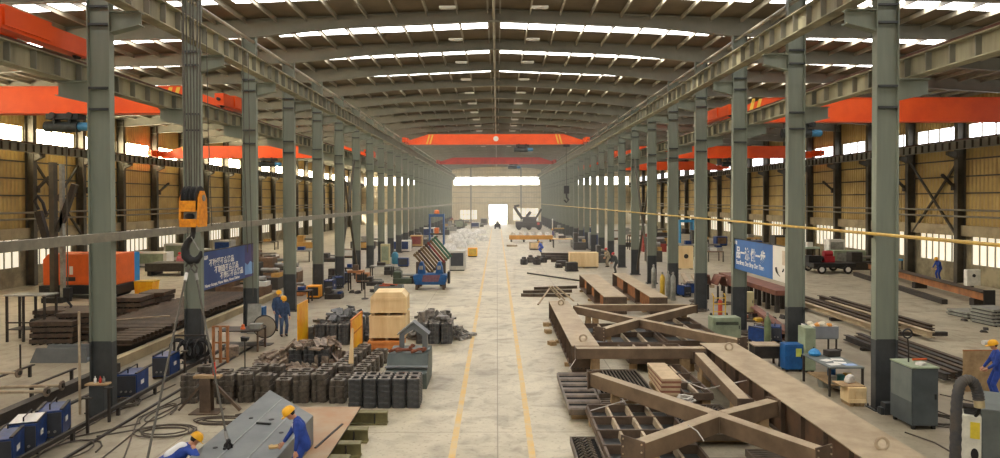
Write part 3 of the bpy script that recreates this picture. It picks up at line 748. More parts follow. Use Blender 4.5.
def plate_girder(name, label, x0, x1, y0, y1, zt, zb=0.12, nst=8, web_in=.12, side_mat=None, end_bolts=True, group='brown plate girders', skid=True, mt=None, lugs=()):
    """box girder of two flanges and two recessed webs with outside stiffeners, on timber skids; local origin at its near end"""
    mt = mt or M_prim
    t = thing(name, label, 'girder', ((x0 + x1) / 2, y0, 0), 0, group)
    w = (x1 - x0) / 2; L = y1 - y0
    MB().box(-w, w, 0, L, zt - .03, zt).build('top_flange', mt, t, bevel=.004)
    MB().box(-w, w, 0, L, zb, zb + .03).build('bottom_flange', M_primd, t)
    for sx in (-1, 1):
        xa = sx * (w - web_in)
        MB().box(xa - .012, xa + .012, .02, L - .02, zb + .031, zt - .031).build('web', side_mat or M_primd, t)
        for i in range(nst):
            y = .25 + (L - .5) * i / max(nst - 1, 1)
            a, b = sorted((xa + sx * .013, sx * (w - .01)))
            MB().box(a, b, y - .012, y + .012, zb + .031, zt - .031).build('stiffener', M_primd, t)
    for y in (0, L - .025):
        e = MB(); e.box(-w + .01, w - .01, y, y + .024, zb - .04, zt - .031); q = e.build('end_plate', M_primd, t)
        if end_bolts and y == 0:
            bm_ = MB(); n = max(4, int(w * 2 / .12))
            for i in range(n):
                for z in (zt - .12, zb + .1): x = -w + .08 + (2 * w - .16) * i / (n - 1); bm_.tube((x, -.03, z), (x, -.001, z), .022, 6)
            bm_.build('bolt_rivets', M_black, q)
    for y in lugs:
        r = MB(); r.ring((0, y, zt + .12), .12, .035, 'y', 16, 8); r.build('lifting_eye', M_tan, t, smooth=True)
    if skid:
        for i, y in enumerate((L * .12, L * .5, L * .88)):
            MB().box(-w - .12, w + .12, y - .1, y + .1, 0, zb - .001).build('timber_skid', M_wood2, t)
    return t
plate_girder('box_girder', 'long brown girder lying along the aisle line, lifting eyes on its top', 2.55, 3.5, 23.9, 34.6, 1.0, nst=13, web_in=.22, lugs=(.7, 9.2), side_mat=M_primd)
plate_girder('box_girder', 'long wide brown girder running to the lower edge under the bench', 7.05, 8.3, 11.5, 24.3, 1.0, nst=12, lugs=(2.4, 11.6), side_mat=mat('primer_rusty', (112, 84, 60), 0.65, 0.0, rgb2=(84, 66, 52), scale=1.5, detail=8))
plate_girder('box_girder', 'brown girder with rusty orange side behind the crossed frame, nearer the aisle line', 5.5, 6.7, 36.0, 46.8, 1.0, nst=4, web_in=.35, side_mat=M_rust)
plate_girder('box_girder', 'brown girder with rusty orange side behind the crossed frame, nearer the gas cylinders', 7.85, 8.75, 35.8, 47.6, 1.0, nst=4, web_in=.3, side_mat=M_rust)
# small timber blocks under the aisle-side girder
for i, (px, py) in enumerate(((546, 326), (548, 333), (552, 345))):
    p = G(px, py); tag(MB().box(-.14, .14, -.16, .16, 0, .16).build('timber_block', M_wood2, loc=p, rz=.2 * i, bevel=.01), 'short timber block on the floor beside the lugged girder, %s from its far end' % ORD[i], 'timber block', 'timber blocks')
def beam(p, q, w, h, name, label, cat='beam', mt=None, group='brown beams', legs=True):
    """box beam between two points given at its top centre line"""
    p, q = V(p), V(q); c = (p + q) / 2; t = thing(name, label, cat, (c.x, c.y, 0), 0, group)
    a, b = p - V((c.x, c.y, 0)), q - V((c.x, c.y, 0)); d = (b - a).normalized()
    dn = V((0, 0, h / 2))
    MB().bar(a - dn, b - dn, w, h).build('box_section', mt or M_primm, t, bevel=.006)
    MB().bar(a + V((0, 0, .003)), b + V((0, 0, .003)), w - .01, .005).build('top_face', M_prim, t)  # paler top strip, light from above put into the colour
    for e, s in ((a, -1), (b, 1)):
        MB().bar(e - dn + d * s * .001, e - dn + d * s * .026, w + .12, h + .08).build('end_plate', M_primd, t)
    if legs:
        for u in (.15, .85):
            m = a.lerp(b, u); MB().box(m.x - .14, m.x + .14, m.y - .14, m.y + .14, 0, m.z - h - .001).build('support_block', M_wood2, t)
    return t
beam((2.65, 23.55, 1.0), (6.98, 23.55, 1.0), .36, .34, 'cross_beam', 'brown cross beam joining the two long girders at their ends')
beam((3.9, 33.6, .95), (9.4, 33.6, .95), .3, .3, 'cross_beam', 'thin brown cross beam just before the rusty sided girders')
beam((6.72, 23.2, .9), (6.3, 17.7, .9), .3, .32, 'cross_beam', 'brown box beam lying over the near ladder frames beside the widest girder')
def cross(label, c, ends, w, h, zt, plates, base):
    """two diagonals welded at the crossing"""
    t = thing('diagonal_bracing', label, 'steel frame', (c[0], c[1], 0), 0, 'crossed brown frames')
    C = V((0, 0, zt - h / 2))
    for i, e in enumerate(ends):
        p = V((e[0] - c[0], e[1] - c[1], zt - h / 2)); d = p.normalized(); d = V((p.x, p.y, 0)).normalized()
        q = MB().bar(C + d * w * .62, p, w, h).build('diagonal', M_primm, t, bevel=.006); hv = V((0, 0, h / 2 + .003)); MB().bar(C + d * w * .62 + hv, p + hv, w - .01, .005).build('lit_top', M_prim, q)  # diagonals get the same paler strip, painted as lit from above
        if plates[i]:
            q = MB().bar(p + d * .001, p + d * .03, w + plates[i], h + plates[i] * .8).build('end_plate', M_primd, t)
            bm_ = MB(); s = d.cross(V((0, 0, 1)))
            for u in (-1, 1):
                for z in (-.3, -.1, .1, .3):
                    a = p + d * .03 + s * u * (w + plates[i]) * .4 + V((0, 0, z * (h + plates[i] * .8) * 1.3)); bm_.tube(a, a + d * .025, .018, 6)
            bm_.build('bolt_rivets', M_tan, q)
        m = p * .8; MB().box(m.x - .12, m.x + .12, m.y - .12, m.y + .12, base[i], zt - h - .001).build('support_block', M_wood2, t)
    k = w * .75
    MB().prism([(-k, -k), (k, -k), (k, k), (-k, k)], zt - h, zt, 'z').build('gusset_node', M_prim, t, bevel=.006)
    return t
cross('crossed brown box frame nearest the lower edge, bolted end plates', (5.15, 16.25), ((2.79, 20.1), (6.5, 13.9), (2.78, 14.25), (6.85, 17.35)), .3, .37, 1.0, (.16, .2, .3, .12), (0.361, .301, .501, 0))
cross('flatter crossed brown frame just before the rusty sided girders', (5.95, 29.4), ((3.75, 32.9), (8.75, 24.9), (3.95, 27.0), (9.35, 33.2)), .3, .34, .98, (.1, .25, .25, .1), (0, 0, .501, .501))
def ladder(name, label, x0, x1, y0, y1, zt, nx, ny, h=.2, group='ladder frames', skew=0, mt=None):
    """rails along the width, slanted ribs between them"""
    t = thing(name, label, 'steel frame', (x0, y0, 0), 0, group)
    W, L = x1 - x0, y1 - y0
    for j in range(ny + 1):
        y = L * j / ny; MB().box(0, W, y - .03, y + .03, zt - h, zt).build('rail', mt or M_primd, t)
    for i in range(nx + 1):
        x = W * i / nx
        for j in range(ny):
            m = MB(); m.prism([(x - .05, zt - h + .02), (x + .05, zt - h + .02), (x + .03, zt - .02), (x - .03, zt - .02)], L * j / ny + .031, L * (j + 1) / ny - .031, 'y'); m.build('rib', M_tan if i not in (0, nx) else M_primd, t)
    MB().box(.04, W - .04, .04, L - .04, zt - h - .012, zt - h - .001).build('deck_plate', M_deck, t)
    for x, y in ((.15, .2), (W - .15, .2), (.15, L - .2), (W - .15, L - .2)):
        MB().box(x - .12, x + .12, y - .1, y + .1, 0, zt - h - .013).build('support_block', M_wood2, t)
    return t
ladder('ladder_frame', 'dark ladder frame with tan ribs under the nearest crossed frame', 2.4, 4.5, 14.6, 18.7, .5, 4, 4)
ladder('ladder_frame', 'dark ladder frame with six tan cells beside the slanting box beam', 5.35, 6.12, 19.8, 23.2, .5, 2, 3)
ladder('ladder_frame', 'long narrow dark frame lying between slanting beam and widest girder', 6.6, 6.98, 18.0, 23.2, .55, 1, 3)
ladder('ladder_frame', 'dark ladder frame beneath the flatter crossed frame, girder side', 3.8, 6.5, 26.9, 31.0, .5, 4, 2)
ladder('ladder_frame', 'dark ladder frame beneath the flatter crossed frame, cabinet side', 6.7, 9.0, 27.2, 32.6, .5, 3, 3)
ladder('ladder_frame', 'dark ladder frame close behind the cross beam between the long girders', 4.6, 6.9, 24.2, 26.6, .5, 4, 1)
def grating(label, x0, x1, y0, y1, zt, step, along='x', diamond=False, rz=0):
    t = thing('floor_grating', label, 'grating', (x0, y0, 0), rz, 'steel gratings')
    W, L = x1 - x0, y1 - y0
    f = MB()
    f.box(0, W, 0, .04, zt - .16, zt); f.box(0, W, L - .04, L, zt - .16, zt); f.box(0, .04, .041, L - .041, zt - .16, zt); f.box(W - .04, W, .041, L - .041, zt - .16, zt)
    f.build('edge_frame', M_grat, t)
    g = MB()
    if diamond:
        y = .1
        while y < L - .1:
            x = .08; pts = []; k = 0
            while x < W - .06: pts.append((x, y + (.075 if k % 2 else -.075), zt - .02)); x += .1; k += 1
            for p, q in zip(pts, pts[1:]): g.bar(p, q, .016, .03)
            y += .17
    elif along == 'x':
        y = .07
        while y < L - .05: g.prism([(y, zt - .05), (y + step * .08, zt), (y + step * .42, zt), (y + step * .5, zt - .05)], .042, W - .042, 'x'); y += step
    else:
        x = .06
        while x < W - .05: g.box(x, x + .02, .042, L - .042, zt - .1, zt - .01); x += step
    g.build('bar_grating', M_grat, t)
    MB().box(.041, W - .041, .041, L - .041, zt - .07, zt - .051).build('shade_sheet', mat('shade_dark', (30, 28, 26), .95, 0, spec=.1), t)  # added dark sheet standing for the shade between the bars
    m = MB(); m.box(.1, W - .1, .3, .5, 0, zt - .161); m.box(.1, W - .1, L - .5, L - .3, 0, zt - .161)
    for q, (ya, yb) in enumerate(((.3, .5), (L - .5, L - .3))): MB().box(.1, W - .1, ya, yb, 0, zt - .161).build('bearer', M_wood2, t)
    return t
grating('ridged brown grating beside the aisle line under the beam end plate', 1.93, 2.9, 18.75, 22.7, .36, .62)
grating('diamond mesh grating beside the aisle line at the lower edge', 1.72, 2.35, 13.0, 16.6, .36, .3, diamond=True)
grating('striped dark grating behind the upper end of the nearest crossed frame', 2.95, 4.6, 20.2, 23.1, .38, .11, 'y')
grating('ridged grating between crossed frame and ladder frame', 2.75, 3.6, 18.85, 20.0, .3, .2)
grating('diamond mesh grating between the arms of the nearest crossed frame', 4.6, 5.6, 12.6, 15.2, .36, .3, diamond=True)
grating('diamond mesh grating behind the crossing of the nearest frame', 4.62, 6.2, 16.9, 19.4, .3, .3, diamond=True)
grating('dark plain grating beneath the arm nearest the widest girder', 5.65, 6.95, 12.4, 15.9, .3, .12, 'x')
# stack of planks
for i in range(7):
    tag(MB().box(-.28, .28, -1.0, 1.0, 0, .066).build('plank', mat('plank_tan', (196, 172, 136), .7, 0, var=.2, scale=4) if i % 2 == 0 else mat('plank_red', (150, 98, 76), .7, 0, var=.25), loc=(5.0 + .015 * (i % 2), 21.0, .38 + .0675 * i), rz=-.05 + .008 * i, bevel=.004),
        '%s plank of the stack among the ladder frames, %s from the top' % ('tan' if i % 2 == 0 else 'reddish', ORD[6 - i]), 'plank', 'stacked planks among the frames')
t = thing('plank_bearer', 'timber bearer under the stack of planks', 'timber', (5.0, 20.6, 0)); MB().box(-.3, .3, -.1, .1, 0, .378).build('bearer', M_wood2, t); MB().box(-.3, .3, .8, 1.0, 0, .378).build('bearer', M_wood2, t)
# white straps heaped before the planks
M_strap = mat('strap_white', (206, 200, 188), .8, 0, var=.3, scale=14)
rs = random.Random(3)
for i in range(9):
    pts = []; a = rs.uniform(0, 6.28)
    for k in range(9):
        u = a + k * .8; pts.append((5.27 + .28 * math.cos(u) * rs.uniform(.5, 1), 19.55 + .26 * math.sin(u) * rs.uniform(.5, 1), .06 + .05 * i + .02 * rs.random()))
    tag(MB().path(pts, .03, 6).build('strap', M_strap, smooth=True), 'crumpled white strap in the small heap before the plank stack', 'strap', 'white straps heaped before the planks')
# tie wires and cables draped over the frames
for i, (pts, lab) in enumerate((
    ([D(589, 411, 18.4), D(620, 402, 18.6), D(652, 394, 18.9)], 'pale tie bar from the ladder frame up to the nearest crossed frame'),
    ([D(674, 377, 21.0), D(705, 389, 19.6), D(748, 380, 20.0)], 'thin pale cable lying over the ladder frame and slanting beam'),
    ([D(655, 358, 24.3), D(672, 354, 24.2), D(690, 350, 23.9)], 'thin pale cable hanging at the end of the cross beam'),
    ([G(568, 371, .4), D(575, 360, 23.4), D(580, 351, 23.7)], 'white tie wire at the joint of girder and cross beam'),
    ([D(704, 441, 14.6), D(697, 431, 14.9), D(688, 425, 15.1)], 'pale wire end sticking out over the mesh grating'))):
    tag(MB().path(pts, .014, 5).build('tie_wire', M_strap), lab, 'wire', 'tie wires')
# valve and hose bits on the girder joint
# ------------------------------------------------------------------ bars and crates behind
def pipe_between(p, q, r, name, label, cat, mt, group=None):
    p, q = V(p), V(q)
    return tag(MB().tube((0, 0, 0), tuple(q - p), r, 10).build(name, mt, loc=p, smooth=True), label, cat, group)
a, b = G(527.5, 273, .07), G(579, 280.5, .07)
pipe_between(a, b, .06, 'steel_bar', 'single long steel bar lying alone across the floor by the crate', 'bar', M_dark)
for i, (x0, y0, x1, y1) in enumerate(((521, 295, 570, 295.6), (523, 292, 572, 291), (534, 288.5, 577, 287))):
    a, b = G(x0, y0, .1), G(x1, y1, .1)
    o = MB(); o.ibeam((0, 0, 0), tuple(b - a), .2, .2, .02, .025); tag(o.build('steel_beam', M_grat, loc=a), 'dark beam on the floor before the rusty girders, %s of the low heap' % ORD[i], 'beam', 'dark beams in the low heap')
for i, (x0, y0, x1, y1) in enumerate(((538, 304.5, 551, 286.5), (549, 286.5, 560, 298), (552, 286, 565, 300), (556, 286.5, 574, 301))):
    a, b = G(x0, y0, .06), D(x1, y1, G(x0, y0, 0).y - (1.2 if i else -2.6))
    pipe_between(G(x0, y0, .06) if not i else D(x0, y0, 41.5), D(x1, y1, 42.0) if not i else G(x1, y1, .06), .05, 'angle_bar', 'pale thin bar leaning over the heap of dark beams, %s along' % ORD[i], 'bar', M_tan, 'pale leaning bars')
def crate(label, x, y, w, d, h, rz=0, boards=5, z=0, lidded=False, mt=None, group='wooden crates', feet=True):
    mt = mt or M_wood
    t = thing('wooden_crate', label, 'crate', (x, y, z), rz, group)
    f = .1 if feet else 0
    if lidded: pr = MB().prism([(-w / 2, f), (w / 2, f), (w / 2, h - .2), (w / 2 - .18, h), (-w / 2 + .18, h), (-w / 2, h - .2)], -d / 2, d / 2, 'y'); pr.build('body', mt, t, bevel=.01)
    else: MB().box(-w / 2, w / 2, -d / 2, d / 2, f, h).build('body', mt, t, bevel=.01)
    ht = h - .2 if lidded else h
    for i in range(boards + 1):
        x_ = -w / 2 + .06 + (w - .12) * i / boards
        MB().box(x_ - .05, x_ + .05, -d / 2 - .026, -d / 2 - .001, f, ht).build('batten', mt, t)
    for z_ in (f + .06, ht - .06):
        MB().box(-w / 2, w / 2, -d / 2 - .05, -d / 2 - .027, z_ - .05, z_ + .05).build('batten', mt, t)
    for y_ in (-d / 2 + .06, d / 2 - .06): MB().box(w / 2 + .001, w / 2 + .025, y_ - .05, y_ + .05, f, ht).build('batten', mt, t)
    if feet:
        for x_ in (-w / 2 + .1, 0, w / 2 - .1): MB().box(x_ - .06, x_ + .06, -d / 2, d / 2, 0, f - .001).build('runner', M_wood2, t)
    return t
p = G(584, 268); crate('long plain wooden crate on the floor behind the single steel bar', p.x, p.y + .6, 2.5, 1.2, 1.35, 0, 2)
M_blk = mat('dark_block', (70, 64, 58), .6, .1, rgb2=(48, 44, 42), scale=4)
for i, (px, py, w, h) in enumerate(((572, 271.5, .95, .75), (562, 266.5, .9, .5), (559, 268, .5, .35))):
    p = G(px, py); t = thing('machined_block', 'dark ribbed steel block on the floor before the long crate, %s' % ('largest', 'the middle one', 'smallest')[i], 'steel block', (p.x, p.y + .4, 0), .1, 'ribbed blocks before the crate')
    MB().box(-w / 2, w / 2, -.4, .4, .1, h).build('body', M_blk, t, bevel=.04)
    for x in (-w / 3, 0, w / 3): MB().box(x - .03, x + .03, -.43, -.401, .1, h - .05).build('fin', M_blk, t)
    MB().box(-w / 2 - .04, w / 2 + .04, -.42, .42, 0, .099).build('plinth', M_black, t)
for i in range(4):
    p = G(524 + i * 6.5, 264.5 - (i % 2) * 2); t = thing('gear_casting', 'dark purple grey casting on the bare floor near the aisle line, %s of four' % ORD[i], 'casting', (p.x, p.y, 0), 0, 'dark castings near the aisle line')
    MB().lathe([(.1, .0), (.32, .0), (.36, .1), (.34, .5), (.22, .55), (.2, .7), (.08, .72)], 12).build('drum', M_blk, t); MB().tube((-.2, 0, .36), (.42, 0, .4), .08, 8).build('stub_shaft', M_dark, t)
# ------------------------------------------------------------------ things along the yellow pipe side columns
M_green = mat('pale_green_paint', (150, 160, 132), .55, 0, rgb2=(128, 138, 112), scale=2)
M_cyl = mat('cylinder_green', (112, 124, 88), .45, 0, rgb2=(92, 102, 74), scale=3)
M_gcyl = mat('cylinder_grey', (150, 150, 140), .45, 0.1, rgb2=(120, 120, 112), scale=3)
M_ycyl = mat('cylinder_yellow', (206, 168, 54), .45, 0, rgb2=(180, 150, 56), scale=3)
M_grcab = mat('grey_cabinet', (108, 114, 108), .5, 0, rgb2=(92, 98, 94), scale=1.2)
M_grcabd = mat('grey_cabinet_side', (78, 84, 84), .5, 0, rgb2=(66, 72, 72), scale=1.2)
def cylinder(label, x, y, mt, h=1.45, r=.12, group='gas cylinders'):
    t = thing('gas_cylinder', label, 'gas cylinder', (x, y, 0), 0, group)
    MB().lathe([(r * .9, 0), (r, .03), (r, h - .28), (r * .8, h - .16), (r * .4, h - .08), (r * .36, h - .05)], 14).build('body', mt, t, smooth=True)
    MB().lathe([(r * .42, h - .05), (r * .42, h + .08), (r * .2, h + .1)], 10).build('cap', M_steelgrey, t)
    MB().tube((0, 0, h + .02), (-.1, 0, h + .02), .015, 6).build('valve', M_tan, t)
    return t
p = G(767.5, 348); cylinder('olive green gas cylinder standing alone among the blue machines', p.x, p.y, M_cyl, 1.35, .13)
for i, (px, py, mm, nm) in enumerate(((647, 288, M_gcyl, 'slim grey gas cylinder farthest along the rusty girder'), (655, 298, M_ycyl, 'yellow gas cylinder beside two stout grey ones'), (660.5, 299, M_gcyl, 'stout grey gas cylinder beside the yellow one'), (665.5, 300.5, M_gcyl, 'stout grey gas cylinder nearest the column foot'))):
    p = G(px, py); cylinder(nm, p.x + .45, p.y, mm, 1.5 if mm is not M_gcyl or i == 0 else 1.6, .15)
def cabinet(name, label, px, py, w, d, h, mt, rz=0, doors=1, feet=.08, top=None, vents=0, cat='cabinet', at=None):
    p = at or G(px, py)
    t = thing(name, label, cat, (p[0], p[1] + d / 2, 0), rz)
    MB().box(-w / 2, w / 2, -d / 2, d / 2, feet, h).build('body', mt, t, bevel=.012)
    for sx in (-1, 1):
        for sy in (-1, 1): MB().box(sx * (w / 2 - .08) - .04, sx * (w / 2 - .08) + .04, sy * (d / 2 - .08) - .04, sy * (d / 2 - .08) + .04, 0, feet - .001).build('foot', M_black, t)
    for i in range(doors):
        x0 = -w / 2 + .03 + (w - .06) * i / doors; x1 = x0 + (w - .06) / doors - .01
        q = MB().box(x0, x1, -d / 2 - .016, -d / 2 - .001, feet + .04, h - .05).build('door', mt, t, bevel=.003)
        MB().box(x1 - .06, x1 - .03, -d / 2 - .04, -d / 2 - .017, h * .5, h * .5 + .14).build('handle', M_black, q)
    if top: MB().box(-w / 2 - .02, w / 2 + .02, -d / 2 - .03, d / 2 + .02, h + .001, h + .035).build('top_plate', top, t)
    if vents:
        m = MB()
        for i in range(vents): m.box(-w / 2 + .12, w / 2 - .12, -d / 2 - .03, -d / 2 - .017, h - .3 + i * .05, h - .275 + i * .05)
        m.build('vent_slat', M_black, t)
    return t
cabinet('control_cabinet', 'pale green cabinet with dark vents standing before the banner column', 727, 340, 1.2, .7, .95, M_green, vents=3)
cabinet('tool_cabinet', 'bright blue steel cabinet with a yellow green sticker beside the bench', 794.5, 372, .62, .5, .95, M_blue)
p = G(794.5, 372); tag(MB().box(-.1, .1, -.008, 0, -.14, .14).build('sticker', mat('sticker_lime', (196, 206, 92), .6), loc=(p.x + .14, p.y - .02, .68)), 'yellow green paper sticker on the blue steel cabinet', 'sticker')
cabinet('steel_locker', 'narrow grey locker between blue cabinet and bench', 810.5, 373, .36, .6, 1.55, M_green)
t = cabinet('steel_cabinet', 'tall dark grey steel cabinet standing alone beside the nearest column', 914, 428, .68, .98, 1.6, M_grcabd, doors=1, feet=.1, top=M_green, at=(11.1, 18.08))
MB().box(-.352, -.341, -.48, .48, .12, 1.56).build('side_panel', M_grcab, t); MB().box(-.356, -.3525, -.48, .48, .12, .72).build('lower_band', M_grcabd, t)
cb = V((11.1, 18.35, 0)); CZ = 1.6355
tag(MB().path([(cb.x - .1, cb.y + .3, CZ), (cb.x - .1, cb.y + .3, 2.0), (cb.x - .13, cb.y + .3, 2.3)], .02, 6).build('torch_stand', M_dark), 'thin dark upright rod on top of the tall grey cabinet', 'rod')
tag(MB().ring((cb.x - .13, cb.y + .3, 2.4), .12, .025, 'y', 16, 6).build('hose_coil', M_black, smooth=True), 'small black hose coil hung on the rod above the tall grey cabinet', 'hose coil')
tag(MB().prism([(-.14, 0), (.14, 0), (.07, .08), (-.08, .07)], -.1, .1, 'y').build('rag', M_strap, loc=(cb.x + .05, cb.y + .0, CZ), rz=.5, bevel=.02), 'crumpled white rag lying on the tall grey cabinet', 'rag')
tag(MB().tube((0, 0, 0), (.4, .05, 0), .03, 8).build('angle_grinder', mat('tool_orange', (210, 96, 40), .5), loc=(cb.x + .1, cb.y + .45, CZ + .035)), 'orange hand tool lying on the tall grey cabinet', 'tool')
# bench ------------------------------------------------------------
b0 = G(829, 398)
BXc, BYc = b0.x + .62, b0.y + 1.05
t = thing('work_bench', 'cluttered steel work bench with papers on it and a shelf below', 'bench', (BXc, BYc, 0))
MB().box(-.56, .5, -.95, .95, .86, .9).build('top', M_grcab, t)
MB().box(-.46, .42, -.82, .82, .3, .33).build('shelf', M_wood2, t)
for sx in (-1, 1):
    for sy in (-1, 1): MB().box(sx * .5 - .03 - .03, sx * .5 - .0, sy * .89 - .03, sy * .89 + .03, 0, .859).build('leg', M_dark, t)
def on(name, lab, cat, m, mt, x, y, z, rz=0, **k): return tag(m.build(name, mt, loc=(x, y, z), rz=rz, **k), lab, cat)
for i, (x, y, r, mm) in enumerate(((-.25, -.55, .2, M_white), (.1, -.35, -.3, M_white), (.3, -.6, .1, mat('paper_blue', (150, 176, 214), .7)), (-.2, .0, .5, M_white), (.25, .1, -.2, M_white))):
    on('paper_sheet', 'loose %s paper sheet on the work bench, %s from its near end' % ('bluish' if i == 2 else 'white', ORD[i]), 'paper', MB().box(-.18, .18, -.13, .13, 0, .004), mm, BXc + x * .85 - .03, BYc + y, .9015, r)
on('plastic_bag', 'blue plastic bag at the far end of the work bench', 'bag', MB().lathe([(.05, 0), (.17, .03), (.2, .1), (.12, .2), (.04, .24)], 10), mat('bag_blue', (52, 138, 196), .4), BXc - .3, BYc + .62, .901)
on('tool_case', 'dark tool case on the far end of the work bench', 'case', MB().box(-.22, .22, -.15, .15, 0, .2), M_dark, BXc + .25, BYc + .6, .901, .2, bevel=.02)
for i, (x, y, mm, nm) in enumerate(((-.3, -.6, M_gcyl, 'grey'), (.0, -.5, mat('bucket_teal', (60, 130, 130), .5), 'teal'), (.3, -.3, M_ycyl, 'yellow'), (.1, .3, M_blue, 'blue'))):
    on('paint_tin', '%s tin on the shelf under the work bench' % nm, 'tin', MB().lathe([(.11, 0), (.12, .02), (.12, .22), (.125, .23), (.1, .235)], 14), mm, BXc + x, BYc + y, .3315, smooth=True)
p = G(823, 380); t = thing('bucket', 'grey metal bucket on the floor under the work bench', 'bucket', (BXc - .2, BYc + .2, 0)); MB().lathe([(.15, 0), (.19, .28), (.2, .29), (.17, .28)], 16).build('pail', M_gcyl, t, smooth=True); MB().path([(.19 * math.cos(a), 0, .27 + .02 * math.sin(a)) for a in [i * PI / 8 for i in range(9)]], .01, 5).build('handle', M_dark, t)
# carton heaped with packing beside the locker
p = G(820, 372)
CX, CY = 11.62, 25.15
t = thing('carton_stand', 'grey steel stand carrying the open carton behind the work bench', 'stand', (CX, CY, 0))
MB().box(-.5, .5, -.35, .35, 1.02, 1.05).build('top', M_grcab, t)
for sx in (-1, 1):
    for sy in (-1, 1): MB().box(sx * .46 - .025, sx * .46 + .025, sy * .3 - .025, sy * .3 + .025, 0, 1.019).build('leg', M_dark, t)
CS = 1
t = thing('carton', 'open grey and white carton heaped with packing behind the work bench', 'box', (CX, CY, 1.051)); t.scale = (1.25, 1.2, 1.15)
for a in ((-.42, .42, -.28, -.26), (-.42, .42, .26, .28), (-.42, -.4, -.259, .259), (.4, .42, -.259, .259)): MB().box(a[0], a[1], a[2], a[3], 0, .36).build('side_panel', M_white if a[2] < -.2 and a[3] > 0 else mat('carton_grey', (128, 132, 136), .7, 0, var=.15), t)
MB().box(-.4, .4, -.259, .259, 0, .02).build('bottom', M_white, t)
for i in range(10):
    o = MB(); ball(o, (0, 0, 0), .12, (1.1, .9, .7), 8)
    on('packing_wad', 'crumpled %s wad of packing on the open carton' % ('orange' if i % 3 == 1 else 'cream'), 'packing', o, mat('wad_orange', (220, 150, 70), .8) if i % 3 == 1 else mat('wad_cream', (226, 216, 190), .8), CX - .3 + .15 * (i % 5), CY - .1 + .2 * (i // 5), 1.43 + .04 * (i % 3), i)['group'] = 'packing wads on the carton, ' + ('orange' if i % 3 == 1 else 'cream')
# small wooden box on a board by the nearest column
p = G(858, 407); crate('small yellow wooden box on the floor beside the nearest column', p.x, p.y + .3, .5, .5, .55, 0, 2)
q = tag(MB().box(-.42, .26, -.3, .3, 0, .03).build('board', M_wood2, loc=(p.x, p.y + .4, .552)), 'pale board laid on the small yellow wooden box', 'board')
on('gas_mask', 'white and dark gear bundle on the board beside the nearest column', 'bundle', MB().prism([(-.14, 0), (.14, 0), (.15, .14), (.07, .26), (-.06, .2), (-.15, .1)], -.1, .1, 'y'), M_strap, p.x - .02, p.y + .45, .583, .4, bevel=.05)
p = G(876, 418); on('pedestal_block', 'dark blocks heaped at the foot of the nearest column', 'block', MB().box(-.4, .0, -.12, .12, 0, .33).box(-.5, -.401, -.1, .1, 0, .2), M_coldark, 11.15, 19.45, 0, .03, bevel=.02)
# welding machines and clutter behind the green cabinet
M_wblue = mat('welder_blue', (30, 62, 118), .4, 0, rgb2=(22, 46, 90), scale=4)
M_panel = mat('front_panel', (60, 62, 66), .5, 0, var=.2)
def welder(label, x, y, rz=0, z=0, sheet=False, group='blue welding machines', s=1.0):
    t = thing('welding_machine', label, 'welding machine', (x, y, z), rz, group)
    m = MB(); m.box(-.26 * s, .26 * s, -.4 * s, .4 * s, .08, .66 * s); m.build('case', M_wblue, t, bevel=.02)
    MB().box(-.24 * s, .24 * s, -.425 * s, -.402 * s, .12, .62 * s).build('front_panel', M_panel, t)
    MB().box(-.262 * s, -.2 * s, -.38 * s, .38 * s, .662 * s, .69 * s).build('top_rail', M_black, t)
    MB().box(.2 * s, .262 * s, -.38 * s, .38 * s, .662 * s, .69 * s).build('top_rail', M_black, t)
    h = MB(); h.path([(0, -.3 * s, .67 * s), (0, -.3 * s, .78 * s), (0, .3 * s, .78 * s), (0, .3 * s, .67 * s)], .018, 6); h.build('handle', M_black, t)
    for sx in (-1, 1):
        for sy in (-1, 1): w = MB(); w.tube((sx * .24 * s - .03, sy * .3 * s, .075), (sx * .24 * s + .03, sy * .3 * s, .075), .075, 12); w.build('wheel', M_black, t)
    for i, x_ in enumerate((-.12, .0, .12)):
        k = MB(); k.tube((x_ * s, -.46 * s, .25), (x_ * s, -.426 * s, .25), .03, 10); k.build('socket_knob', M_steelgrey, t)
    sd = MB(); sd.box(.261 * s, .266 * s, -.14 * s, .06 * s, .38, .44 * s); tag(sd.build('logo_mark', M_white, t), 'white lettering patch')
    if sheet: tag(MB().box(-.24 * s, .24 * s, -.36 * s, .3 * s, .69 * s + .001, .69 * s + .012).build('paper_sheet', M_white, t), 'white sheet')
    return t
for px, py, rz, lab in ((684, 296, .3, 'blue welding machine by the rusty girder near the grey cylinders'), (760, 343, .5, 'blue welding machine behind the olive green cylinder, column side'), (775, 341, -.4, 'blue welding machine behind the olive green cylinder, bench side'), (692, 294, 1.2, 'blue welding machine close to a column beyond the green cabinet')):
    p = G(px, py); welder(lab, p.x, p.y, rz)
cabinet('switch_box', 'tall beige switch box standing beside the banner column', 750.5, 314, .38, .3, 1.15, mat('beige_box', (186, 176, 132), .6, 0, var=.12))
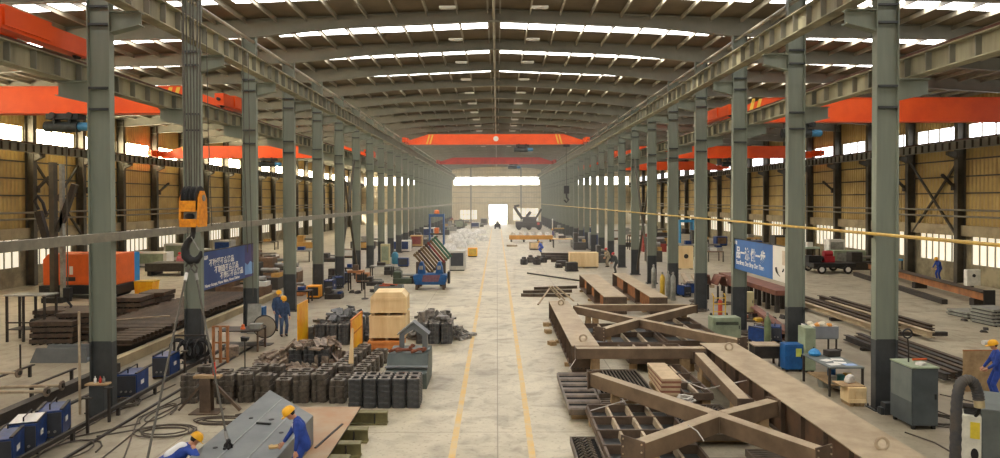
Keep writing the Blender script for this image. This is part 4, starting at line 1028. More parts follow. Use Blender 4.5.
# machine with the thick hose at the edge --------------------------
t = thing('extraction_unit', 'grey green machine with cream control panel at the lower corner', 'machine', (10.15, 14.6, 0), R(-30))
MB().box(0, 1.5, 0, 1.7, .06, 1.6).build('housing', M_grcab, t, bevel=.02)
q = MB().box(-.36, -.001, -.02, .5, .3, 1.42).build('control_panel', mat('panel_cream', (222, 218, 200), .5), t, bevel=.01)
MB().box(-.2, -.03, -.027, -.021, .95, 1.3).build('label_patch', mat('label_yellow', (228, 204, 60), .5), q)
MB().prism([(-.12 + .07 * math.cos(a), .62 + .13 * math.sin(a)) for a in [i * PI / 8 for i in range(16)]], -.027, -.021, 'y').build('dark_opening', M_black, q)
MB().box(-.3, -.05, .1, .4, 1.421, 1.5).build('motor_mount', M_black, t); MB().tube((-.34, .2, 1.57), (.0, .2, 1.57), .06, 10).build('motor', M_dark, t)
for x in (.1, 1.3):
    for y in (.1, 1.5): MB().box(x, x + .12, y, y + .12, 0, .059).build('foot', M_black, t)
hp = [(9.88, 14.3, 1.88), (9.85, 14.3, 2.06), (9.77, 14.3, 2.24), (9.64, 14.3, 2.3), (9.5, 14.3, 2.22), (9.42, 14.28, 1.95), (9.38, 14.25, 1.5), (9.34, 14.2, .9), (9.3, 14.15, .4), (9.26, 14.1, .14)]
hose = thing('suction_hose', 'thick dark corrugated hose arching up beside the corner machine', 'hose', hp[0])
pts = []
for i in range(len(hp) - 1):
    for k in range(6): pts.append(V(hp[i]).lerp(V(hp[i + 1]), k / 6) - V(hp[0]))
pts.append(V(hp[-1]) - V(hp[0]))
for _ in range(4): pts = [pts[0]] + [(a + b * 2 + c) / 4 for a, b, c in zip(pts, pts[1:], pts[2:])] + [pts[-1]]
MB().path(pts, [.1 if i % 2 else .112 for i in range(len(pts))], 14).build('hose_body', mat('hose_dark', (76, 70, 62), .6, 0, rgb2=(56, 56, 58), scale=3), hose, smooth=True)
MB().path([(0, 0, .0), (.01, 0, -.08), (.015, 0, -.16)], .1, 12).build('hose_cuff', mat('cuff_tan', (176, 160, 120), .6), hose, smooth=True)
MB().path([(.015, 0, -.161), (.03, .06, -.3), (.02, .13, -.38)], .035, 8).build('thin_tube', M_black, hose, smooth=True)
# board propped behind
p = G(963, 392)
t = thing('plywood_board', 'large tan plywood board with rusty top edge standing behind the hose', 'board', (p.x + .75, p.y, 0))
MB().box(-.75, .95, -.02, .02, .02, 1.28).build('sheet', M_wood2, t); MB().box(-.75, .95, -.03, .03, 1.281, 1.31).build('edge_strip', M_rust, t)
for x in (-.6, .8): MB().prism([(-.02, 0), (.5, 0), (.0, .8)], x - .02, x + .02, 'x', Matrix.Translation((0, .041, 0))).build('brace_foot', M_wood2, t)

# more clutter between the girders and the columns
p = G(768, 367); t = thing('small_table', 'small dark table with tan plate top behind the widest girder', 'table', (p.x, p.y + .3, 0)); MB().box(-.5, .5, -.35, .35, .74, .78).build('top', M_tan, t); MB().box(-.46, .46, -.3, .3, .3, .739).build('cabinet', M_dark, t)
for sx in (-1, 1):
    for sy in (-1, 1): MB().box(sx * .42 - .03, sx * .42 + .03, sy * .27 - .03, sy * .27 + .03, 0, .299).build('leg', M_dark, t)
p = G(722, 319); t = thing('bottle_trolley', 'yellow and red tube trolley behind the pale green vented cabinet', 'trolley', (p.x, p.y + .4, 0))
for x in (-.3, .3): MB().path([(x, 0, .08), (x, 0, 1.1), (x, .25, 1.2)], .03, 8).build('side_tube', M_ycyl, t)
for z in (.3, .7, 1.0): MB().tube((-.3, 0, z), (.3, 0, z), .025, 8).build('cross_tube', M_ycyl, t)
MB().box(-.35, .35, -.05, .4, .05, .09).build('foot_plate', M_dark, t); MB().lathe([(.1, .0901), (.11, .1), (.11, .8), (.05, .9)], 12, Matrix.Translation((.1, .2, 0))).build('bottle', mat('bottle_rust', (190, 80, 50), .5), t, smooth=True)
for x in (-.4, .4): w = MB(); w.tube((x - .03, .1, .12), (x + .03, .1, .12), .12, 12); w.build('wheel', M_black, t)
HEAPS = {"A":[[274,593,907,39,0,0,999],[-335,389,907,998,0,0,-59],[-873,1473,220,17,707,17,-707],[-25,1734,65,0,-983,182,0],[-20,915,907,890,0,0,456],[466,997,907,7,0,0,1000],[108,1447,907,509,0,0,861],[319,857,1037,892,0,0,451],[336,109,220,531,467,531,-467],[1400,598,150,94,94,-701,-701],[-622,720,970,57,14,240,969],[1389,1314,65,0,872,490,0],[-449,1082,907,295,0,0,955],[-980,1022,217,0,459,0,-889],[903,918,220,701,95,701,-95],[-485,1667,519,10,709,-49,704],[-1360,535,220,61,705,-61,705],[-1097,114,150,684,684,180,180],[1509,892,219,181,815,-339,434],[42,-71,220,605,366,-605,366],[392,135,590,0,0,707,-707],[-705,1731,520,624,-333,-624,-333],[-1501,949,195,0,747,664,0],[841,-51,235,204,-90,-892,-393],[755,29,159,881,435,83,168],[96,1090,1101,495,125,-211,-834],[420,1583,150,706,707,27,27],[-297,135,220,500,-500,-500,-500],[-356,1412,980,984,-145,85,-65],[-1159,640,150,482,482,-517,-517],[648,540,979,981,20,191,24],[-496,-135,150,707,707,0,0],[-865,531,150,500,500,500,500],[-417,1984,150,702,-702,-87,87],[921,353,383,674,426,516,313],[48,-380,907,0,-548,-836,0],[779,1359,907,0,401,-916,0],[902,961,660,92,-701,-92,-701],[-1001,1997,280,344,-344,-618,618],[42,1505,1122,251,251,661,661],[464,-15,454,664,653,-221,289],[1082,1430,65,0,853,521,0],[558,-113,880,962,-172,-37,-208],[-1428,944,65,0,227,974,0],[835,1798,150,637,637,-308,-308],[1184,169,283,403,-800,77,438],[-265,-22,644,626,-329,-328,-626],[823,1601,229,687,554,-439,-165],[1543,-82,220,439,555,439,-555],[-876,1052,653,0,-728,0,-686],[-1384,267,150,701,701,93,93],[1299,-13,216,208,433,-592,-648],[1353,1459,280,97,-97,-700,700],[1069,1945,202,117,-880,-280,-366],[1722,1737,65,829,0,0,-559],[-135,2661,65,0,1000,14,0],[1227,-340,150,691,691,-148,-148],[-612,1743,150,31,-31,706,-706],[1304,2053,150,628,-628,325,-325],[-411,-135,450,0,0,707,-707],[346,1992,220,567,-422,567,422],[-792,19,150,696,696,125,125],[-287,1743,568,486,-574,-564,341],[-1231,1125,265,649,210,-675,-280],[1069,402,102,36,910,-406,80],[-173,2377,130,967,254,4,15],[1335,552,580,643,-643,294,-294],[200,596,1131,855,418,-135,-277],[-1149,1990,65,719,0,0,-695],[-1682,612,276,174,-946,-264,-72],[1568,337,65,0,352,-936,0],[-336,-314,983,710,128,-133,680],[-896,-396,908,0,-959,283,0],[-1795,672,65,929,0,0,-369],[102,2034,224,623,423,-546,-367],[89,-285,1038,573,0,0,820],[-163,1658,200,997,73,-28,2],[276,2080,505,52,0,0,-999],[-1011,1620,220,10,-707,10,707],[-1149,1620,229,360,583,-401,-609],[1244,631,365,0,320,947,0],[-491,1093,1097,309,10,178,-934],[478,2292,65,741,0,0,671],[-138,57,923,367,-901,-87,215],[-1069,634,473,748,-530,17,399],[111,415,1087,549,421,124,-711],[-1195,1475,436,43,776,519,357],[1164,1050,227,489,-719,486,-93],[1407,2500,65,920,0,0,-392],[-1380,1929,161,543,198,-124,-807],[-1603,1559,65,0,-398,-917,0],[1151,1338,350,489,-511,-489,-511],[-58,2135,239,347,605,366,616],[-504,48,697,366,151,849,-350],[738,2369,150,524,-524,475,-475],[358,1719,231,108,180,-732,648],[-1594,1092,326,679,-10,-7,734],[-220,1755,344,41,-780,-621,-69],[-228,643,1037,718,0,0,-696],[487,1424,989,665,-239,-2,707],[-1641,1336,194,15,-96,995,11],[513,1759,455,914,266,140,272],[-862,77,520,597,382,591,-386],[-1204,886,450,127,87,309,-938],[-816,2158,65,541,0,0,841],[189,2067,635,874,0,0,485],[887,1907,354,68,-448,-879,149],[-1176,347,413,261,-262,166,-914],[-191,365,1143,717,199,189,-641],[-1267,23,450,31,-31,706,-706]],"B":[[547,90,210,500,500,500,-500],[-333,-194,210,687,167,687,-167],[19,1100,736,625,0,0,-780],[550,242,736,735,0,0,678],[-58,646,736,144,0,0,990],[-552,493,736,996,0,0,91],[401,1250,802,426,-112,228,-869],[267,108,820,359,492,-467,-641],[-115,40,210,582,-401,582,401],[-455,39,210,398,584,398,-584],[67,-232,154,2,-4,-903,431],[558,-315,210,500,500,500,-500],[-705,803,803,485,-47,-138,-862],[-154,694,1006,575,-411,575,411],[-162,-315,590,386,386,593,-593],[-354,1084,736,994,0,0,-110],[682,898,736,975,0,0,-223],[-125,213,736,649,0,0,761],[551,-12,852,706,124,143,-682],[-282,1208,856,758,0,0,-652],[-935,998,173,960,200,167,104],[1036,853,60,0,652,758,0],[-199,1901,60,464,0,0,886],[-236,1497,150,0,0,-919,395],[-286,-84,630,79,-703,-79,-703],[-192,399,856,648,0,0,-762],[-754,-165,60,159,0,0,987],[862,1333,270,707,78,-203,-673],[-1038,1423,60,996,0,0,-90],[-948,-34,180,950,0,0,311],[966,833,253,153,667,726,-68],[-1366,497,60,0,225,-974,0],[-880,621,150,532,532,-465,-465],[-685,-145,332,807,331,102,-479],[-514,432,856,603,0,0,-798],[317,1466,210,585,-397,585,397],[-1008,586,150,465,-465,-533,533],[1255,369,60,0,1000,13,0],[1311,1059,118,130,-579,-785,177],[-916,210,325,274,765,-337,475],[-261,1808,180,0,1000,10,0],[303,931,850,473,3,272,-838],[-1109,454,356,28,431,902,18],[537,525,837,828,-130,-71,-541],[370,-170,941,212,93,-188,954],[724,-178,218,180,-93,701,684],[776,136,243,290,605,-365,-645],[-199,1989,420,0,39,-999,0],[-679,1315,826,239,-239,666,-665],[1025,46,150,214,214,-674,-674],[-81,1873,300,156,0,0,988],[1397,-36,60,0,-938,-346,0],[923,498,172,38,-996,24,-79],[156,442,953,677,-636,328,170],[11,2226,60,496,0,0,868],[1108,106,360,0,787,617,0],[-184,272,1066,702,702,-87,-87],[-904,-252,357,63,-386,-855,-342],[549,654,925,813,-121,-79,-564],[586,1633,60,0,878,-478,0],[427,-168,570,633,638,313,308],[244,-58,155,84,-172,-883,430],[-28,-126,621,433,596,562,-377],[1127,-282,60,0,-915,403,0],[-436,-596,1053,578,407,-578,407],[1605,692,60,349,0,0,-937],[861,1251,151,83,-702,677,-206],[1151,1553,60,568,0,0,823],[-1194,1111,123,121,-637,754,102],[1036,115,480,0,537,-844,0],[204,-186,460,655,657,263,265],[797,511,453,674,-316,570,-347],[-198,1087,976,775,0,0,-631],[133,1701,451,197,21,-106,-974],[-486,-122,572,614,-219,-431,624],[-1407,734,158,100,53,-467,-877],[-1220,234,142,927,72,197,-312],[442,-489,1023,328,1,0,-945],[445,640,1056,398,-55,134,906],[646,-447,903,887,0,-1,462]],"C":[[-492,-68,716,359,0,0,-933],[201,26,716,690,0,0,724],[-1021,18,253,820,188,-121,-527],[-297,-509,716,754,0,0,-656],[874,282,641,573,232,173,767],[284,-641,716,985,0,0,-175],[799,-425,181,448,-536,441,-564],[1052,-568,40,0,945,327,0],[-790,199,250,0,-707,0,707],[-205,640,254,671,671,-223,223],[946,-58,252,377,-623,-482,-488],[728,-745,183,14,147,692,-707],[243,640,246,204,-204,677,677],[647,-825,250,479,520,479,-520],[650,652,509,514,-480,-485,-520],[142,-1188,211,229,-321,-917,62],[1061,24,253,522,-459,595,403],[-1390,-50,201,7,945,-327,25],[822,688,130,58,58,705,705],[1281,-719,40,0,-327,945,0],[-919,-767,282,169,-943,-6,-288],[-870,282,130,500,-500,-500,500],[-1052,-244,40,0,813,582,0],[888,235,250,636,-309,636,309],[-1405,215,40,0,-755,656,0],[992,489,130,685,-685,175,-175],[26,881,281,33,637,299,-709],[-335,803,164,536,817,204,59],[921,861,40,0,-68,-998,0],[716,-1060,120,0,1000,-31,0],[662,1061,120,0,-770,-638,0],[896,-1092,40,0,157,-988,0],[-1176,350,95,58,-111,-9,-992],[-51,-393,768,657,-99,-6,748],[-746,-1115,40,697,0,0,717],[-537,-84,796,627,0,0,779],[-582,857,130,667,-667,-235,235],[937,-246,254,881,-190,424,-92],[486,1040,40,0,-816,-578,0],[-68,1174,40,0,999,44,0],[157,995,120,857,0,0,-516],[568,241,766,561,84,57,-822],[-1651,218,218,443,36,-284,-849],[-852,789,239,54,-509,32,859],[-132,-270,823,483,-96,18,870],[-2008,379,89,69,39,-138,-987],[27,-1236,40,0,-953,-303,0],[916,1119,149,369,-197,128,-899],[-1914,-159,120,0,-630,776,0],[244,931,312,707,-505,255,-424],[-1489,-358,189,101,-186,-973,96],[-1129,-65,120,0,296,955,0],[-838,-368,250,706,-36,-706,-36],[-1496,-313,101,658,38,134,740],[-460,-839,136,60,-274,-939,-199],[-1434,821,40,978,0,0,210],[-91,-736,74,991,137,0,0],[580,-73,787,944,135,50,-298],[-1642,-461,40,0,-877,481,0],[312,-731,250,11,707,11,-707],[-280,-993,156,866,185,115,-450],[-669,1343,120,0,-933,-360,0],[323,-1023,130,351,-351,-614,614],[-20,164,772,94,-801,579,-118],[-1482,-824,40,0,978,209,0],[626,1402,40,984,0,0,-179],[-396,756,457,698,-429,-300,-489],[-1912,771,134,869,92,159,460],[-1217,-617,186,657,-234,313,-645],[-135,-1318,133,58,6,49,-997],[-359,-1787,120,0,-689,724,0],[-234,-141,899,945,-18,-42,-325],[-1638,706,164,996,3,90,6],[-887,-799,188,250,322,89,-909],[-345,-594,796,538,0,0,843],[-1175,-1128,150,62,-252,965,-42],[-652,-1626,145,339,-186,-103,916],[-1477,-831,162,146,-744,-653,-1],[-376,-1725,40,0,-662,-750,0],[-1814,36,40,0,-598,801,0],[1345,330,40,879,0,0,476],[-944,1011,295,26,907,-56,416],[-741,-262,791,888,225,-376,-143],[-182,902,288,523,-285,236,768],[-1101,-1146,81,74,501,862,14],[-54,1575,103,933,-270,66,-227],[333,1676,94,25,969,-223,107],[244,-219,819,477,176,-117,853],[-286,-1413,203,49,-998,24,-2],[-594,1557,40,694,0,0,-720],[172,484,807,145,-173,-67,-972],[-1278,-1423,40,0,555,832,0],[-473,320,716,999,0,0,46],[-1529,810,226,579,75,50,810],[-1236,1096,210,642,-641,-297,298],[-633,-1159,221,93,28,968,-229],[-938,1143,40,0,-204,979,0],[-954,-207,476,604,-628,-355,339],[-1159,160,365,906,-23,-62,-418],[-332,1324,215,7,1,57,998],[-628,1045,198,274,-878,-361,-155],[-1171,-167,294,498,-26,2,867],[-1863,372,214,981,-134,-81,112],[-856,433,513,45,-637,37,769],[-1217,652,192,451,-306,147,-825],[-993,607,231,553,373,-434,-606],[-997,851,379,5,-414,48,909],[-272,1318,113,125,925,358,-36],[-1359,918,380,805,0,0,-594],[466,-249,852,645,196,-28,738],[1061,963,165,775,138,126,603],[-1436,-11,357,386,214,1,-897],[728,109,868,12,941,124,-315],[487,513,890,992,-55,-47,105],[-1787,712,309,390,61,27,-919],[-2026,872,94,158,-745,-632,144],[411,1085,151,69,-849,486,-195]]}
# ------------------------------------------------------------------ grey box girder on its plate and beams
M_gird = mat('girder_grey', (122, 126, 124), .45, 0.1, rgb2=(104, 108, 108), scale=.9, detail=6)
M_cast = mat('casting_dark', (98, 89, 77), .5, .1, rgb2=(54, 49, 44), scale=5, detail=6)
M_castb = mat('casting_black', (84, 84, 82), .42, .2, rgb2=(56, 56, 56), scale=5, detail=6)
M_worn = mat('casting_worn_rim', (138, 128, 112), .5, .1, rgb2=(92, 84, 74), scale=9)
M_slate = mat('bracket_slate', (120, 120, 118), .4, .25, rgb2=(74, 74, 72), scale=5, detail=6)
M_dust = mat('bracket_dusty', (160, 154, 144), .5, .1, rgb2=(96, 94, 90), scale=4, detail=6)
M_brn = mat('bracket_brown', (156, 138, 118), .5, .1, rgb2=(92, 80, 70), scale=5, detail=6)
M_orwood = mat('orange_wood', (214, 142, 76), .7, 0, rgb2=(190, 118, 58), scale=2.2, detail=6)
for i, (y, xr) in enumerate(((18.7, -2.95), (17.3, -3.22), (16.3, -3.2), (15.4, -3.28), (14.2, -3.3), (12.5, -3.2))):
    t = thing('support_beam', 'short yellowish I beam on the floor under the rusty plate, %s from its far edge' % ORD[i], 'beam', (-6.1, y, 0), 0, 'beams under the plate')
    MB().ibeam((0, 0, .17), (xr + 6.1, 0, .17), .26, .338, .025, .035).build('beam', mat('beam_olive', (136, 128, 84), .6, 0, rgb2=(104, 98, 66), scale=2), t)
    MB().box(xr + 6.1 - .35, xr + 6.1 - .33, -.12, -.014, .037, .3).build('stiffener', M_dark, t)
pl = thing('steel_plate', 'rusty tan steel plate lying on beams beneath the grey box girder', 'plate', (-5.0, 15.6, .3405))
MB().box(-.9, 1.27, -3.5, 3.4, 0, .03).build('sheet', mat('plate_rust', (172, 152, 122), .5, .1, rgb2=(168, 126, 88), scale=.7, detail=8), pl)
MB().box(1.271, 1.277, -3.5, 3.4, 0, .03).build('cut_edge', M_dark, pl)
MB().bar((.86, .2, .043), (1.1, 1.9, .043), .05, .022).build('weld_bead', M_dark, pl)
g = thing('box_girder', 'wide slate grey box girder with mitred end slung under the hook', 'girder', (BX0, 8.0, .3715))
W = BX1 - BX0
MB().prism([(0, 0), (W, 0), (W, 8.1), (0, 10.3)], 0, .66, 'z').build('box_shell', M_gird, g, bevel=.008)
for x, y1 in ((.58, 9.4), (1.16, 8.7)):
    MB().box(x - .014, x + .014, .05, y1, .6605, .672).build('weld_seam', mat('seam_pale', (156, 158, 154), .4, .2), g)
for i, (x, y) in enumerate(((.3, 6.0), (.35, 7.9), (.85, 7.8), (1.35, 6.9), (.2, 4.9))):
    MB().tube((x, y, .6605), (x, y, .668), .05 if i != 2 else .06, 12).build('bolt_hole', M_black, g)
MB().bar((.62, 7.5, .682), (.95, 7.42, .682), .05, .04).build('lashing_cleat', M_black, g)
ey = MB(); ey.ring((-5.42 - BX0, 6.0, .74), .08, .025, 'x', 14, 8); ey.box(-5.42 - BX0 - .06, -5.42 - BX0 + .06, 5.88, 6.12, .661, .69); ey.build('lifting_lug', M_black, g)
on('work_glove', 'tan work glove on the grey girder by the leaning worker', 'glove', MB().prism([(-.1, -.06), (.05, -.08), (.14, -.03), (.12, 0), (.16, .03), (.1, .07), (.0, .05), (-.03, .11), (-.07, .08), (-.1, .05)], 0, .035, 'z'), mat('glove_tan', (214, 178, 120), .8), -4.5, 14.0, 1.036, .4)

# ------------------------------------------------------------------ castings
def casting_mesh():
    m = MB(); a, b, h = .23, .19, .168
    c = .05
    o = [(-a + c, -b), (-.06, -b), (-.05, -b + .03), (.05, -b + .03), (.06, -b), (a - c, -b), (a, -b + c), (a, b - c), (a - c, b), (.06, b), (.05, b - .03), (-.05, b - .03), (-.06, b), (-a + c, b), (-a, b - c), (-a, -b + c)]
    i_ = [(x * .55, y * .5) for x, y in o]
    n = len(o)
    vs = [(x, y, 0.006) for x, y in o] + [(x, y, h - .03) for x, y in o] + [(x * .93, y * .93, h) for x, y in o] + [(x, y, h) for x, y in i_] + [(x, y, h - .11) for x, y in i_]
    fs = []
    for L in range(4): fs += [(L * n + k, L * n + (k + 1) % n, (L + 1) * n + (k + 1) % n, (L + 1) * n + k) for k in range(n)]
    fs += [tuple(reversed(range(n))), tuple(range(4 * n, 5 * n))]
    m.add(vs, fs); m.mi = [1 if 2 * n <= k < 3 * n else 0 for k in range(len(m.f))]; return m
cast_me = {}
def casting(name, x, y, z, rz, mt, label, group):
    key = mt.name
    if key not in cast_me:
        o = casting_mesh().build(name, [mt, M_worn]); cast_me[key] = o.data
    else: o = bpy.data.objects.new(name, cast_me[key]); COL.objects.link(o)
    o.location = (x, y, z); o.rotation_euler = (0, 0, rz); o.name = name
    return tag(o, label, 'casting', group)
rs = random.Random(11)
def stack(name, x, y, n, mt, label, group, j=.02, rot=0.0):
    rot += rs.uniform(-1, 1) * j * 3
    for k in range(n): casting(name, x + rs.uniform(-j, j) * .6, y + rs.uniform(-j, j) * .6, .169 * k, rot + rs.uniform(-1, 1) * j * 2.5, mt, label, group)
for r in range(3):
    for i in range(9):
        if r == 0 and i == 1: continue
        stack('hollow_casting', -9.15 + .55 * i + rs.uniform(-.03, .03), 20.75 + .55 * r + (.1 if i % 2 else 0), rs.choice((4, 5, 5)) if r else rs.choice((4, 4, 5)), M_cast, 'dark hollow casting in the long row of stacks behind the stanchion and grey girder', 'castings in the long row', .035)
for r in range(2):
    for i in range(5):
        stack('hollow_casting', -4.12 + .42 * i, 20.3 + .46 * r, 5, M_castb, 'black rimmed casting in the tight block of stacks before the grey pedestal', 'castings in the tight block', .008, PI / 2)
for i in range(6):
    for r in range(2):
        stack('hollow_casting', -4.5 - .62 * r + .04 * i, 22.75 + .6 * i, 4 if r else 3, M_cast, 'dark casting in the stacks leading back from grey pedestal to wooden crates', 'castings leading back to the crates')
AO, BO, CO = (-6.65, 29.9), (-2.75, 30.2), (-6.75, 25.5)
for i in range(4):
    for r in range(2): stack('block_casting', AO[0] - .75 + .5 * i, AO[1] - .8 + .4 * r, 5, M_castb, 'black casting in the stacks holding up the slate bracket heap', 'castings under the slate heap', .008)
for i in range(3):
    for r in range(3): stack('block_casting', AO[0] - .5 + .5 * i, AO[1] + .42 + .43 * r, 5, M_castb, 'black casting buried under the slate bracket heap', 'castings buried in the slate heap', .005)
for i in range(3):
    for r in range(2): stack('block_casting', BO[0] - .42 + .52 * i, BO[1] - .94 + .39 * r, 5, M_castb, 'black casting in the stacks below the dusty bracket heap by the aisle line', 'castings under the dusty heap', .008)
for i in range(3):
    for r in range(3): stack('block_casting', BO[0] - .48 + .48 * i, BO[1] + .35 + .4 * r, 4, M_castb, 'black casting buried under the dusty bracket heap', 'castings buried in the dusty heap', .005)
for i in range(3):
    for r in range(3): stack('block_casting', CO[0] - .5 + .5 * i, CO[1] - .41 + .41 * r, 4, M_castb, 'black casting buried under the brown bracket heap', 'castings buried in the brown heap', .005)
def bracket_mesh(dx, dy, dz):
    m = MB(); t = .035; a, b, c = dx / 2, dy / 2, dz / 2
    m.prism([(-b, -c), (-b + .03, -c), (-b + .05, c - t), (b - .05, c - t), (b - .03, -c), (b, -c), (b - .01, c), (-b + .01, c)], -a, a, 'x')
    m.prism([(-b + .055, -c + .01), (b - .055, -c + .01), (b - .055, c - t - .002), (-b + .055, c - t - .002)], -.03, .03, 'x')
    return m
for key, (ox, oy), dims, mt, nm, lab in (('A', AO, (.44, .3, .13), M_slate, 'slate_bracket', 'slate grey steel bracket in the tall heap beyond the upright yellow board'),
                                        ('B', BO, (.42, .3, .12), M_dust, 'dusty_bracket', 'dusty grey steel bracket in the heap between crates and aisle line'),
                                        ('C', CO, (.5, .26, .08), M_brn, 'brown_bracket', 'brownish steel bracket in the flat heap before the upright yellow board')):
    me = None
    for r in HEAPS[key]:
        if me is None: o = bracket_mesh(*[q - .008 for q in dims]).build(nm, mt); me = o.data
        else: o = bpy.data.objects.new(nm, me); COL.objects.link(o)
        o.rotation_mode = 'QUATERNION'; o.location = (ox + r[0] / 1000, oy + r[1] / 1000, r[2] / 1000); o.rotation_quaternion = [v / 1000 for v in r[3:]]
        tag(o, lab, 'bracket', 'heaped ' + nm.replace('_', ' ') + 's')
# stanchion before the row of castings -------------------------------
p = G(207, 412)
t = thing('steel_stanchion', 'brown steel stanchion with slanting braces standing before the row of castings', 'stanchion', (p.x, p.y, 0))
MB().ibeam((0, 0, .03), (0, 0, .98), .3, .3, .03, .035, up=(0, 1, 0)).build('post', M_primd, t)
MB().box(-.4, .4, -.3, .3, 0, .029).build('base_plate', M_primd, t)
MB().bar((.17, .0, .85), (.95, .0, .05), .09, .08).build('brace', M_primd, t); MB().bar((-.17, .0, .75), (-.8, .0, .05), .06, .06).build('brace', M_primd, t)
MB().box(-.34, .4, -.12, .12, .981, 1.05).build('timber_cap', M_wood2, t)
on('marker_lamp', 'small red and orange torch standing on the stanchion cap', 'torch', MB().tube((0, 0, 0), (0, 0, .22), .05, 8).tube((0, 0, .22), (0, 0, .36), .03, 8), mat('torch_red', (214, 62, 40), .5), p.x + .22, p.y, 1.0505)
# wooden crates ------------------------------------------------------
CX0, CY0 = -4.38, 28.4
crate('orange wooden pallet box at the bottom of the crate stack', CX0 - .1, CY0 - .1, 1.35, 1.3, .42, .03, 3, 0, False, M_orwood)
crate('pale wooden crate in the middle of the crate stack', CX0, CY0, 1.4, 1.35, 1.0, -.02, 4, .421, False)
crate('pale wooden crate with sloping lid on top of the stack', CX0 + .02, CY0, 1.42, 1.35, .92, .05, 2, 1.422, True)
# yellow boards -------------------------------------------------------
M_ysheet = mat('screen_yellow', (244, 190, 30), .4, 0, rgb2=(232, 150, 26), scale=1.4, detail=3)
t = thing('welding_screen', 'tall plain yellow board standing edge-on behind the brown heap', 'screen', (-8.1, 28.3, 0))
MB().box(-.02, .02, 0, 1.5, .04, 1.78).build('sheet', M_ysheet, t)
for y in (.1, 1.4): MB().box(-.25, .25, y - .03, y + .03, 0, .039).build('foot', M_dark, t)
t = thing('welding_screen', 'orange framed glowing yellow board standing beside the wooden crates', 'screen', (-5.3, 25.3, 0))
MB().box(-.012, .012, .06, 1.94, .45, 1.62).build('sheet', M_ysheet, t)
fr = [(0, .06, .04, 1.68), (1.94, 2.0, .04, 1.68)]
for a in fr: MB().box(-.03, .03, *a).build('post', M_orwood, t)
for z in (.39, 1.08, 1.62): MB().box(-.03, .03, .061, 1.939, z, z + .06).build('rail', M_orwood, t)
for y in (.03, 1.97): MB().box(-.3, .3, y - .03, y + .03, 0, .039).build('foot', M_orwood, t)
o = MB().prism([(-.1, 0), (.12, 0), (.06, 1.55), (-.02, 1.55)], -.02, .02, 'y'); q = on('leaning_plank', 'pale tapered plank leaning among castings in front of the yellow screen', 'plank', o, M_wood, -4.66, 21.95, .01); q.rotation_euler = (-.1, .04, .2); q.scale = (1, 1, 1.25)
# grey pedestal with house-shaped frame ----------------------------------
M_ped = mat('pedestal_greygreen', (88, 96, 90), .5, 0, rgb2=(72, 80, 76), scale=1.2)
PX, PY = -2.9, 22.1
t = thing('cast_pedestal', 'big grey green stepped steel pedestal beside the aisle line', 'pedestal', (PX, PY, 0))
MB().prism([(0, 0), (1.7, 0), (1.9, .35), (1.85, 1.02), (.55, 1.02), (.28, .66), (.08, .62), (-.06, .5)], -.66, .66, 'x').build('body', M_ped, t, bevel=.02)
MB().box(-.68, .68, .03, .26, .664, .7).build('ledge_plate', M_gird, t)
t = thing('house_frame', 'grey house-shaped steel frame standing on the stepped pedestal', 'steel frame', (PX + .12, PY + 1.0, 1.021))
MB().prism([(-.46, 0), (-.3, 0), (-.3, .5), (0, .72), (.3, .5), (.3, 0), (.46, 0), (.46, .55), (0, .92), (-.46, .55)], -.05, .05, 'y').build('front_plate', M_gird, t)
for s in (-1, 1):
    MB().bar((s * .52, .15, .54), (s * .005, .15, .95), .52, .03, up=(s * .6, 0, .8)).build('roof_plate', M_gird, t)
MB().box(-.44, -.4, .051, .4, 0, .5).build('side_plate', M_gird, t); MB().box(.4, .44, .051, .4, 0, .5).build('side_plate', M_gird, t)
M_rusty = mat('scrap_rust', (150, 84, 52), .75, .1, rgb2=(96, 58, 42), scale=7, detail=6)
for i, (x, y, w, r) in enumerate(((-.42, .72, .22, .4), (-.1, .62, .3, -.2), (.3, .64, .22, .6), (.5, .8, .16, 1.2), (.1, .78, .14, 1.0))):
    m = MB(); pts = [(w * math.cos(a), .07 * math.sin(2 * a), .055 + .05 * abs(math.sin(a))) for a in [k * PI / 7 for k in range(8)]]; m.path(pts, .05, 7)
    on('rusty_offcut', 'rusty curved offcut lying on the stepped pedestal, %s of five' % ORD[i], 'scrap', m, M_rusty, PX + x, PY + y, 1.022 + (.11 if i == 4 else 0), r)['group'] = 'rusty offcuts'
# ------------------------------------------------------------------ welders, rails and clutter along the hook side column row
for i, (x, y, sh, lab) in enumerate(((-11.15, 15.7, False, 'dusty blue welding machine at the lower corner, nearest of three'), (-11.3, 16.75, True, 'blue welding machine with a white sheet draped over its top'), (-11.35, 17.8, False, 'blue welding machine, third of the row before the nearest column'), (-11.25, 21.5, False, 'blue welding machine with white lettering just beyond the nearest column'), (-11.35, 23.9, False, 'blue welding machine between the nearest two columns of the hook side'))):
    welder(lab, x, y, .35 if i < 3 else .1, 0, sh, s=1.15)
def rail(x, y0, y1, z, h, w, name, label, mt, posts=None, cat='rail', tall=()):
    t = thing(name, label, cat, (x, y0, 0))
    MB().box(-w / 2, w / 2, 0, y1 - y0, z, z + h).build('rail_bar', mt, t)
    if posts:
        y = .2
        while y < y1 - y0: MB().box(-.04, .04, y - .04, y + .04, 0, z - .001).build('post', mt, t); y += posts
    for y in tall:
        q = MB().box(.051, .11, y - .03, y + .03, 0, .92).build('post', mt, t); MB().box(-.03, .19, y - .06, y + .06, .921, .95).build('post_cap', mt, q)
    return t
rail(-10.62, 13.0, 27.2, .22, .1, .1, 'guard_rail', 'low dark guard rail along the foot of the hook side columns', M_dark, 2.1, tall=(4.9, 5.9, 10.5))
rail(-10.05, 13.0, 30.0, 0.001, .05, .07, 'track_rail', 'thin dark floor rail next to the low guard rail', M_dark)
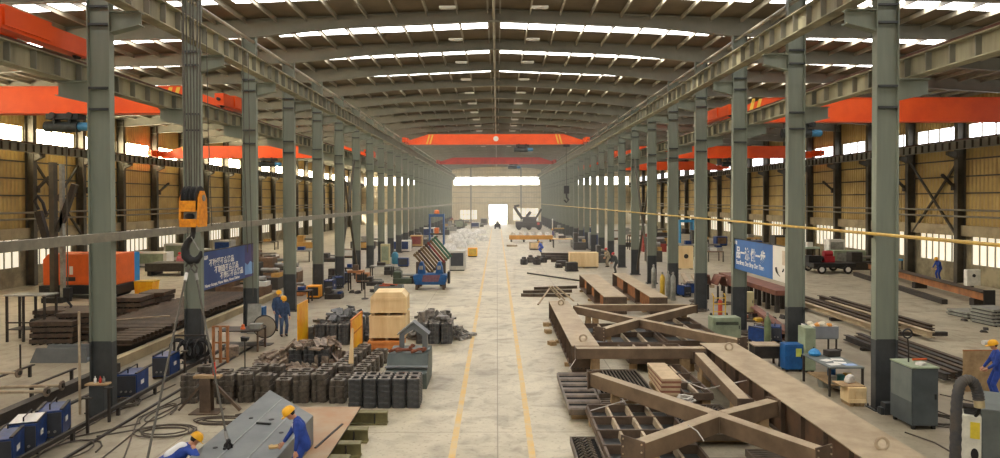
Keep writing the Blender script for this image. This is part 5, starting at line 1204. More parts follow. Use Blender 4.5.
rail(-13.4, 14.0, 24.5, 0.001, .32, .3, 'kerb_beam', 'heavy dark beam edging the concrete apron beside the blue welding machines', M_dark)
rail(-12.6, 17.0, 26.0, 0.001, .06, .1, 'track_rail', 'thin floor rail between kerb beam and column row', M_dark)
tag(MB().tube((0, 0, 0), (.0, 0, 2.9), .035, 8).build('standing_pole', M_tan, loc=(-11.75, 19.6, 0), smooth=True), 'pale upright pole leaning at the foot of the nearest hook side column', 'pole')
t = thing('column_tray', 'small wooden tray with bottles fixed before the nearest hook side column', 'tray', (-11.05, 19.35, 0)); MB().box(-.34, .26, -.14, .14, .9, .95).build('tray_top', M_wood2, t, bevel=.01); MB().box(-.24, .18, -.1, .12, 0, .899).build('tray_box', M_coldark, t)
for i, (x, mm, nm) in enumerate(((-.12, M_white, 'white'), (0.02, mat('bottle_red', (196, 60, 44), .4), 'red'), (.12, M_steelgrey, 'grey'))):
    on('spray_bottle', '%s bottle standing on the small wooden tray at the column' % nm, 'bottle', MB().lathe([(.03, 0), (.035, .02), (.035, .12), (.012, .15), (.012, .19)], 10), mm, -11.05 + x, 19.35, .9505, smooth=True)
# hoses lying on the floor
rs = random.Random(5)
M_hose = mat('floor_hose', (84, 74, 62), .6, 0, var=.3)
def hose(label, cx, cy, rx, ry, turns, r=.02, tail=None, group='hoses on the floor'):
    pts = []; n = int(turns * 14)
    for i in range(n):
        a = 2 * PI * i / 14; k = 1 + .18 * math.sin(a * .37 + cx)
        pts.append((cx + rx * k * math.cos(a), cy + ry * k * math.sin(a) + .03 * i / 14, r + .001 + (.05 * i / n)))
    if tail: pts += [tuple(V(pts[-1]).lerp(V((*tail, r)), u)) for u in (.3, .65, 1)]
    o = MB().path([V(p) - V((cx, cy, 0)) for p in pts], r, 6).build('hose', M_hose, loc=(cx, cy, 0), smooth=True)
    return tag(o, label, 'hose', group)
p = G(165, 433); hose('dark hose coiled loosely on the floor beside the bending worker', p.x, p.y, .7, .45, 3.4, .02, (p.x - 1.6, p.y - .3))
p = G(224, 422); hose('dark hose looped on the floor between stanchion and grey girder', p.x, p.y, .75, .3, 3.3, .02, (p.x + .8, p.y + 1.2))
p = G(160, 415); hose('dark hose trailing toward the low guard rail', p.x, p.y, .3, .9, 1.8, .02, (p.x - 1.4, p.y - 2))
p = G(118, 408); hose('tangled black cables at the foot of the nearest hook side column', p.x, p.y + .2, .4, .35, 5.6, .022)
p = G(60, 450); hose('thin hose looping out from under the blue welding machines', p.x + .3, p.y - .2, .6, .8, 1.4, .02)
for i, (x0, x1) in enumerate(((-11.0, -10.9), (-9.4, -9.5), (-8.9, -9.9))):
    p = V((x0, 13.2, .02)); tag(MB().path([(0, 0, 0.001), (.2, 3, 0.001), (x1 - x0, 6, .001), (x1 - x0 + .4, 9.5, .001)], .02, 6).build('floor_cable', M_hose, loc=p), 'dark cable lying lengthwise on the floor, %s from the guard rail' % ORD[i], 'cable', 'cables lying lengthwise')
for i, (a, b) in enumerate(((G(940, 395), G(1000, 412)), (G(938, 412), G(1000, 441)), (G(905, 433), G(960, 458)), (G(820, 385), G(862, 402)))):
    m = (a + b) / 2 + V((.15, .1, 0)); tag(MB().path([(0, 0, .021), tuple(m - a + V((0, 0, .021))), tuple(b - a + V((0, 0, .021)))], .02, 6).build('floor_cable', M_hose, loc=a), 'dark cable crossing the floor by the tall grey cabinet, %s of four' % ORD[i], 'cable', 'cables by the tall grey cabinet')
p = G(945, 425); hose('dark wire tangle on the floor beside the tall grey cabinet', p.x, p.y + .3, .5, .5, 4.2, .012)
# cable rack, rust rack, work table, fan
p = G(190, 370)
t = thing('cable_rack', 'frame hung with thick dark coiled cables beside the second hook side column', 'rack', (p.x, p.y, 0))
for x in (-.55, .55): MB().box(x - .03, x + .03, -.03, .03, 0, 1.2).build('post', M_dark, t); MB().box(x - .03, x + .03, -.3, .3, 0, .04).build('foot', M_dark, t)
MB().box(-.6, .6, -.03, .03, 1.201, 1.25).build('top_bar', M_dark, t)
for i in range(7):
    m = MB()
    for k in range(3): m.ring((-.42 + .14 * i, -.06 + .05 * k, .78 - .05 * (i % 3)), .26 + .03 * k, .03, 'x' if i % 2 else 'y', 18, 6)
    m.build('cable_coil', M_black, t, smooth=True)
p = G(211, 362)
t = thing('rust_rack', 'rusty orange upright rack standing behind the stanchion', 'rack', (p.x + .4, p.y - .1, 0))
for x in (-.26, 0, .26): MB().box(x - .04, x + .04, -.05, .05, 0, 1.35).build('post', M_rust, t)
for z in (.1, .7, 1.3): MB().box(-.3, .3, .051, .09, z, z + .06).build('cross_bar', M_rust, t)
p = G(242, 352)
t = thing('work_table', 'open frame steel work table with clutter beside the third hook side column', 'table', (p.x - .15, p.y + .5, 0))
MB().box(-.8, .8, -.5, .5, .8, .84).build('top', M_dark, t)
for sx in (-1, 1):
    for sy in (-1, 1): MB().box(sx * .76 - .03, sx * .76 + .03, sy * .46 - .03, sy * .46 + .03, 0, .799).build('leg', M_primd, t)
MB().box(-.73, .73, -.4, .4, .2, .23).build('shelf', M_dark, t)
on('orange_lamp', 'small orange warning lamp on the open frame work table', 'lamp', MB().lathe([(.1, 0), (.1, .05), (.07, .06), (.06, .18), (.02, .2)], 12), mat('lamp_orange', (240, 120, 60), .4), p.x - .1, p.y + .4, .8405)
on('parts_bin', 'grey bin of parts on the open frame work table', 'bin', MB().prism([(-.2, 0), (.2, 0), (.25, .2), (-.25, .2)], -.18, .18, 'y'), M_gcyl, p.x + .4, p.y + .5, .8405)
on('oil_drum', 'dark round drum standing under the open frame work table', 'drum', MB().lathe([(.25, 0), (.26, .02), (.26, .2), (.27, .21), (.26, .22), (.26, .4), (.24, .42)], 18), M_brn, p.x - .1, p.y + .3, .2305 - .2305, smooth=True).location.y -= 1.1
p = G(265, 344.5)
t = thing('pedestal_fan', 'big pale round fan on a stand beside the two standing workers', 'fan', (p.x, p.y, 0))
m = MB(); m.lathe([(.04, -.06), (.42, -.05), (.46, 0), (.42, .05), (.04, .06)], 24, Matrix.Translation((0, 0, .75)) @ Matrix.Rotation(PI / 2, 4, 'X') ); m.build('guard_drum', mat('fan_pale', (170, 160, 140), .5, 0, var=.15), t, smooth=True)
MB().ring((0, -.03, .75), .47, .02, 'y', 24, 6).build('guard_rim', M_dark, t)
MB().tube((0, -.09, .75), (0, -.07, .75), .09, 14).build('hub', M_dark, t)
MB().tube((0, .0, .03), (0, 0, .3), .035, 8).build('stand_pole', M_dark, t); MB().box(-.3, .3, -.25, .25, 0, .029).build('foot', M_dark, t)
p = G(245, 369)
t = thing('lamp_stand', 'thin upright stand with small dark head before the round fan', 'stand', (p.x, p.y, 0))
MB().tube((0, 0, .03), (0, 0, 1.0), .022, 8).build('pole', M_dark, t); MB().box(-.2, .2, -.2, .2, 0, .029).build('foot', M_dark, t); MB().prism([(-.1, 1.001), (.1, 1.001), (.14, 1.12), (-.12, 1.16)], -.1, .1, 'y').build('head', M_black, t)
cabinet('motor_box', 'blue motor box at the foot of the third hook side column', 257, 325, .6, .5, .85, M_blue)
cabinet('motor_box', 'beige box with orange lid next to the third hook side column', 249, 328, .45, .4, .5, mat('beige_pale', (196, 184, 154), .6), top=M_orwood)
q = on('slanted_sheet', 'grey steel sheet propped against the third hook side column', 'sheet', MB().box(-.3, .3, -.015, .015, 0, 1.35), M_gcyl, -10.95, 31.35, .01, .1); q.rotation_euler = (-.16, 0, .1)
# ------------------------------------------------------------------ hook side aisle
M_bar = mat('bar_brown', (88, 72, 56), .55, .1, rgb2=(56, 46, 38), scale=3)
bm0 = None
rs = random.Random(8)
for i in range(35):
    y = 29.7 + .335 * i; x = -17.6 + rs.uniform(-.12, .12); lab = 'dark steel bar in the long layer of bars laid across the hook side aisle'
    if bm0 is None: bm0 = tag(MB().ibeam((0, 0, 0), (3.5, 0, 0), .2, .22, .03, .04).build('section_bar', M_bar), lab, 'bar', 'bars across the aisle'); o = bm0
    else: o = dup(bm0)
    o.location = (x, y, .53)
for i in range(8):
    tag(MB().ibeam((0, 0, 0), (1.4, 0, 0), .2, .22, .03, .04).build('short_section_bar', M_bar, loc=(-15.5, 26.95 + .34 * i, .53)), 'short dark steel bar in the layer just beyond the nearest column', 'bar', 'short bars across the aisle')
tag(MB().box(-.12, .12, 0, 2.5, 0, .419).build('bar_bearer', M_dark, loc=(-14.9, 26.85, 0)), 'timber bearer under the short dark bars', 'bearer')
for x in (-17.1, -15.0): tag(MB().box(-.15, .15, 0, 12.2, 0, .419).build('bar_bearer', M_dark, loc=(x, 29.4, 0)), 'timber bearer under the layer of dark bars, %s' % ('wall end' if x < -17 else 'column end'), 'bearer')
tag(MB().box(-.14, .14, 0, 18.5, 0, .34).build('kerb_strip', M_ring, loc=(-13.75, 24.7, 0)), 'pale concrete kerb along the ends of the dark bars', 'kerb')
q = MB().tube((0, 0, 0), (2.1, 1.0, .02), .03, 8); tag(q.build('round_bar', M_tan, loc=(-17.2, 31.2, .68), smooth=True), 'single pale round bar lying on top of the dark bars', 'bar')
def slab_pile(label, x, y, w, d, n, hz, mt, rz=0, group=None, name='ribbed_slab'):
    for k in range(n):
        t = thing(name, label, 'slab', (x + rs.uniform(-.05, .05), y + rs.uniform(-.05, .05), k * (hz + .001)), rz + rs.uniform(-.02, .02), group or label)
        MB().box(-w / 2, w / 2, -d / 2, d / 2, .06, hz).build('plate', mt, t)
        m = MB(); q = -w / 2 + .1
        while q < w / 2 - .05: m.box(q, q + .07, -d / 2 - .012, d / 2 + .012, 0, .0595); q += .3
        m.build('rib', M_black, t)
for i, (px, py, w, n) in enumerate(((50, 345, 1.7, 4), (74, 341, 1.6, 5), (60, 331, 2.4, 4))):
    p = G(px, py); slab_pile('dark ribbed slab in the %s pile beyond the open steel rack' % ('nearest', 'the middle', 'farthest')[i], p.x, p.y + .7, w, 1.5, n, .24, M_bar, .1, 'ribbed slabs, pile %s' % ORD[i])
for i, (px, py) in enumerate(((127, 319), (150, 313))):
    p = G(px, py); slab_pile('dark square beam in the block stack %s the yellow skip' % ('nearest', 'second from')[i], p.x, p.y + .8, 1.3, 1.6, 4, .27, M_bar, .05, 'block stack %s' % ORD[i], 'beam_bundle')
p = G(26, 342)
t = thing('steel_rack', 'open dark steel rack with a shelf top at the edge of the hook side aisle', 'rack', (p.x, p.y, 0))
for x in (-.8, -.1, .8):
    for y in (0, .8): MB().box(x - .04, x + .04, y - .04, y + .04, 0, 1.95).build('post', M_dark, t)
MB().box(-.9, .9, -.06, .86, 1.951, 2.0).build('top_shelf', M_gcyl, t); MB().box(-.84, .84, -.05, -.041, .8, .86).build('cross_bar', M_dark, t); MB().box(-.84, .84, .0, .8, .5, .53).build('shelf', M_dark, t)
on('gear_motor', 'dark motor resting on the shelf of the open steel rack', 'motor', MB().tube((-.3, 0, .2), (.3, 0, .2), .2, 14).box(-.25, .25, -.12, .12, 0, .1), M_black, p.x + .3, p.y + .4, .531)
for i, (a, b) in enumerate((((0, 371.5), (18, 373)), ((0, 393.5), (46, 391.5)), ((0, 390), (61, 385.5)))):
    p, q = G(*a, .45), G(*b, .45)
    t = thing('flanged_pipe', 'thin long pipe with a round end flange on trestles, %s of three' % ORD[i], 'pipe', p, 0, 'flanged pipes')
    d = q - p; e = V((-3.2, 0, 0))
    MB().tube(tuple(e), tuple(d), .045, 10).build('pipe', M_tan, t, smooth=True); u = (d - e).normalized()
    MB().tube(tuple(d), tuple(d + u * .05), .15, 16).build('flange', M_brn, t); MB().tube(tuple(d + u * .0501), tuple(d + u * .09), .07, 12).build('spigot', M_dark, t)
for i, (px, py) in enumerate(((25, 401), (-20, 396))):
    p = G(px, py); t = thing('trestle', 'small dark trestle under the flanged pipes, %s' % ('at the flange end' if i == 0 else 'at the wall end'), 'trestle', (p.x, p.y + .3, 0)); MB().box(-.05, .05, -.2, 2.2, .36, .4).build('top_bar', M_dark, t)
    for y in (0, 2): MB().box(-.04, .04, y - .04, y + .04, 0, .359).build('leg', M_dark, t); MB().box(-.3, .3, y - .03, y + .03, 0.0, .03).build('foot', M_dark, t) if False else None
p = G(20.5, 373); tag(MB().tube((0, 0, 0), (0, 0, 1.0), .03, 8).build('marker_post', M_dark, loc=p), 'thin dark post standing alone beside the flanged pipes', 'post')
p = G(66, 363)
t = thing('steel_trough', 'low slate grey steel trough with sloping end before the dark bars', 'trough', (p.x - .35, p.y, 0)); MB().prism([(-1.0, 0), (1.1, 0), (1.1, .55), (-.75, .55)], 0, .06, 'y').build('side_plate', M_gird, t); MB().prism([(-1.0, 0), (1.1, 0), (1.1, .55), (-.75, .55)], .7, .76, 'y').build('side_plate', M_gird, t); MB().box(-.95, 1.1, .061, .699, .02, .06).build('bottom_plate', M_gird, t)
# orange machine, blue cabinet, yellow skip
p = G(74, 299)
t = thing('power_unit', 'large orange machine body on black chassis in the hook side aisle', 'machine', (p.x, p.y, 0))
MB().prism([(-1.9, .85), (2.6, .85), (2.6, 2.75), (-1.6, 2.75), (-1.9, 2.4)], 0, 2.2, 'y').build('body', mat('machine_orange', (226, 104, 40), .45, 0, rgb2=(204, 92, 36), scale=1), t, bevel=.05)
MB().box(-2.1, 2.7, -.1, 2.3, .3, .849).build('chassis', M_black, t, bevel=.03)
for x in (-1.6, 2.0): w = MB(); w.tube((x, -.15, .34), (x, 2.35, .34), .34, 18); w.build('roller', M_black, t)
MB().box(-.6, .1, -.03, -.001, 1.1, 1.35).build('vent_grille', M_black, t); MB().box(-.25, -.05, -.03, -.001, 1.5, 2.0).build('label_plate', M_white, t)
cabinet('electric_cabinet', 'tall bright blue electric cabinet beyond the orange machine', 122, 286, 1.5, 1.0, 2.35, mat('cabinet_azure', (36, 128, 190), .45, 0, var=.12), doors=2)
p = G(134, 295.5)
t = thing('scrap_skip', 'yellow steel skip on the floor beyond the block stacks', 'skip', (p.x + .6, p.y, 0))
MB().prism([(-.55, .08), (.5, .08), (.6, .85), (-.6, .85)], 0, .9, 'y').build('tub', M_ysheet, t); MB().box(-.62, .62, -.02, .92, .851, .9).build('rim', M_ycyl, t); MB().box(-.5, -.3, 0, .9, 0, .079).build('skid', M_black, t); MB().box(.25, .45, 0, .9, 0, .079).build('skid', M_black, t)
p = G(166, 276)
t = thing('assembly_bed', 'long dark low assembly bed before the windows with two people behind it', 'bed', (p.x, p.y, 0)); MB().box(-1.7, 1.6, 0, 2.2, .35, 1.0).build('bed', M_dark, t, bevel=.03)
for x in (-1.4, 1.3): MB().box(x - .15, x + .15, .1, 2.1, 0, .349).build('leg', M_black, t)
person('person in pink top and red cap behind the long dark assembly bed', (p.x - .1, p.y + 2.7, 0), R(190), 1.66, .15, .2, top=M_pink, legs=M_covd, hat=M_helmr, voxel=.03)
person('person in pale top and cap behind the long dark assembly bed', (p.x + .75, p.y + 2.8, 0), R(170), 1.7, .05, .2, top=M_shirt, legs=M_covd, hat=M_helm, voxel=.03)
# ------------------------------------------------------------------ banners between the columns
M_bann = mat('banner_blue', (50, 76, 128), .55, 0, rgb2=(42, 64, 112), scale=.5)
M_bannR = mat('banner_blue_bright', (62, 108, 166), .5, 0, rgb2=(52, 94, 150), scale=.5)
def text_mesh(name, body, size, mt, parent, loc, rot, xs=1.0, bold=0.0):
    cu = bpy.data.curves.new(name, 'FONT'); cu.body = body; cu.size = size; cu.extrude = .002; cu.offset = bold
    o = bpy.data.objects.new(name, cu); COL.objects.link(o)
    dg = bpy.context.evaluated_depsgraph_get()
    me = bpy.data.meshes.new_from_object(o.evaluated_get(dg))
    bpy.data.objects.remove(o)
    me.materials.clear(); me.materials.append(mt)
    o = bpy.data.objects.new(name, me); COL.objects.link(o); o.parent = parent; o.location = loc; o.rotation_euler = rot; o.scale = (xs, 1, 1)
    return o
# hook side: reads from its near end to its far end, faces the nave
bx = XL + .2
t = thing('safety_banner', 'blue banner with white slogan hung between hook side columns', 'banner', (bx, 26.0, 0))
MB().box(-.012, .012, 0, 4.55, 2.62, 4.05).build('panel', M_bann, t)
MB().box(-.012, .012, 4.551, 5.6, 2.62, 4.05).build('picture_panel', mat('banner_plum', (74, 66, 110), .6, 0, rgb2=(58, 58, 104), scale=.8), t)
m = MB(); m.prism([(4.56, 2.75), (5.59, 2.72), (5.59, 3.2), (5.2, 3.3), (4.9, 3.16), (4.56, 3.28)], .0125, .016, 'x'); m.build('sky_picture', mat('banner_sky', (120, 160, 206), .6, 0, var=.25, scale=2), t)
RT = (PI / 2, 0, PI / 2)
for i, (s, y0, z) in enumerate((('不接受不合格品', .75, 3.5), ('不制造不合格品', 1.25, 3.19), ('不传递不合格品', 1.8, 2.9))):
    text_mesh('slogan_text', s, .29, M_white, t, (.014, y0, z), RT, 1.25, .008)
text_mesh('slogan_text', 'Never Accept, Never Make, Never Deliver', .17, M_white, t, (.014, .35, 2.7), RT, 1.2, .004)
text_mesh('logo_text', '品质', .16, M_white, t, (.014, .3, 3.78), RT, 1.1, .004)
MB().box(-.02, .02, -.0, 5.6, 4.051, 4.09).build('top_rail', M_dark, t)
bx = XR - .2
t = thing('safety_banner', 'bright blue banner with white end panel hung between yellow pipe side columns', 'banner', (bx, 32.0, 0))
MB().box(-.012, .012, -4.55, 0, 2.85, 4.2).build('panel', M_bannR, t)
wp = MB().box(-.012, .012, -5.85, -4.551, 2.85, 4.2).build('picture_panel', mat('banner_white', (226, 220, 206), .6, 0, var=.06), t)
RT = (PI / 2, 0, -PI / 2)
text_mesh('slogan_text', '品一流 做一步', .56, M_white, t, (-.014, -.35, 3.42), RT, .98, .016)
text_mesh('slogan_text', 'Excellent, One Step One Time', .27, M_white, t, (-.014, -.35, 3.1), RT, .98, .008)
text_mesh('logo_text', '质量', .18, M_white, t, (-.014, -.12, 3.98), RT, 1.0, .004)
m = MB(); m.prism([(-5.75, 3.5), (-5.45, 3.5), (-5.45, 4.05), (-5.75, 4.05)], -.016, -.0125, 'x'); m.build('picture_block', mat('print_beige', (206, 186, 158), .6, 0, var=.2, scale=6), t)
m = MB(); m.path([(-.02, -4.9, 3.35), (-.02, -4.98, 3.2), (-.02, -5.1, 3.1), (-.02, -5.25, 3.05)], [.05, .05, .02, .015], 6); m.build('drawn_figure', M_dark, t)
m = MB(); m.path([(-.02, -5.5, 3.25), (-.02, -5.58, 3.3), (-.02, -5.62, 3.36)], .03, 6); m.build('drawn_figure', M_dark, t)
MB().box(-.02, .02, -5.85, 0, 4.201, 4.24).build('top_rail', M_dark, t)

# ------------------------------------------------------------------ hook side of the nave, farther back
p = G(430, 290)
BTX, BTY = p.x, p.y
t = thing('tilting_table', 'blue welding positioner with two peaked uprights and a red grey panel', 'machine', (BTX, BTY, 0))
MB().prism([(-1.0, .35), (1.0, .35), (1.15, .95), (.75, 1.05), (-.75, 1.05), (-1.15, .95)], 0, 1.2, 'y').build('base_body', M_blue, t, bevel=.03)
MB().prism([(-.55, .55), (.55, .55), (.7, 1.0), (-.45, 1.0)], -.03, -.001, 'y').build('nameplate_panel', mat('panel_redgrey', (120, 84, 96), .5, 0, var=.3, scale=6), t)
for x in (-.6, .6): MB().prism([(x - .26, 1.051), (x + .26, 1.051), (x + .2, 1.45), (x + .08, 1.85), (x - .08, 1.85), (x - .2, 1.45)], .2, .9, 'y').build('upright', M_blue, t, bevel=.03); MB().box(x - .12, x + .12, .1, .199, 1.35, 1.6).build('bearing_block', M_steelgrey, t)
for x in (-.9, .9):
    for y in (.1, 1.1): MB().box(x - .08, x + .08, y - .06, y + .06, 0, .349).build('leg', M_primd, t)
MB().box(-1.25, -1.151, .2, 1.0, .4, .9).build('motor', M_black, t); MB().box(1.151, 1.3, .2, 1.0, .4, 1.2).build('motor', M_black, t)
t = thing('slatted_rack', 'tilted wooden slatted rack with coloured slats behind the blue positioner', 'rack', (BTX, BTY + 1.7, 0))
TM = Matrix.Translation((.05, 0, 2.2)) @ Matrix.Rotation(R(-40), 4, 'Y') @ Matrix.Scale(1.15, 4)
cols = [mat('slat_olive', (108, 88, 56), .7, 0, var=.2), mat('slat_brown', (72, 54, 42), .7, 0, var=.2), mat('slat_red', (128, 52, 44), .6, 0, var=.2), mat('slat_green', (66, 104, 80), .6, 0, var=.2)]
for i in range(10):
    q = MB().box(-.9 + .18 * i, -.9 + .18 * i + .13, -.0, .08, -.8, .8, TM).build('slat', cols[(0, 0, 1, 0, 0, 1, 2, 0, 3, 3)[i]], t)
MB().box(-.95, .95, .081, .16, -.75, -.65, TM).build('back_rail', M_primd, t); MB().box(-.95, .95, .081, .16, .65, .75, TM).build('back_rail', M_primd, t)
MB().box(-1.15, -.75, .2, .6, 0, 1.7).build('support_post', M_primd, t); MB().box(.5, .9, .2, .6, 0, 1.7).build('support_post', M_primd, t)
p = G(388, 294)
t = thing('parts_trough', 'grey trough filled with orange scrap beside the blue positioner', 'trough', (p.x, p.y, 0))
for a in ((-.9, .9, 0, .05), (-.9, .9, .95, 1.0)): MB().box(*a, .05, .5).build('side_panel', M_gird, t)
for a in ((-.9, -.85), (.85, .9)): MB().box(*a, .051, .949, .05, .5).build('end_panel', M_gird, t)
MB().box(-.9, .9, 0, 1.0, 0, .049).build('bottom', M_dark, t)
rs = random.Random(21)
for i in range(9):
    q = on('scrap_strip', '%s strip in the grey trough' % ('orange' if i % 3 else 'dark'), 'scrap', MB().box(-.35, .35, -.06, .06, 0, .07), mat('scrap_orange', (204, 92, 54), .6, 0, var=.3) if i % 3 else M_dark, p.x + rs.uniform(-.3, .3), p.y + .2 + .07 * i, .06 + .075 * i if i < 5 else .44 + .02 * (i - 5), rs.uniform(-.5, .5))
    q['group'] = 'scrap strips, ' + ('orange' if i % 3 else 'dark')
def lump(name, label, cat, x, y, w, d, h, mt, group=None, seed=0, z=0):
    """wrapped or heaped bundle with an uneven rounded top"""
    r = random.Random(seed); n, k = 10, 6; m = MB(); vs = []; fs = []
    for j in range(k + 1):
        for i in range(n + 1):
            u, v = i / n * 2 - 1, j / k * 2 - 1
            hh = h * (1 - .55 * abs(u) ** 3) * (1 - .5 * abs(v) ** 3) * r.uniform(.78, 1.05) if 0 < i < n and 0 < j < k else 0
            vs.append((u * w / 2, v * d / 2, hh))
    for j in range(k):
        for i in range(n): a = j * (n + 1) + i; fs.append((a, a + 1, a + n + 2, a + n + 1))
    m.add(vs, fs); m.prism([(-w / 2, -d / 2), (w / 2, -d / 2), (w / 2, d / 2), (-w / 2, d / 2)], -.001, .0, 'z')
    o = m.build(name, mt, loc=(x, y, z + .002), smooth=True); o.data.polygons.foreach_set('use_smooth', [True] * len(o.data.polygons)); return tag(o, label, cat, group)
M_tarp = mat('white_wrap', (222, 218, 208), .6, 0, rgb2=(182, 178, 168), scale=2)
for i, (px, py, w, h) in enumerate(((449, 251, 1.8, 1.1), (459, 247, 2.0, 1.2), (469, 244, 2.0, 1.0), (455, 240.5, 2.6, 1.3), (471, 238.5, 2.4, 1.2), (483, 241, 1.6, 1.0), (464, 235, 3.0, 1.4), (480, 234, 2.4, 1.1))):
    p = G(px, py); lump('wrapped_bundle', 'white wrapped bundle on the floor beyond the slatted rack, %s from the near end' % ORD[i], 'bundle', p.x, p.y + 1, w, 2.2, h * .8, M_tarp, 'white wrapped bundles', i)
FOOT = []
def boxy(name, label, cat, px, py, w, d, h, mt, mt2=None, kind=0, group=None, rz=0, z=0):
    """machine-like thing: body, recessed front, top unit and feet, in a few arrangements"""
    p = G(px, py); lim = (abs(WL) if p.x < 0 else WR) - .8 - w / 2
    if abs(p.x) > lim: p = p * (lim / abs(p.x))
    def hit(x, y):
        for cx in (XL, XR):
            if abs(x - cx) < w / 2 + .45 and any(abs(y + d / 2 - cy) < d / 2 + .35 for cy in BAY): return True
        if abs(x) + w / 2 > 32.4 and any(abs(y + d / 2 - cy) < d / 2 + .35 for cy in BAY): return True
        return any(abs(x - a) < (w + c) / 2 + .06 and abs(y + d / 2 - b) < (d + e) / 2 + .06 for a, b, c, e in FOOT)
    x, y = p.x, p.y; k = 0
    while hit(x, y) and k < 40:
        k += 1; x = p.x + (-1) ** k * .17 * k; y = p.y + .12 * k
    p = V((x, y, 0)); FOOT.append((x, y + d / 2, w, d))
    t = thing(name, label, cat, (p.x, p.y + d / 2, z), rz, group)
    mt2 = mt2 or M_dark
    if kind == 0:
        MB().box(-w / 2, w / 2, -d / 2, d / 2, .1, h).build('body', mt, t, bevel=.02); MB().box(-w * .4, w * .4, -d / 2 - .03, -d / 2 - .001, h * .25, h * .9).build('front_panel', mt2, t)
        MB().box(-w * .45, w * .45, -d * .45, d * .45, 0, .099).build('plinth', M_black, t)
    elif kind == 1:
        MB().box(-w / 2, w / 2, -d / 2, d / 2, .0, h * .45).build('bed', mt, t, bevel=.03); MB().box(-w / 2, -w * .15, -d * .4, d * .4, h * .451, h).build('head', mt, t, bevel=.03)
        MB().tube((-w * .149, 0, h * .7), (w * .45, 0, h * .7), h * .09, 12).build('spindle', M_steelgrey, t); MB().box(w * .25, w * .5, -d * .3, d * .3, h * .451, h * .6).build('tailstock', mt2, t)
    elif kind == 2:
        MB().box(-w / 2, w / 2, -d / 2, d / 2, h * .7, h * .78).build('top', mt, t)
        for sx in (-1, 1):
            for sy in (-1, 1): MB().box(sx * (w / 2 - .06) - .04, sx * (w / 2 - .06) + .04, sy * (d / 2 - .06) - .04, sy * (d / 2 - .06) + .04, 0, h * .699).build('leg', M_dark, t)
        MB().box(-w * .2, w * .15, -d * .2, d * .2, h * .781, h).build('parts_box', mt2, t)
    elif kind == 3:
        MB().box(-w / 2, -w / 2 + .18, -d / 2, d / 2, 0, h).build('post', mt, t); MB().box(w / 2 - .18, w / 2, -d / 2, d / 2, 0, h).build('post', mt, t)
        MB().box(-w / 2 + .181, w / 2 - .181, -d / 2, d / 2, h - .35, h - .02).build('cross_beam', mt, t); MB().box(-.25, .25, -d / 2 - .1, d / 2 + .1, h * .45, h * .6).build('carriage', mt2, t); MB().box(-w / 2 + .181, w / 2 - .181, -d * .4, d * .4, h * .40, h * .449).build('rail', M_dark, t)
    return t
boxy('gantry_machine', 'tall blue gantry frame with orange rollers beyond the slatted rack', 'machine', 436.5, 249, 1.9, 1.2, 4.3, M_blue, mat('roller_orange', (230, 120, 50), .5), 3)
p = G(436.5, 249); on('beacon_unit', 'orange unit on top of the blue gantry frame', 'beacon', MB().lathe([(.3, 0), (.35, .1), (.3, .4), (.15, .5)], 12), mat('roller_orange', (230, 120, 50)), p.x, p.y + .6, 4.301)
boxy('steel_container', 'grey white container with dark slatted front by the aisle line', 'container', 457, 271, 1.35, 2.2, 1.7, mat('container_pale', (196, 192, 180), .6, 0, var=.15), M_panel, 0)
boxy('storage_box', 'bright yellow storage box beside the white wrapped bundles', 'box', 472.5, 257, 1.0, 1.0, .95, M_ysheet, M_ycyl, 0)
boxy('welding_power_source', 'dark blue boxy machine on the floor before the beige panel cabinet', 'machine', 403, 267, .95, .8, .8, M_wblue, M_panel, 0)
boxy('panel_cabinet', 'tall beige panel cabinet beside a teal tank', 'cabinet', 385, 266, .8, .6, 2.0, mat('beige_box', (186, 176, 132)), M_green, 0)
p = G(394, 264); on('teal_tank', 'small teal tank standing next to the beige panel cabinet', 'tank', MB().lathe([(.25, 0), (.32, .1), (.32, .9), (.2, 1.1), (.08, 1.15)], 14), mat('tank_teal', (50, 130, 160), .45), p.x + .1, p.y, 0, smooth=True)
boxy('machine_unit', 'dark green low machine between grey trough and blue positioner', 'machine', 404, 284, 1.6, 1.2, .85, mat('machine_green', (74, 84, 64), .55, 0, var=.3), M_dark, 1)
boxy('switch_box', 'pale beige box fixed at the foot of the fifth hook side column', 'cabinet', 317, 291, .65, .5, 1.55, mat('beige_pale', (196, 184, 154)), M_green, 0)
boxy('compressor', 'yellow orange compressor box on the floor by the fifth hook side column', 'compressor', 313, 299, .8, .7, .8, mat('compressor_yellow', (238, 160, 44), .5, 0, var=.12), M_dark, 0)
for i, (px, py, mm) in enumerate(((330, 292, M_wblue), (338, 288, M_wblue), (344, 283, M_blue))):
    p = G(px, py); welder('blue welding machine amid dark clutter past the fifth hook side column, %s' % ORD[i], p.x, p.y, .4 * i, s=1.2)
boxy('rack_stand', 'rusty brown tool stand between the sixth and seventh hook side columns', 'stand', 355, 291, 1.0, .8, 1.7, M_rust, M_primd, 2)
boxy('parts_table', 'dark parts table with grey bins past the rusty tool stand', 'table', 381, 277, 1.8, 1.0, 1.1, M_gcyl, M_dark, 2)
p = G(365, 299)
t = thing('barrier_post', 'thin pole on a heavy round foot in the open floor', 'post', (p.x, p.y, 0)); MB().lathe([(.22, 0), (.22, .04), (.05, .08)], 14).build('foot', M_dark, t); MB().tube((0, 0, .08), (0, 0, 1.5), .03, 8).build('pole', M_dark, t); MB().tube((-.25, 0, 1.1), (.25, 0, 1.1), .03, 8).build('cross_arm', M_brn, t)
for i, (px, py) in enumerate(((352, 293), (358, 293.5), (372, 292))):
    p = G(px, py); on('steel_offcut', 'small dark offcut lying on the floor near the thin pole, %s' % ORD[i], 'offcut', MB().prism([(-.2, 0), (.2, 0), (.1, .2), (-.12, .16)], -.12, .12, 'y'), M_blk, p.x, p.y, .001, i)
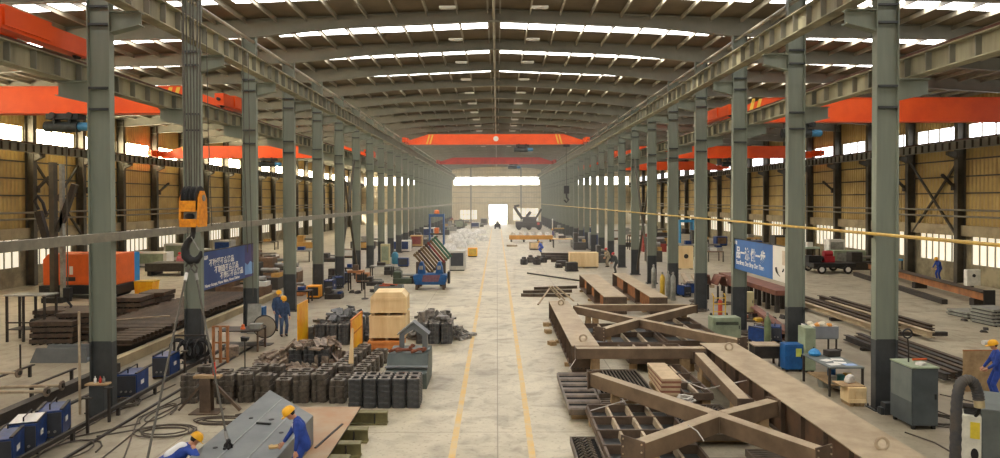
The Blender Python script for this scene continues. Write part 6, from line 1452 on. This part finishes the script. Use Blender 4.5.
# distant clutter along both column rows
rs = random.Random(77)
pal = [mat('far_grey', (150, 148, 140), .5, 0, var=.2), mat('far_white', (216, 212, 202), .5, 0, var=.1), mat('far_dark', (72, 68, 62), .5, 0, var=.3), M_wblue, M_green, mat('far_ochre', (190, 150, 84), .6, 0, var=.2), mat('far_brown', (120, 96, 74), .6, 0, var=.3), mat('far_red', (150, 62, 52), .5, 0, var=.2)]
farL = [(400, 252, 1, 0), (408, 249, 2, 1), (416, 247, 5, 0), (423, 245, 2, 1), (420, 241, 6, 2), (428, 240, 1, 0), (445, 235, 2, 1), (452, 231, 0, 1), (459, 229, 2, 0), (447, 229.5, 3, 0), (468, 229, 6, 2), (475, 228, 1, 0), (480, 227, 2, 1), (484, 225, 0, 0), (463, 226, 4, 1), (452, 226, 5, 2), (470, 224, 2, 0), (458, 224, 0, 3)]
for i, (px, py, c, k) in enumerate(farL):
    Y = 699 * 6 / (py - 200); w = rs.uniform(1.4, 2.6); h = rs.uniform(1.0, 2.0)
    boxy('machine_unit', 'small machine far down the nave on the hook side, %s counting away' % ORD[i], 'machine', px, py, w, 1.4, h, pal[c], pal[(c + 2) % 8], k, 'distant machines, hook side')
farR = [(603, 263, 2, 1), (594, 250, 0, 0), (588, 249, 1, 0), (580, 250, 2, 1), (598, 246, 2, 0), (575, 243, 1, 1), (584, 243, 0, 0), (590, 240, 2, 2), (572, 238, 6, 1), (563, 238, 5, 2), (580, 236, 4, 0), (566, 233, 2, 1), (574, 231, 0, 0), (556, 231, 1, 0), (560, 228, 2, 2), (551, 226, 2, 1), (566, 227, 6, 0), (557, 224.5, 0, 0)]
for i, (px, py, c, k) in enumerate(farR):
    w = rs.uniform(1.0, 2.0); h = rs.uniform(1.1, 2.3)
    boxy('machine_unit', 'small machine far down the nave, yellow pipe side, %s counting away' % ORD[i], 'machine', px, py, w, 1.4, h, pal[c], pal[(c + 3) % 8], k, 'distant machines, yellow pipe side')
# long ochre bench, pale table, dark beams before the far machine
p = G(531, 242)
t = thing('roller_bench', 'long ochre yellow roller bench loaded with white parts far down the nave', 'bench', (p.x, p.y, 0)); MB().box(-3.1, 3.1, 0, 1.2, .35, .95).build('bed', mat('bench_ochre', (216, 152, 52), .55, 0, var=.15), t, bevel=.03)
for x in (-2.8, -1, 1, 2.8): MB().box(x - .12, x + .12, .1, 1.1, 0, .349).build('leg', M_dark, t)
for i in range(6): on('white_part', 'white part lying on the long ochre bench, %s' % ORD[i], 'part', MB().prism([(-.4, 0), (.4, 0), (.3, .3), (-.1, .45)], -.3, .3, 'y'), M_tarp, p.x - 2.6 + i * 1.0, p.y + .6, .951, .3 * i)['group'] = 'white parts on the ochre bench'
boxy('pale_table', 'pale table on the floor between ochre bench and dark beams', 'table', 536, 250, 1.6, 1.2, .95, M_tan, M_wood, 0)
boxy('pale_table', 'long pale table with dark machine on it behind the dark beams', 'table', 563, 248, 2.4, 1.4, 1.5, M_wood, M_dark, 2)
for i, (x0, x1, y) in enumerate(((537, 571, 257.5), (551, 576, 260), (541, 573, 254.5))):
    a, b = G(x0, y, .2), G(x1, y + .5, .2); m = MB(); m.ibeam((0, 0, 0), tuple(b - a), .35, .4, .04, .05); on('dark_girder', 'dark brown girder lying across the floor behind the long crate, %s' % ORD[i], 'girder', m, M_bar, *a)['group'] = 'dark girders behind the crate'
p = G(512, 246.5); on('floor_plate', 'small pale block on the bare floor near the aisle line', 'block', MB().box(-.7, .7, -.3, .3, 0, .25), M_tan, *p, bevel=.02)
person('person in purple coverall by the far end of the ochre bench', tuple(G(553, 241)), R(90), 1.75, .1, .1, top=mat('cloth_purple', (80, 60, 130), .8), hat=M_helm, voxel=.035)
person('person in bright blue crouching before the ochre bench', tuple(G(541.5, 252.5)), R(60), 1.7, .6, .3, hands=((-.2, .4, .5), (.2, .4, .5)), crouch=.3, top=mat('cloth_bright', (50, 90, 190), .8), hat=M_helm, voxel=.035)
# dark handling machine before the end window
p = G(529, 230)
t = thing('forging_manipulator', 'big dark machine with two raised slanting arms at the far end', 'machine', (p.x, p.y, 0))
MB().box(-2.6, 2.6, 0, 3.5, .5, 1.6).build('chassis', M_dark, t, bevel=.05); MB().box(-1.2, 1.5, .3, 3, 1.601, 2.6).build('cabin', M_blk, t, bevel=.05)
MB().bar((-1.3, 1.5, 2.2), (-2.9, 1.2, 4.6), .5, .5).build('boom_arm', M_dark, t); MB().bar((-2.9, 1.2, 4.7), (-1.9, 1.0, 4.9), .4, .4).build('boom_tip', M_dark, t)
MB().bar((1.2, 1.5, 1.9), (2.6, 1.2, 4.2), .4, .4).build('boom_arm', M_dark, t); MB().bar((-.4, 1.5, 2.62), (.4, 1.2, 3.6), .5, .5).build('boom_arm', M_dark, t)
for x in (-2, 0, 2): w = MB(); w.tube((x, -.1, .5), (x, 3.6, .5), .5, 16); w.build('wheel', M_black, t)
MB().box(1.6, 2.1, -.05, -.001, 1.0, 1.5).build('red_lamp', mat('lamp_red', (220, 80, 60), .5), t)
p = G(497.5, 229)
t = thing('forklift', 'dark forklift standing in the bright far doorway', 'forklift', (p.x, p.y, 0))
MB().box(-.6, .6, 0, 1.8, .3, 1.1).build('body', M_dark, t, bevel=.05); MB().box(-.55, -.45, -.15, -.05, .1, 2.3).build('mast', M_black, t); MB().box(.45, .55, -.15, -.05, .1, 2.3).build('mast', M_black, t); MB().box(-.55, .55, .2, 1.5, 2.1, 2.18).build('overhead_guard', M_black, t)
for x in (-.5, .5):
    for y in (.25, 1.45): MB().box(x - .04, x + .04, y - .04, y + .04, 1.101, 2.099).build('guard_post', M_black, t); w = MB(); w.tube((x - .12, y, .3), (x + .12, y, .3), .3, 14); w.build('wheel', M_black, t)
for x in (-.3, .3): MB().box(x - .06, x + .06, -1.1, -.16, .1, .15).build('fork', M_black, t)
MB().box(-.3, .3, .7, 1.2, 1.101, 1.6).build('seat', M_black, t)
# ------------------------------------------------------------------ yellow pipe side aisle
M_rbrown = mat('redbrown_steel', (130, 84, 66), .6, .05, rgb2=(102, 66, 54), scale=2, detail=6)
for i in range(6):
    x = 16.7 + .5 * i; y0 = 29.2 + (i % 3) * .8; L = 10.5 - (i % 2) * 1.2
    on('long_profile', 'long brown steel profile lying lengthwise beyond the column row, %s from the columns' % ORD[i], 'profile', MB().ibeam((0, 0, .3), (0, L, .3), .26, .26, .03, .03), (M_prim, M_bar, M_bar)[i % 3], x, y0, 0)['group'] = 'long profiles beyond the columns'
for y in (30.6, 34.4, 38.0): on('profile_bearer', 'dark bearer under the long profiles, %s' % ('nearest', 'the middle one', 'farthest')[int((y - 30.6) / 3.5)], 'bearer', MB().box(-.1, 3.2, -.1, .1, 0, .169), M_dark, 16.5, y, 0)
for i in range(6):
    x = 14.6 + .36 * i; on('dark_profile', 'dark steel profile in the bundle behind the nearest column, %s from the columns' % ORD[i], 'profile', MB().ibeam((0, 0, .22), (0, 6.6 - .4 * (i % 2), .22), .22, .22, .03, .03), M_bar if i % 2 else M_blk, x, 22.6 + .2 * (i % 3), 0)['group'] = 'dark profiles bundle'
for y in (23.6, 27.6): on('profile_bearer', 'bearer under the dark profile bundle, %s end' % ('near' if y < 25 else 'far'), 'bearer', MB().box(-.1, 2.2, -.1, .1, 0, .109), M_dark, 14.5, y, 0)
t = thing('rusty_beam', 'long rust orange beam on blocks by the leaning worker in the far aisle', 'beam', (26.9, 38.2, 0)); d = V((3.0, 17.5, 0))
MB().bar((0, 0, .62), tuple(d + V((0, 0, .62))), .55, .42).build('beam_body', mat('beam_rust', (168, 112, 66), .65, 0, rgb2=(128, 86, 56), scale=1.5, detail=6), t); MB().bar((-.05, 0, .86), tuple(d + V((-.05, 0, .86))), .7, .04).build('top_plate', M_bar, t)
for u in (.06, .5, .94): q = d * u; MB().box(q.x - .4, q.x + .4, q.y - .2, q.y + .2, 0, .4).build('support_block', M_dark, t)
MB().box(-.3, .3, -.1, -.001, 0, 1.0).build('end_post', M_black, t)
on('cross_rail', 'dark rail lying beside the long rust orange beam', 'rail', MB().bar((0, 0, .15), (2.6, 15, .15), .3, .28), M_dark, 25.4, 39.6, 0)
t = thing('pendant_box', 'beige control box with black dial on a post at the beam end', 'control box', (27.9, 41.0, 0)); MB().box(-.06, .06, -.06, .06, 0, .9).build('post', M_dark, t); MB().box(-.4, .4, -.15, .15, .901, 1.85).build('housing', mat('panel_cream', (222, 218, 200)), t, bevel=.02); MB().tube((0, -.17, 1.5), (0, -.151, 1.5), .1, 12).build('dial', M_black, t)
p = G(834, 274)
t = thing('transfer_cart', 'low dark flat cart with pale wheels by the far aisle windows', 'cart', (p.x, p.y, 0)); MB().box(-1.6, 1.8, 0, 2.4, .5, .85).build('deck', M_black, t, bevel=.03)
for x in (-1.0, 1.1):
    for y in (-.08, 2.4): w = MB(); w.tube((x, y, .36), (x, y + .07, .36), .36, 18); q = w.build('wheel', M_black, t); w = MB(); w.tube((x, y - .012, .36), (x, y - .001, .36), .2, 14); w.build('hub', M_white, q)
MB().tube((-1.0, .0, .36), (-1.0, 2.39, .36), .07, 8).build('axle', M_dark, t); MB().tube((1.1, .0, .36), (1.1, 2.39, .36), .07, 8).build('axle', M_dark, t)
on('red_motor', 'red motor unit loaded on the low dark flat cart', 'motor', MB().box(-.4, .4, -.3, .3, 0, .5).tube((-.4, 0, .7), (.3, 0, .7), .25, 12), mat('motor_red', (170, 44, 50), .45), p.x + .1, p.y + 1.2, .851)
on('dark_gearbox', 'dark gearbox on the low dark flat cart', 'gearbox', MB().box(-.5, .5, -.4, .4, 0, .55).tube((.5, 0, .3), (.8, 0, .3), .2, 12), M_black, p.x - 1.15, p.y + 1.2, .851)
boxy('pale_cabinet', 'pale green stand cabinet beyond the low flat cart', 'cabinet', 812, 264, 1.5, 1.0, 2.0, mat('mint_paint', (170, 186, 166), .5, 0, var=.1), M_white, 2)
boxy('grey_tank', 'long grey green tank unit under the far aisle windows', 'tank', 858, 262, 2.8, 1.4, 1.5, M_green, M_gcyl, 0)
boxy('white_unit', 'white boxy unit under the far aisle windows', 'machine', 837, 255, 1.5, 1.0, 2.2, M_tarp, M_gcyl, 0)
boxy('lathe', 'dark lathe under the windows behind the rust orange beam', 'machine', 868, 266, 2.6, 1.2, 1.5, M_dark, M_blk, 1)
boxy('blue_unit', 'small bright blue unit on a stand beyond the rust orange beam', 'machine', 906, 262, 1.0, .8, 1.6, mat('unit_azure', (60, 150, 200), .5), M_dark, 2)
for i in range(3):
    p = G(706 + 16 * i, 300 + 2 * i, 0); t = thing('bent_plate', 'red brown bent steel plate leaning in the row past the banner, %s' % ORD[i], 'plate', (p.x, p.y, 0), 0, 'bent plates')
    MB().prism([(x * .36, z) for x, z in ((-.7, 1.0), (-.1, 1.5), (.6, 1.5), (.9, .9), (.86, .86), (.56, 1.44), (-.08, 1.44), (-.66, .95))], 0, 1.4, 'y').build('sheet', M_rbrown, t)
    for x in (-.16, .2): MB().box(x - .05, x + .05, .2, .3, 0, .9).build('leg', M_dark, t)
t = thing('long_trestle', 'long red brown deck on many dark legs under the bright blue banner', 'trestle', (15.2, 36.6, 0)); MB().box(-.6, .6, 0, 9.4, .95, 1.2).build('deck', M_rbrown, t)
for i in range(8): MB().box(-.5, -.3, .2 + 1.27 * i, .4 + 1.27 * i, 0, .949).build('leg', M_dark, t); MB().box(.3, .5, .2 + 1.27 * i, .4 + 1.27 * i, 0, .949).build('leg', M_dark, t)
on('floor_beam', 'rusty brown beam lying on the floor between column row and long profiles', 'beam', MB().ibeam((0, 0, .2), (1.3, 8.2, .2), .4, .4, .03, .04), M_rbrown, 12.3, 29.2, 0)
for i in range(3):
    a = V((14.6 + .6 * i, 55 - .8 * i, 0)); on('pale_channel', 'pale steel channel lying askew between columns and bent plates, %s' % ORD[i], 'channel', MB().bar((0, 0, 0), (-1.2, -6.0, .0), .3, .2), M_tan, a.x, a.y, .101)['group'] = 'pale channels'
p = G(685, 269); t = thing('panel_board', 'beige upright panel with a dark round mark between far columns', 'panel', (p.x, p.y, 0)); MB().box(-.7, .7, 0, .08, .05, 2.0).build('board', M_wood, t); MB().tube((.1, -.012, 1.1), (.1, -.001, 1.1), .2, 12).build('round_mark', M_dark, t); MB().box(-.6, -.4, -.3, .4, 0, .049).build('foot', M_dark, t); MB().box(.4, .6, -.3, .4, 0, .049).build('foot', M_dark, t)
boxy('blue_press', 'blue machine tower by the far aisle wall between distant columns', 'machine', 687, 243, 2.0, 1.6, 3.2, mat('unit_azure', (60, 150, 200)), M_dark, 3)
aisR = [(628, 247, 2, 1), (640, 250, 6, 2), (655, 252, 7, 1), (668, 246, 2, 0), (701, 247, 2, 1), (712, 252, 0, 1), (722, 246, 3, 0), (748, 250, 2, 1), (758, 246, 5, 2), (772, 248, 3, 1), (783, 255, 2, 0), (716, 262, 6, 2), (655, 262, 2, 1), (690, 258, 0, 2), (640, 240, 1, 0), (660, 238, 2, 1), (617, 240, 6, 0), (632, 235, 0, 1)]
for i, (px, py, c, k) in enumerate(aisR):
    boxy('machine_unit', 'machine in the yellow pipe side aisle past the columns, %s of the row' % ORD[i], 'machine', px, py, rs.uniform(1.4, 2.8), 1.4, rs.uniform(1.1, 2.4), pal[c], pal[(c + 3) % 8], k, 'machines in the yellow pipe side aisle')
aisL = [(262, 262, 6, 1), (275, 271, 2, 1), (300, 262, 0, 2), (330, 262, 2, 1), (346, 258, 6, 0), (150, 262, 1, 0), (196, 262, 2, 1), (222, 258, 0, 0), (266, 250, 2, 2), (306, 248, 5, 1), (362, 250, 2, 0), (372, 246, 0, 1), (175, 252, 1, 0), (240, 300, 6, 1), (262, 290, 2, 1), (278, 284, 6, 1), (222, 296, 2, 1)]
for i, (px, py, c, k) in enumerate(aisL):
    boxy('machine_unit', 'machine or stack in the hook side aisle past the banner, %s one' % ORD[i], 'machine', px, py, rs.uniform(1.6, 3.2), 1.4, rs.uniform(.8, 1.9), pal[c], pal[(c + 3) % 8], k, 'machines in the hook side aisle')
for i, (px, py, w) in enumerate(((978, 318, 1.6), (1000, 326, 1.2))):
    p = G(px, py); slab_pile('grey pallet in the low pile by the outer wall, %s pile' % ('flatter', 'taller')[i], p.x, p.y + .5, w, 1.4, 2 + 3 * i, .16, M_gcyl, .1, 'pallets by the outer wall, %s' % ORD[i], 'steel_pallet')
p = G(988, 345); on('white_canister', 'small white and dark canister lying alone on the aisle floor', 'canister', MB().tube((-.2, 0, .1), (.2, .05, .1), .1, 12), M_tarp, *p)

# manipulator mast in the hook side aisle
p = V((-26.2, 41.5, 0))
t = thing('manipulator_mast', 'dark mast with a branching arm against the wall past the orange machine', 'machine', p)
MB().box(-.6, .6, -.5, .5, 0, .3).build('base', M_black, t); MB().box(-.28, .0, -.2, .2, .301, 8.3).build('mast', M_wcol, t); MB().box(.3, .48, -.15, .15, .301, 8.2).build('mast', M_gcyl, t)
MB().bar((.15, 0, 4.2), (1.15, 0, 7.0), .3, .3).build('arm', M_dark, t); MB().bar((-.35, -.1, 3.2), (-.95, -.1, 5.4), .3, .35).build('arm', M_dark, t)
m = MB(); m.path([(-.95, -.1, 5.5), (-1.2, -.1, 6.0), (-1.0, -.1, 6.3), (-.7, -.1, 5.9), (-.5, -.1, 5.2)], .09, 7); m.build('cable_loop', M_black, t, smooth=True)
MB().box(.5, 2.0, -.3, .3, 3.4, 3.75).build('boom', M_gcyl, t)
# slanting struts from wall columns, hose brackets
for i, k in enumerate((6, 8, 9, 11)):
    for s in (-1, 1):
        x = (WL + .82) if s < 0 else (WR - .82); y = BAY[k + 2]
        q = thing('swing_bracket', 'small dark bracket arm sticking out of a wall column, %s on the %s' % (ORD[i], SIDE[s]), 'bracket', (x, y, 0), 0, 'wall bracket arms')
        MB().bar((0, 0, 6.9), (-s * 1.2, -.6, 7.7), .16, .16).build('arm', M_dark, q); MB().box(*sorted((0, -s * .1)), -.15, .15, 6.6, 7.1).build('bracket_plate', M_dark, q)

# hoses and offcuts strewn about the banner column
for i, (px, py) in enumerate(((752, 336), (700, 312), (752, 322), (700, 303), (726, 305))):
    p = G(px, py); hose('dark hose heap on the floor near the bright blue banner, %s of five' % ORD[i], p.x, p.y + .3, .45, .4, 3.6, .025, None, 'hose heaps near the banner')
rs = random.Random(31)
OFF = []
for i in range(22):
    px, py = rs.uniform(744, 784), rs.uniform(316, 344)
    p = G(px, py); k = i % 4
    if any((p - q).length < .75 for q in OFF): continue
    OFF.append(p)
    if any(abs(p.x - cx) < .8 and abs(p.y - cy) < .6 for cx in (XR,) for cy in BAY): continue
    on('metal_offcut', 'small %s offcut scattered on the floor behind the pale green cabinet' % ('rusty', 'dark', 'grey', 'yellow')[k], 'offcut', MB().prism([(-.16, 0), (.16, 0), (.1, .16), (-.08, .2)], -.2, .2, 'y'), (M_rusty, M_blk, M_gcyl, M_ycyl)[k], p.x, p.y, .001, rs.uniform(0, 6))['group'] = 'offcuts behind the pale green cabinet, ' + ('rusty', 'dark', 'grey', 'yellow')[k]
for i in range(14):
    px, py = rs.uniform(820, 1000), rs.uniform(296, 352)
    p = G(px, py)
    if 14.2 < p.x < 20 and 21 < p.y < 41: continue
    if p.y > 36 or (p.x > 23.4 and 32 < p.y): continue
    on('floor_scrap', 'small dark scrap lying on the open floor of the yellow pipe side aisle', 'scrap', MB().prism([(-.14, 0), (.16, 0), (.1, .08), (-.08, .1)], -.1, .1, 'y'), M_blk, p.x, p.y, .001, rs.uniform(0, 6))['group'] = 'dark scraps on the aisle floor'

for i, (px, py, w, h, k) in enumerate(((336, 281, 1.2, .9, 1), (349, 279, 1.0, 1.1, 2), (362, 283, .9, .7, 0), (374, 286, 1.1, .6, 1), (300, 303, 1.1, .9, 2), (296, 296, .9, 1.0, 1), (392, 275, 1.3, .8, 1), (326, 300, 1.0, .7, 1))):
    boxy('scrap_machine', 'small dark machine part standing between hook side columns, %s of eight' % ORD[i], 'machine', px, py, w, .9, h, (M_blk, M_dark, M_rust)[i % 3], (M_gcyl, M_wblue, M_dark)[i % 3], k, 'dark parts between hook side columns')
# ------------------------------------------------------------------ world and view
w = bpy.data.worlds.new('world'); SC.world = w; w.use_nodes = True
bg = w.node_tree.nodes['Background']; bg.inputs['Color'].default_value = (0.95, 0.97, 1.0, 1); bg.inputs['Strength'].default_value = 4.0
sl = bpy.data.lights.new('sun', 'SUN'); sl.energy = 45.0; sl.angle = R(22); sl.color = (1.0, .93, .8)
so = bpy.data.objects.new('sun', sl); COL.objects.link(so)
so.rotation_euler = V((0.74, 0.12, -0.62)).to_track_quat('-Z', 'Y').to_euler()
vs = SC.view_settings
vs.view_transform = 'Standard'; vs.look = 'None'; vs.gamma = 1.0; vs.use_curve_mapping = False; vs.exposure = 0.0
SC.cycles.use_denoising = True
SC.cycles.max_bounces = 8; SC.cycles.diffuse_bounces = 5; SC.cycles.glossy_bounces = 3
SC.cycles.sample_clamp_indirect = 8.0

hz = MB().box(XL + 2, XR - 2, 45, YB - 1, 0.3, 11.0).build('haze', M_frame)
m = bpy.data.materials.new('workshop_haze'); m.use_nodes = True
nt = m.node_tree; nt.nodes.remove(nt.nodes['Principled BSDF'])
v = nt.nodes.new('ShaderNodeVolumeScatter'); v.inputs['Density'].default_value = 0.002; v.inputs['Color'].default_value = (1, .97, .92, 1)
nt.links.new(v.outputs[0], nt.nodes['Material Output'].inputs['Volume'])
hz.data.materials.clear(); hz.data.materials.append(m)
tag(hz, 'thin bright dust haze hanging in the length of the workshop', 'haze', kind='structure')
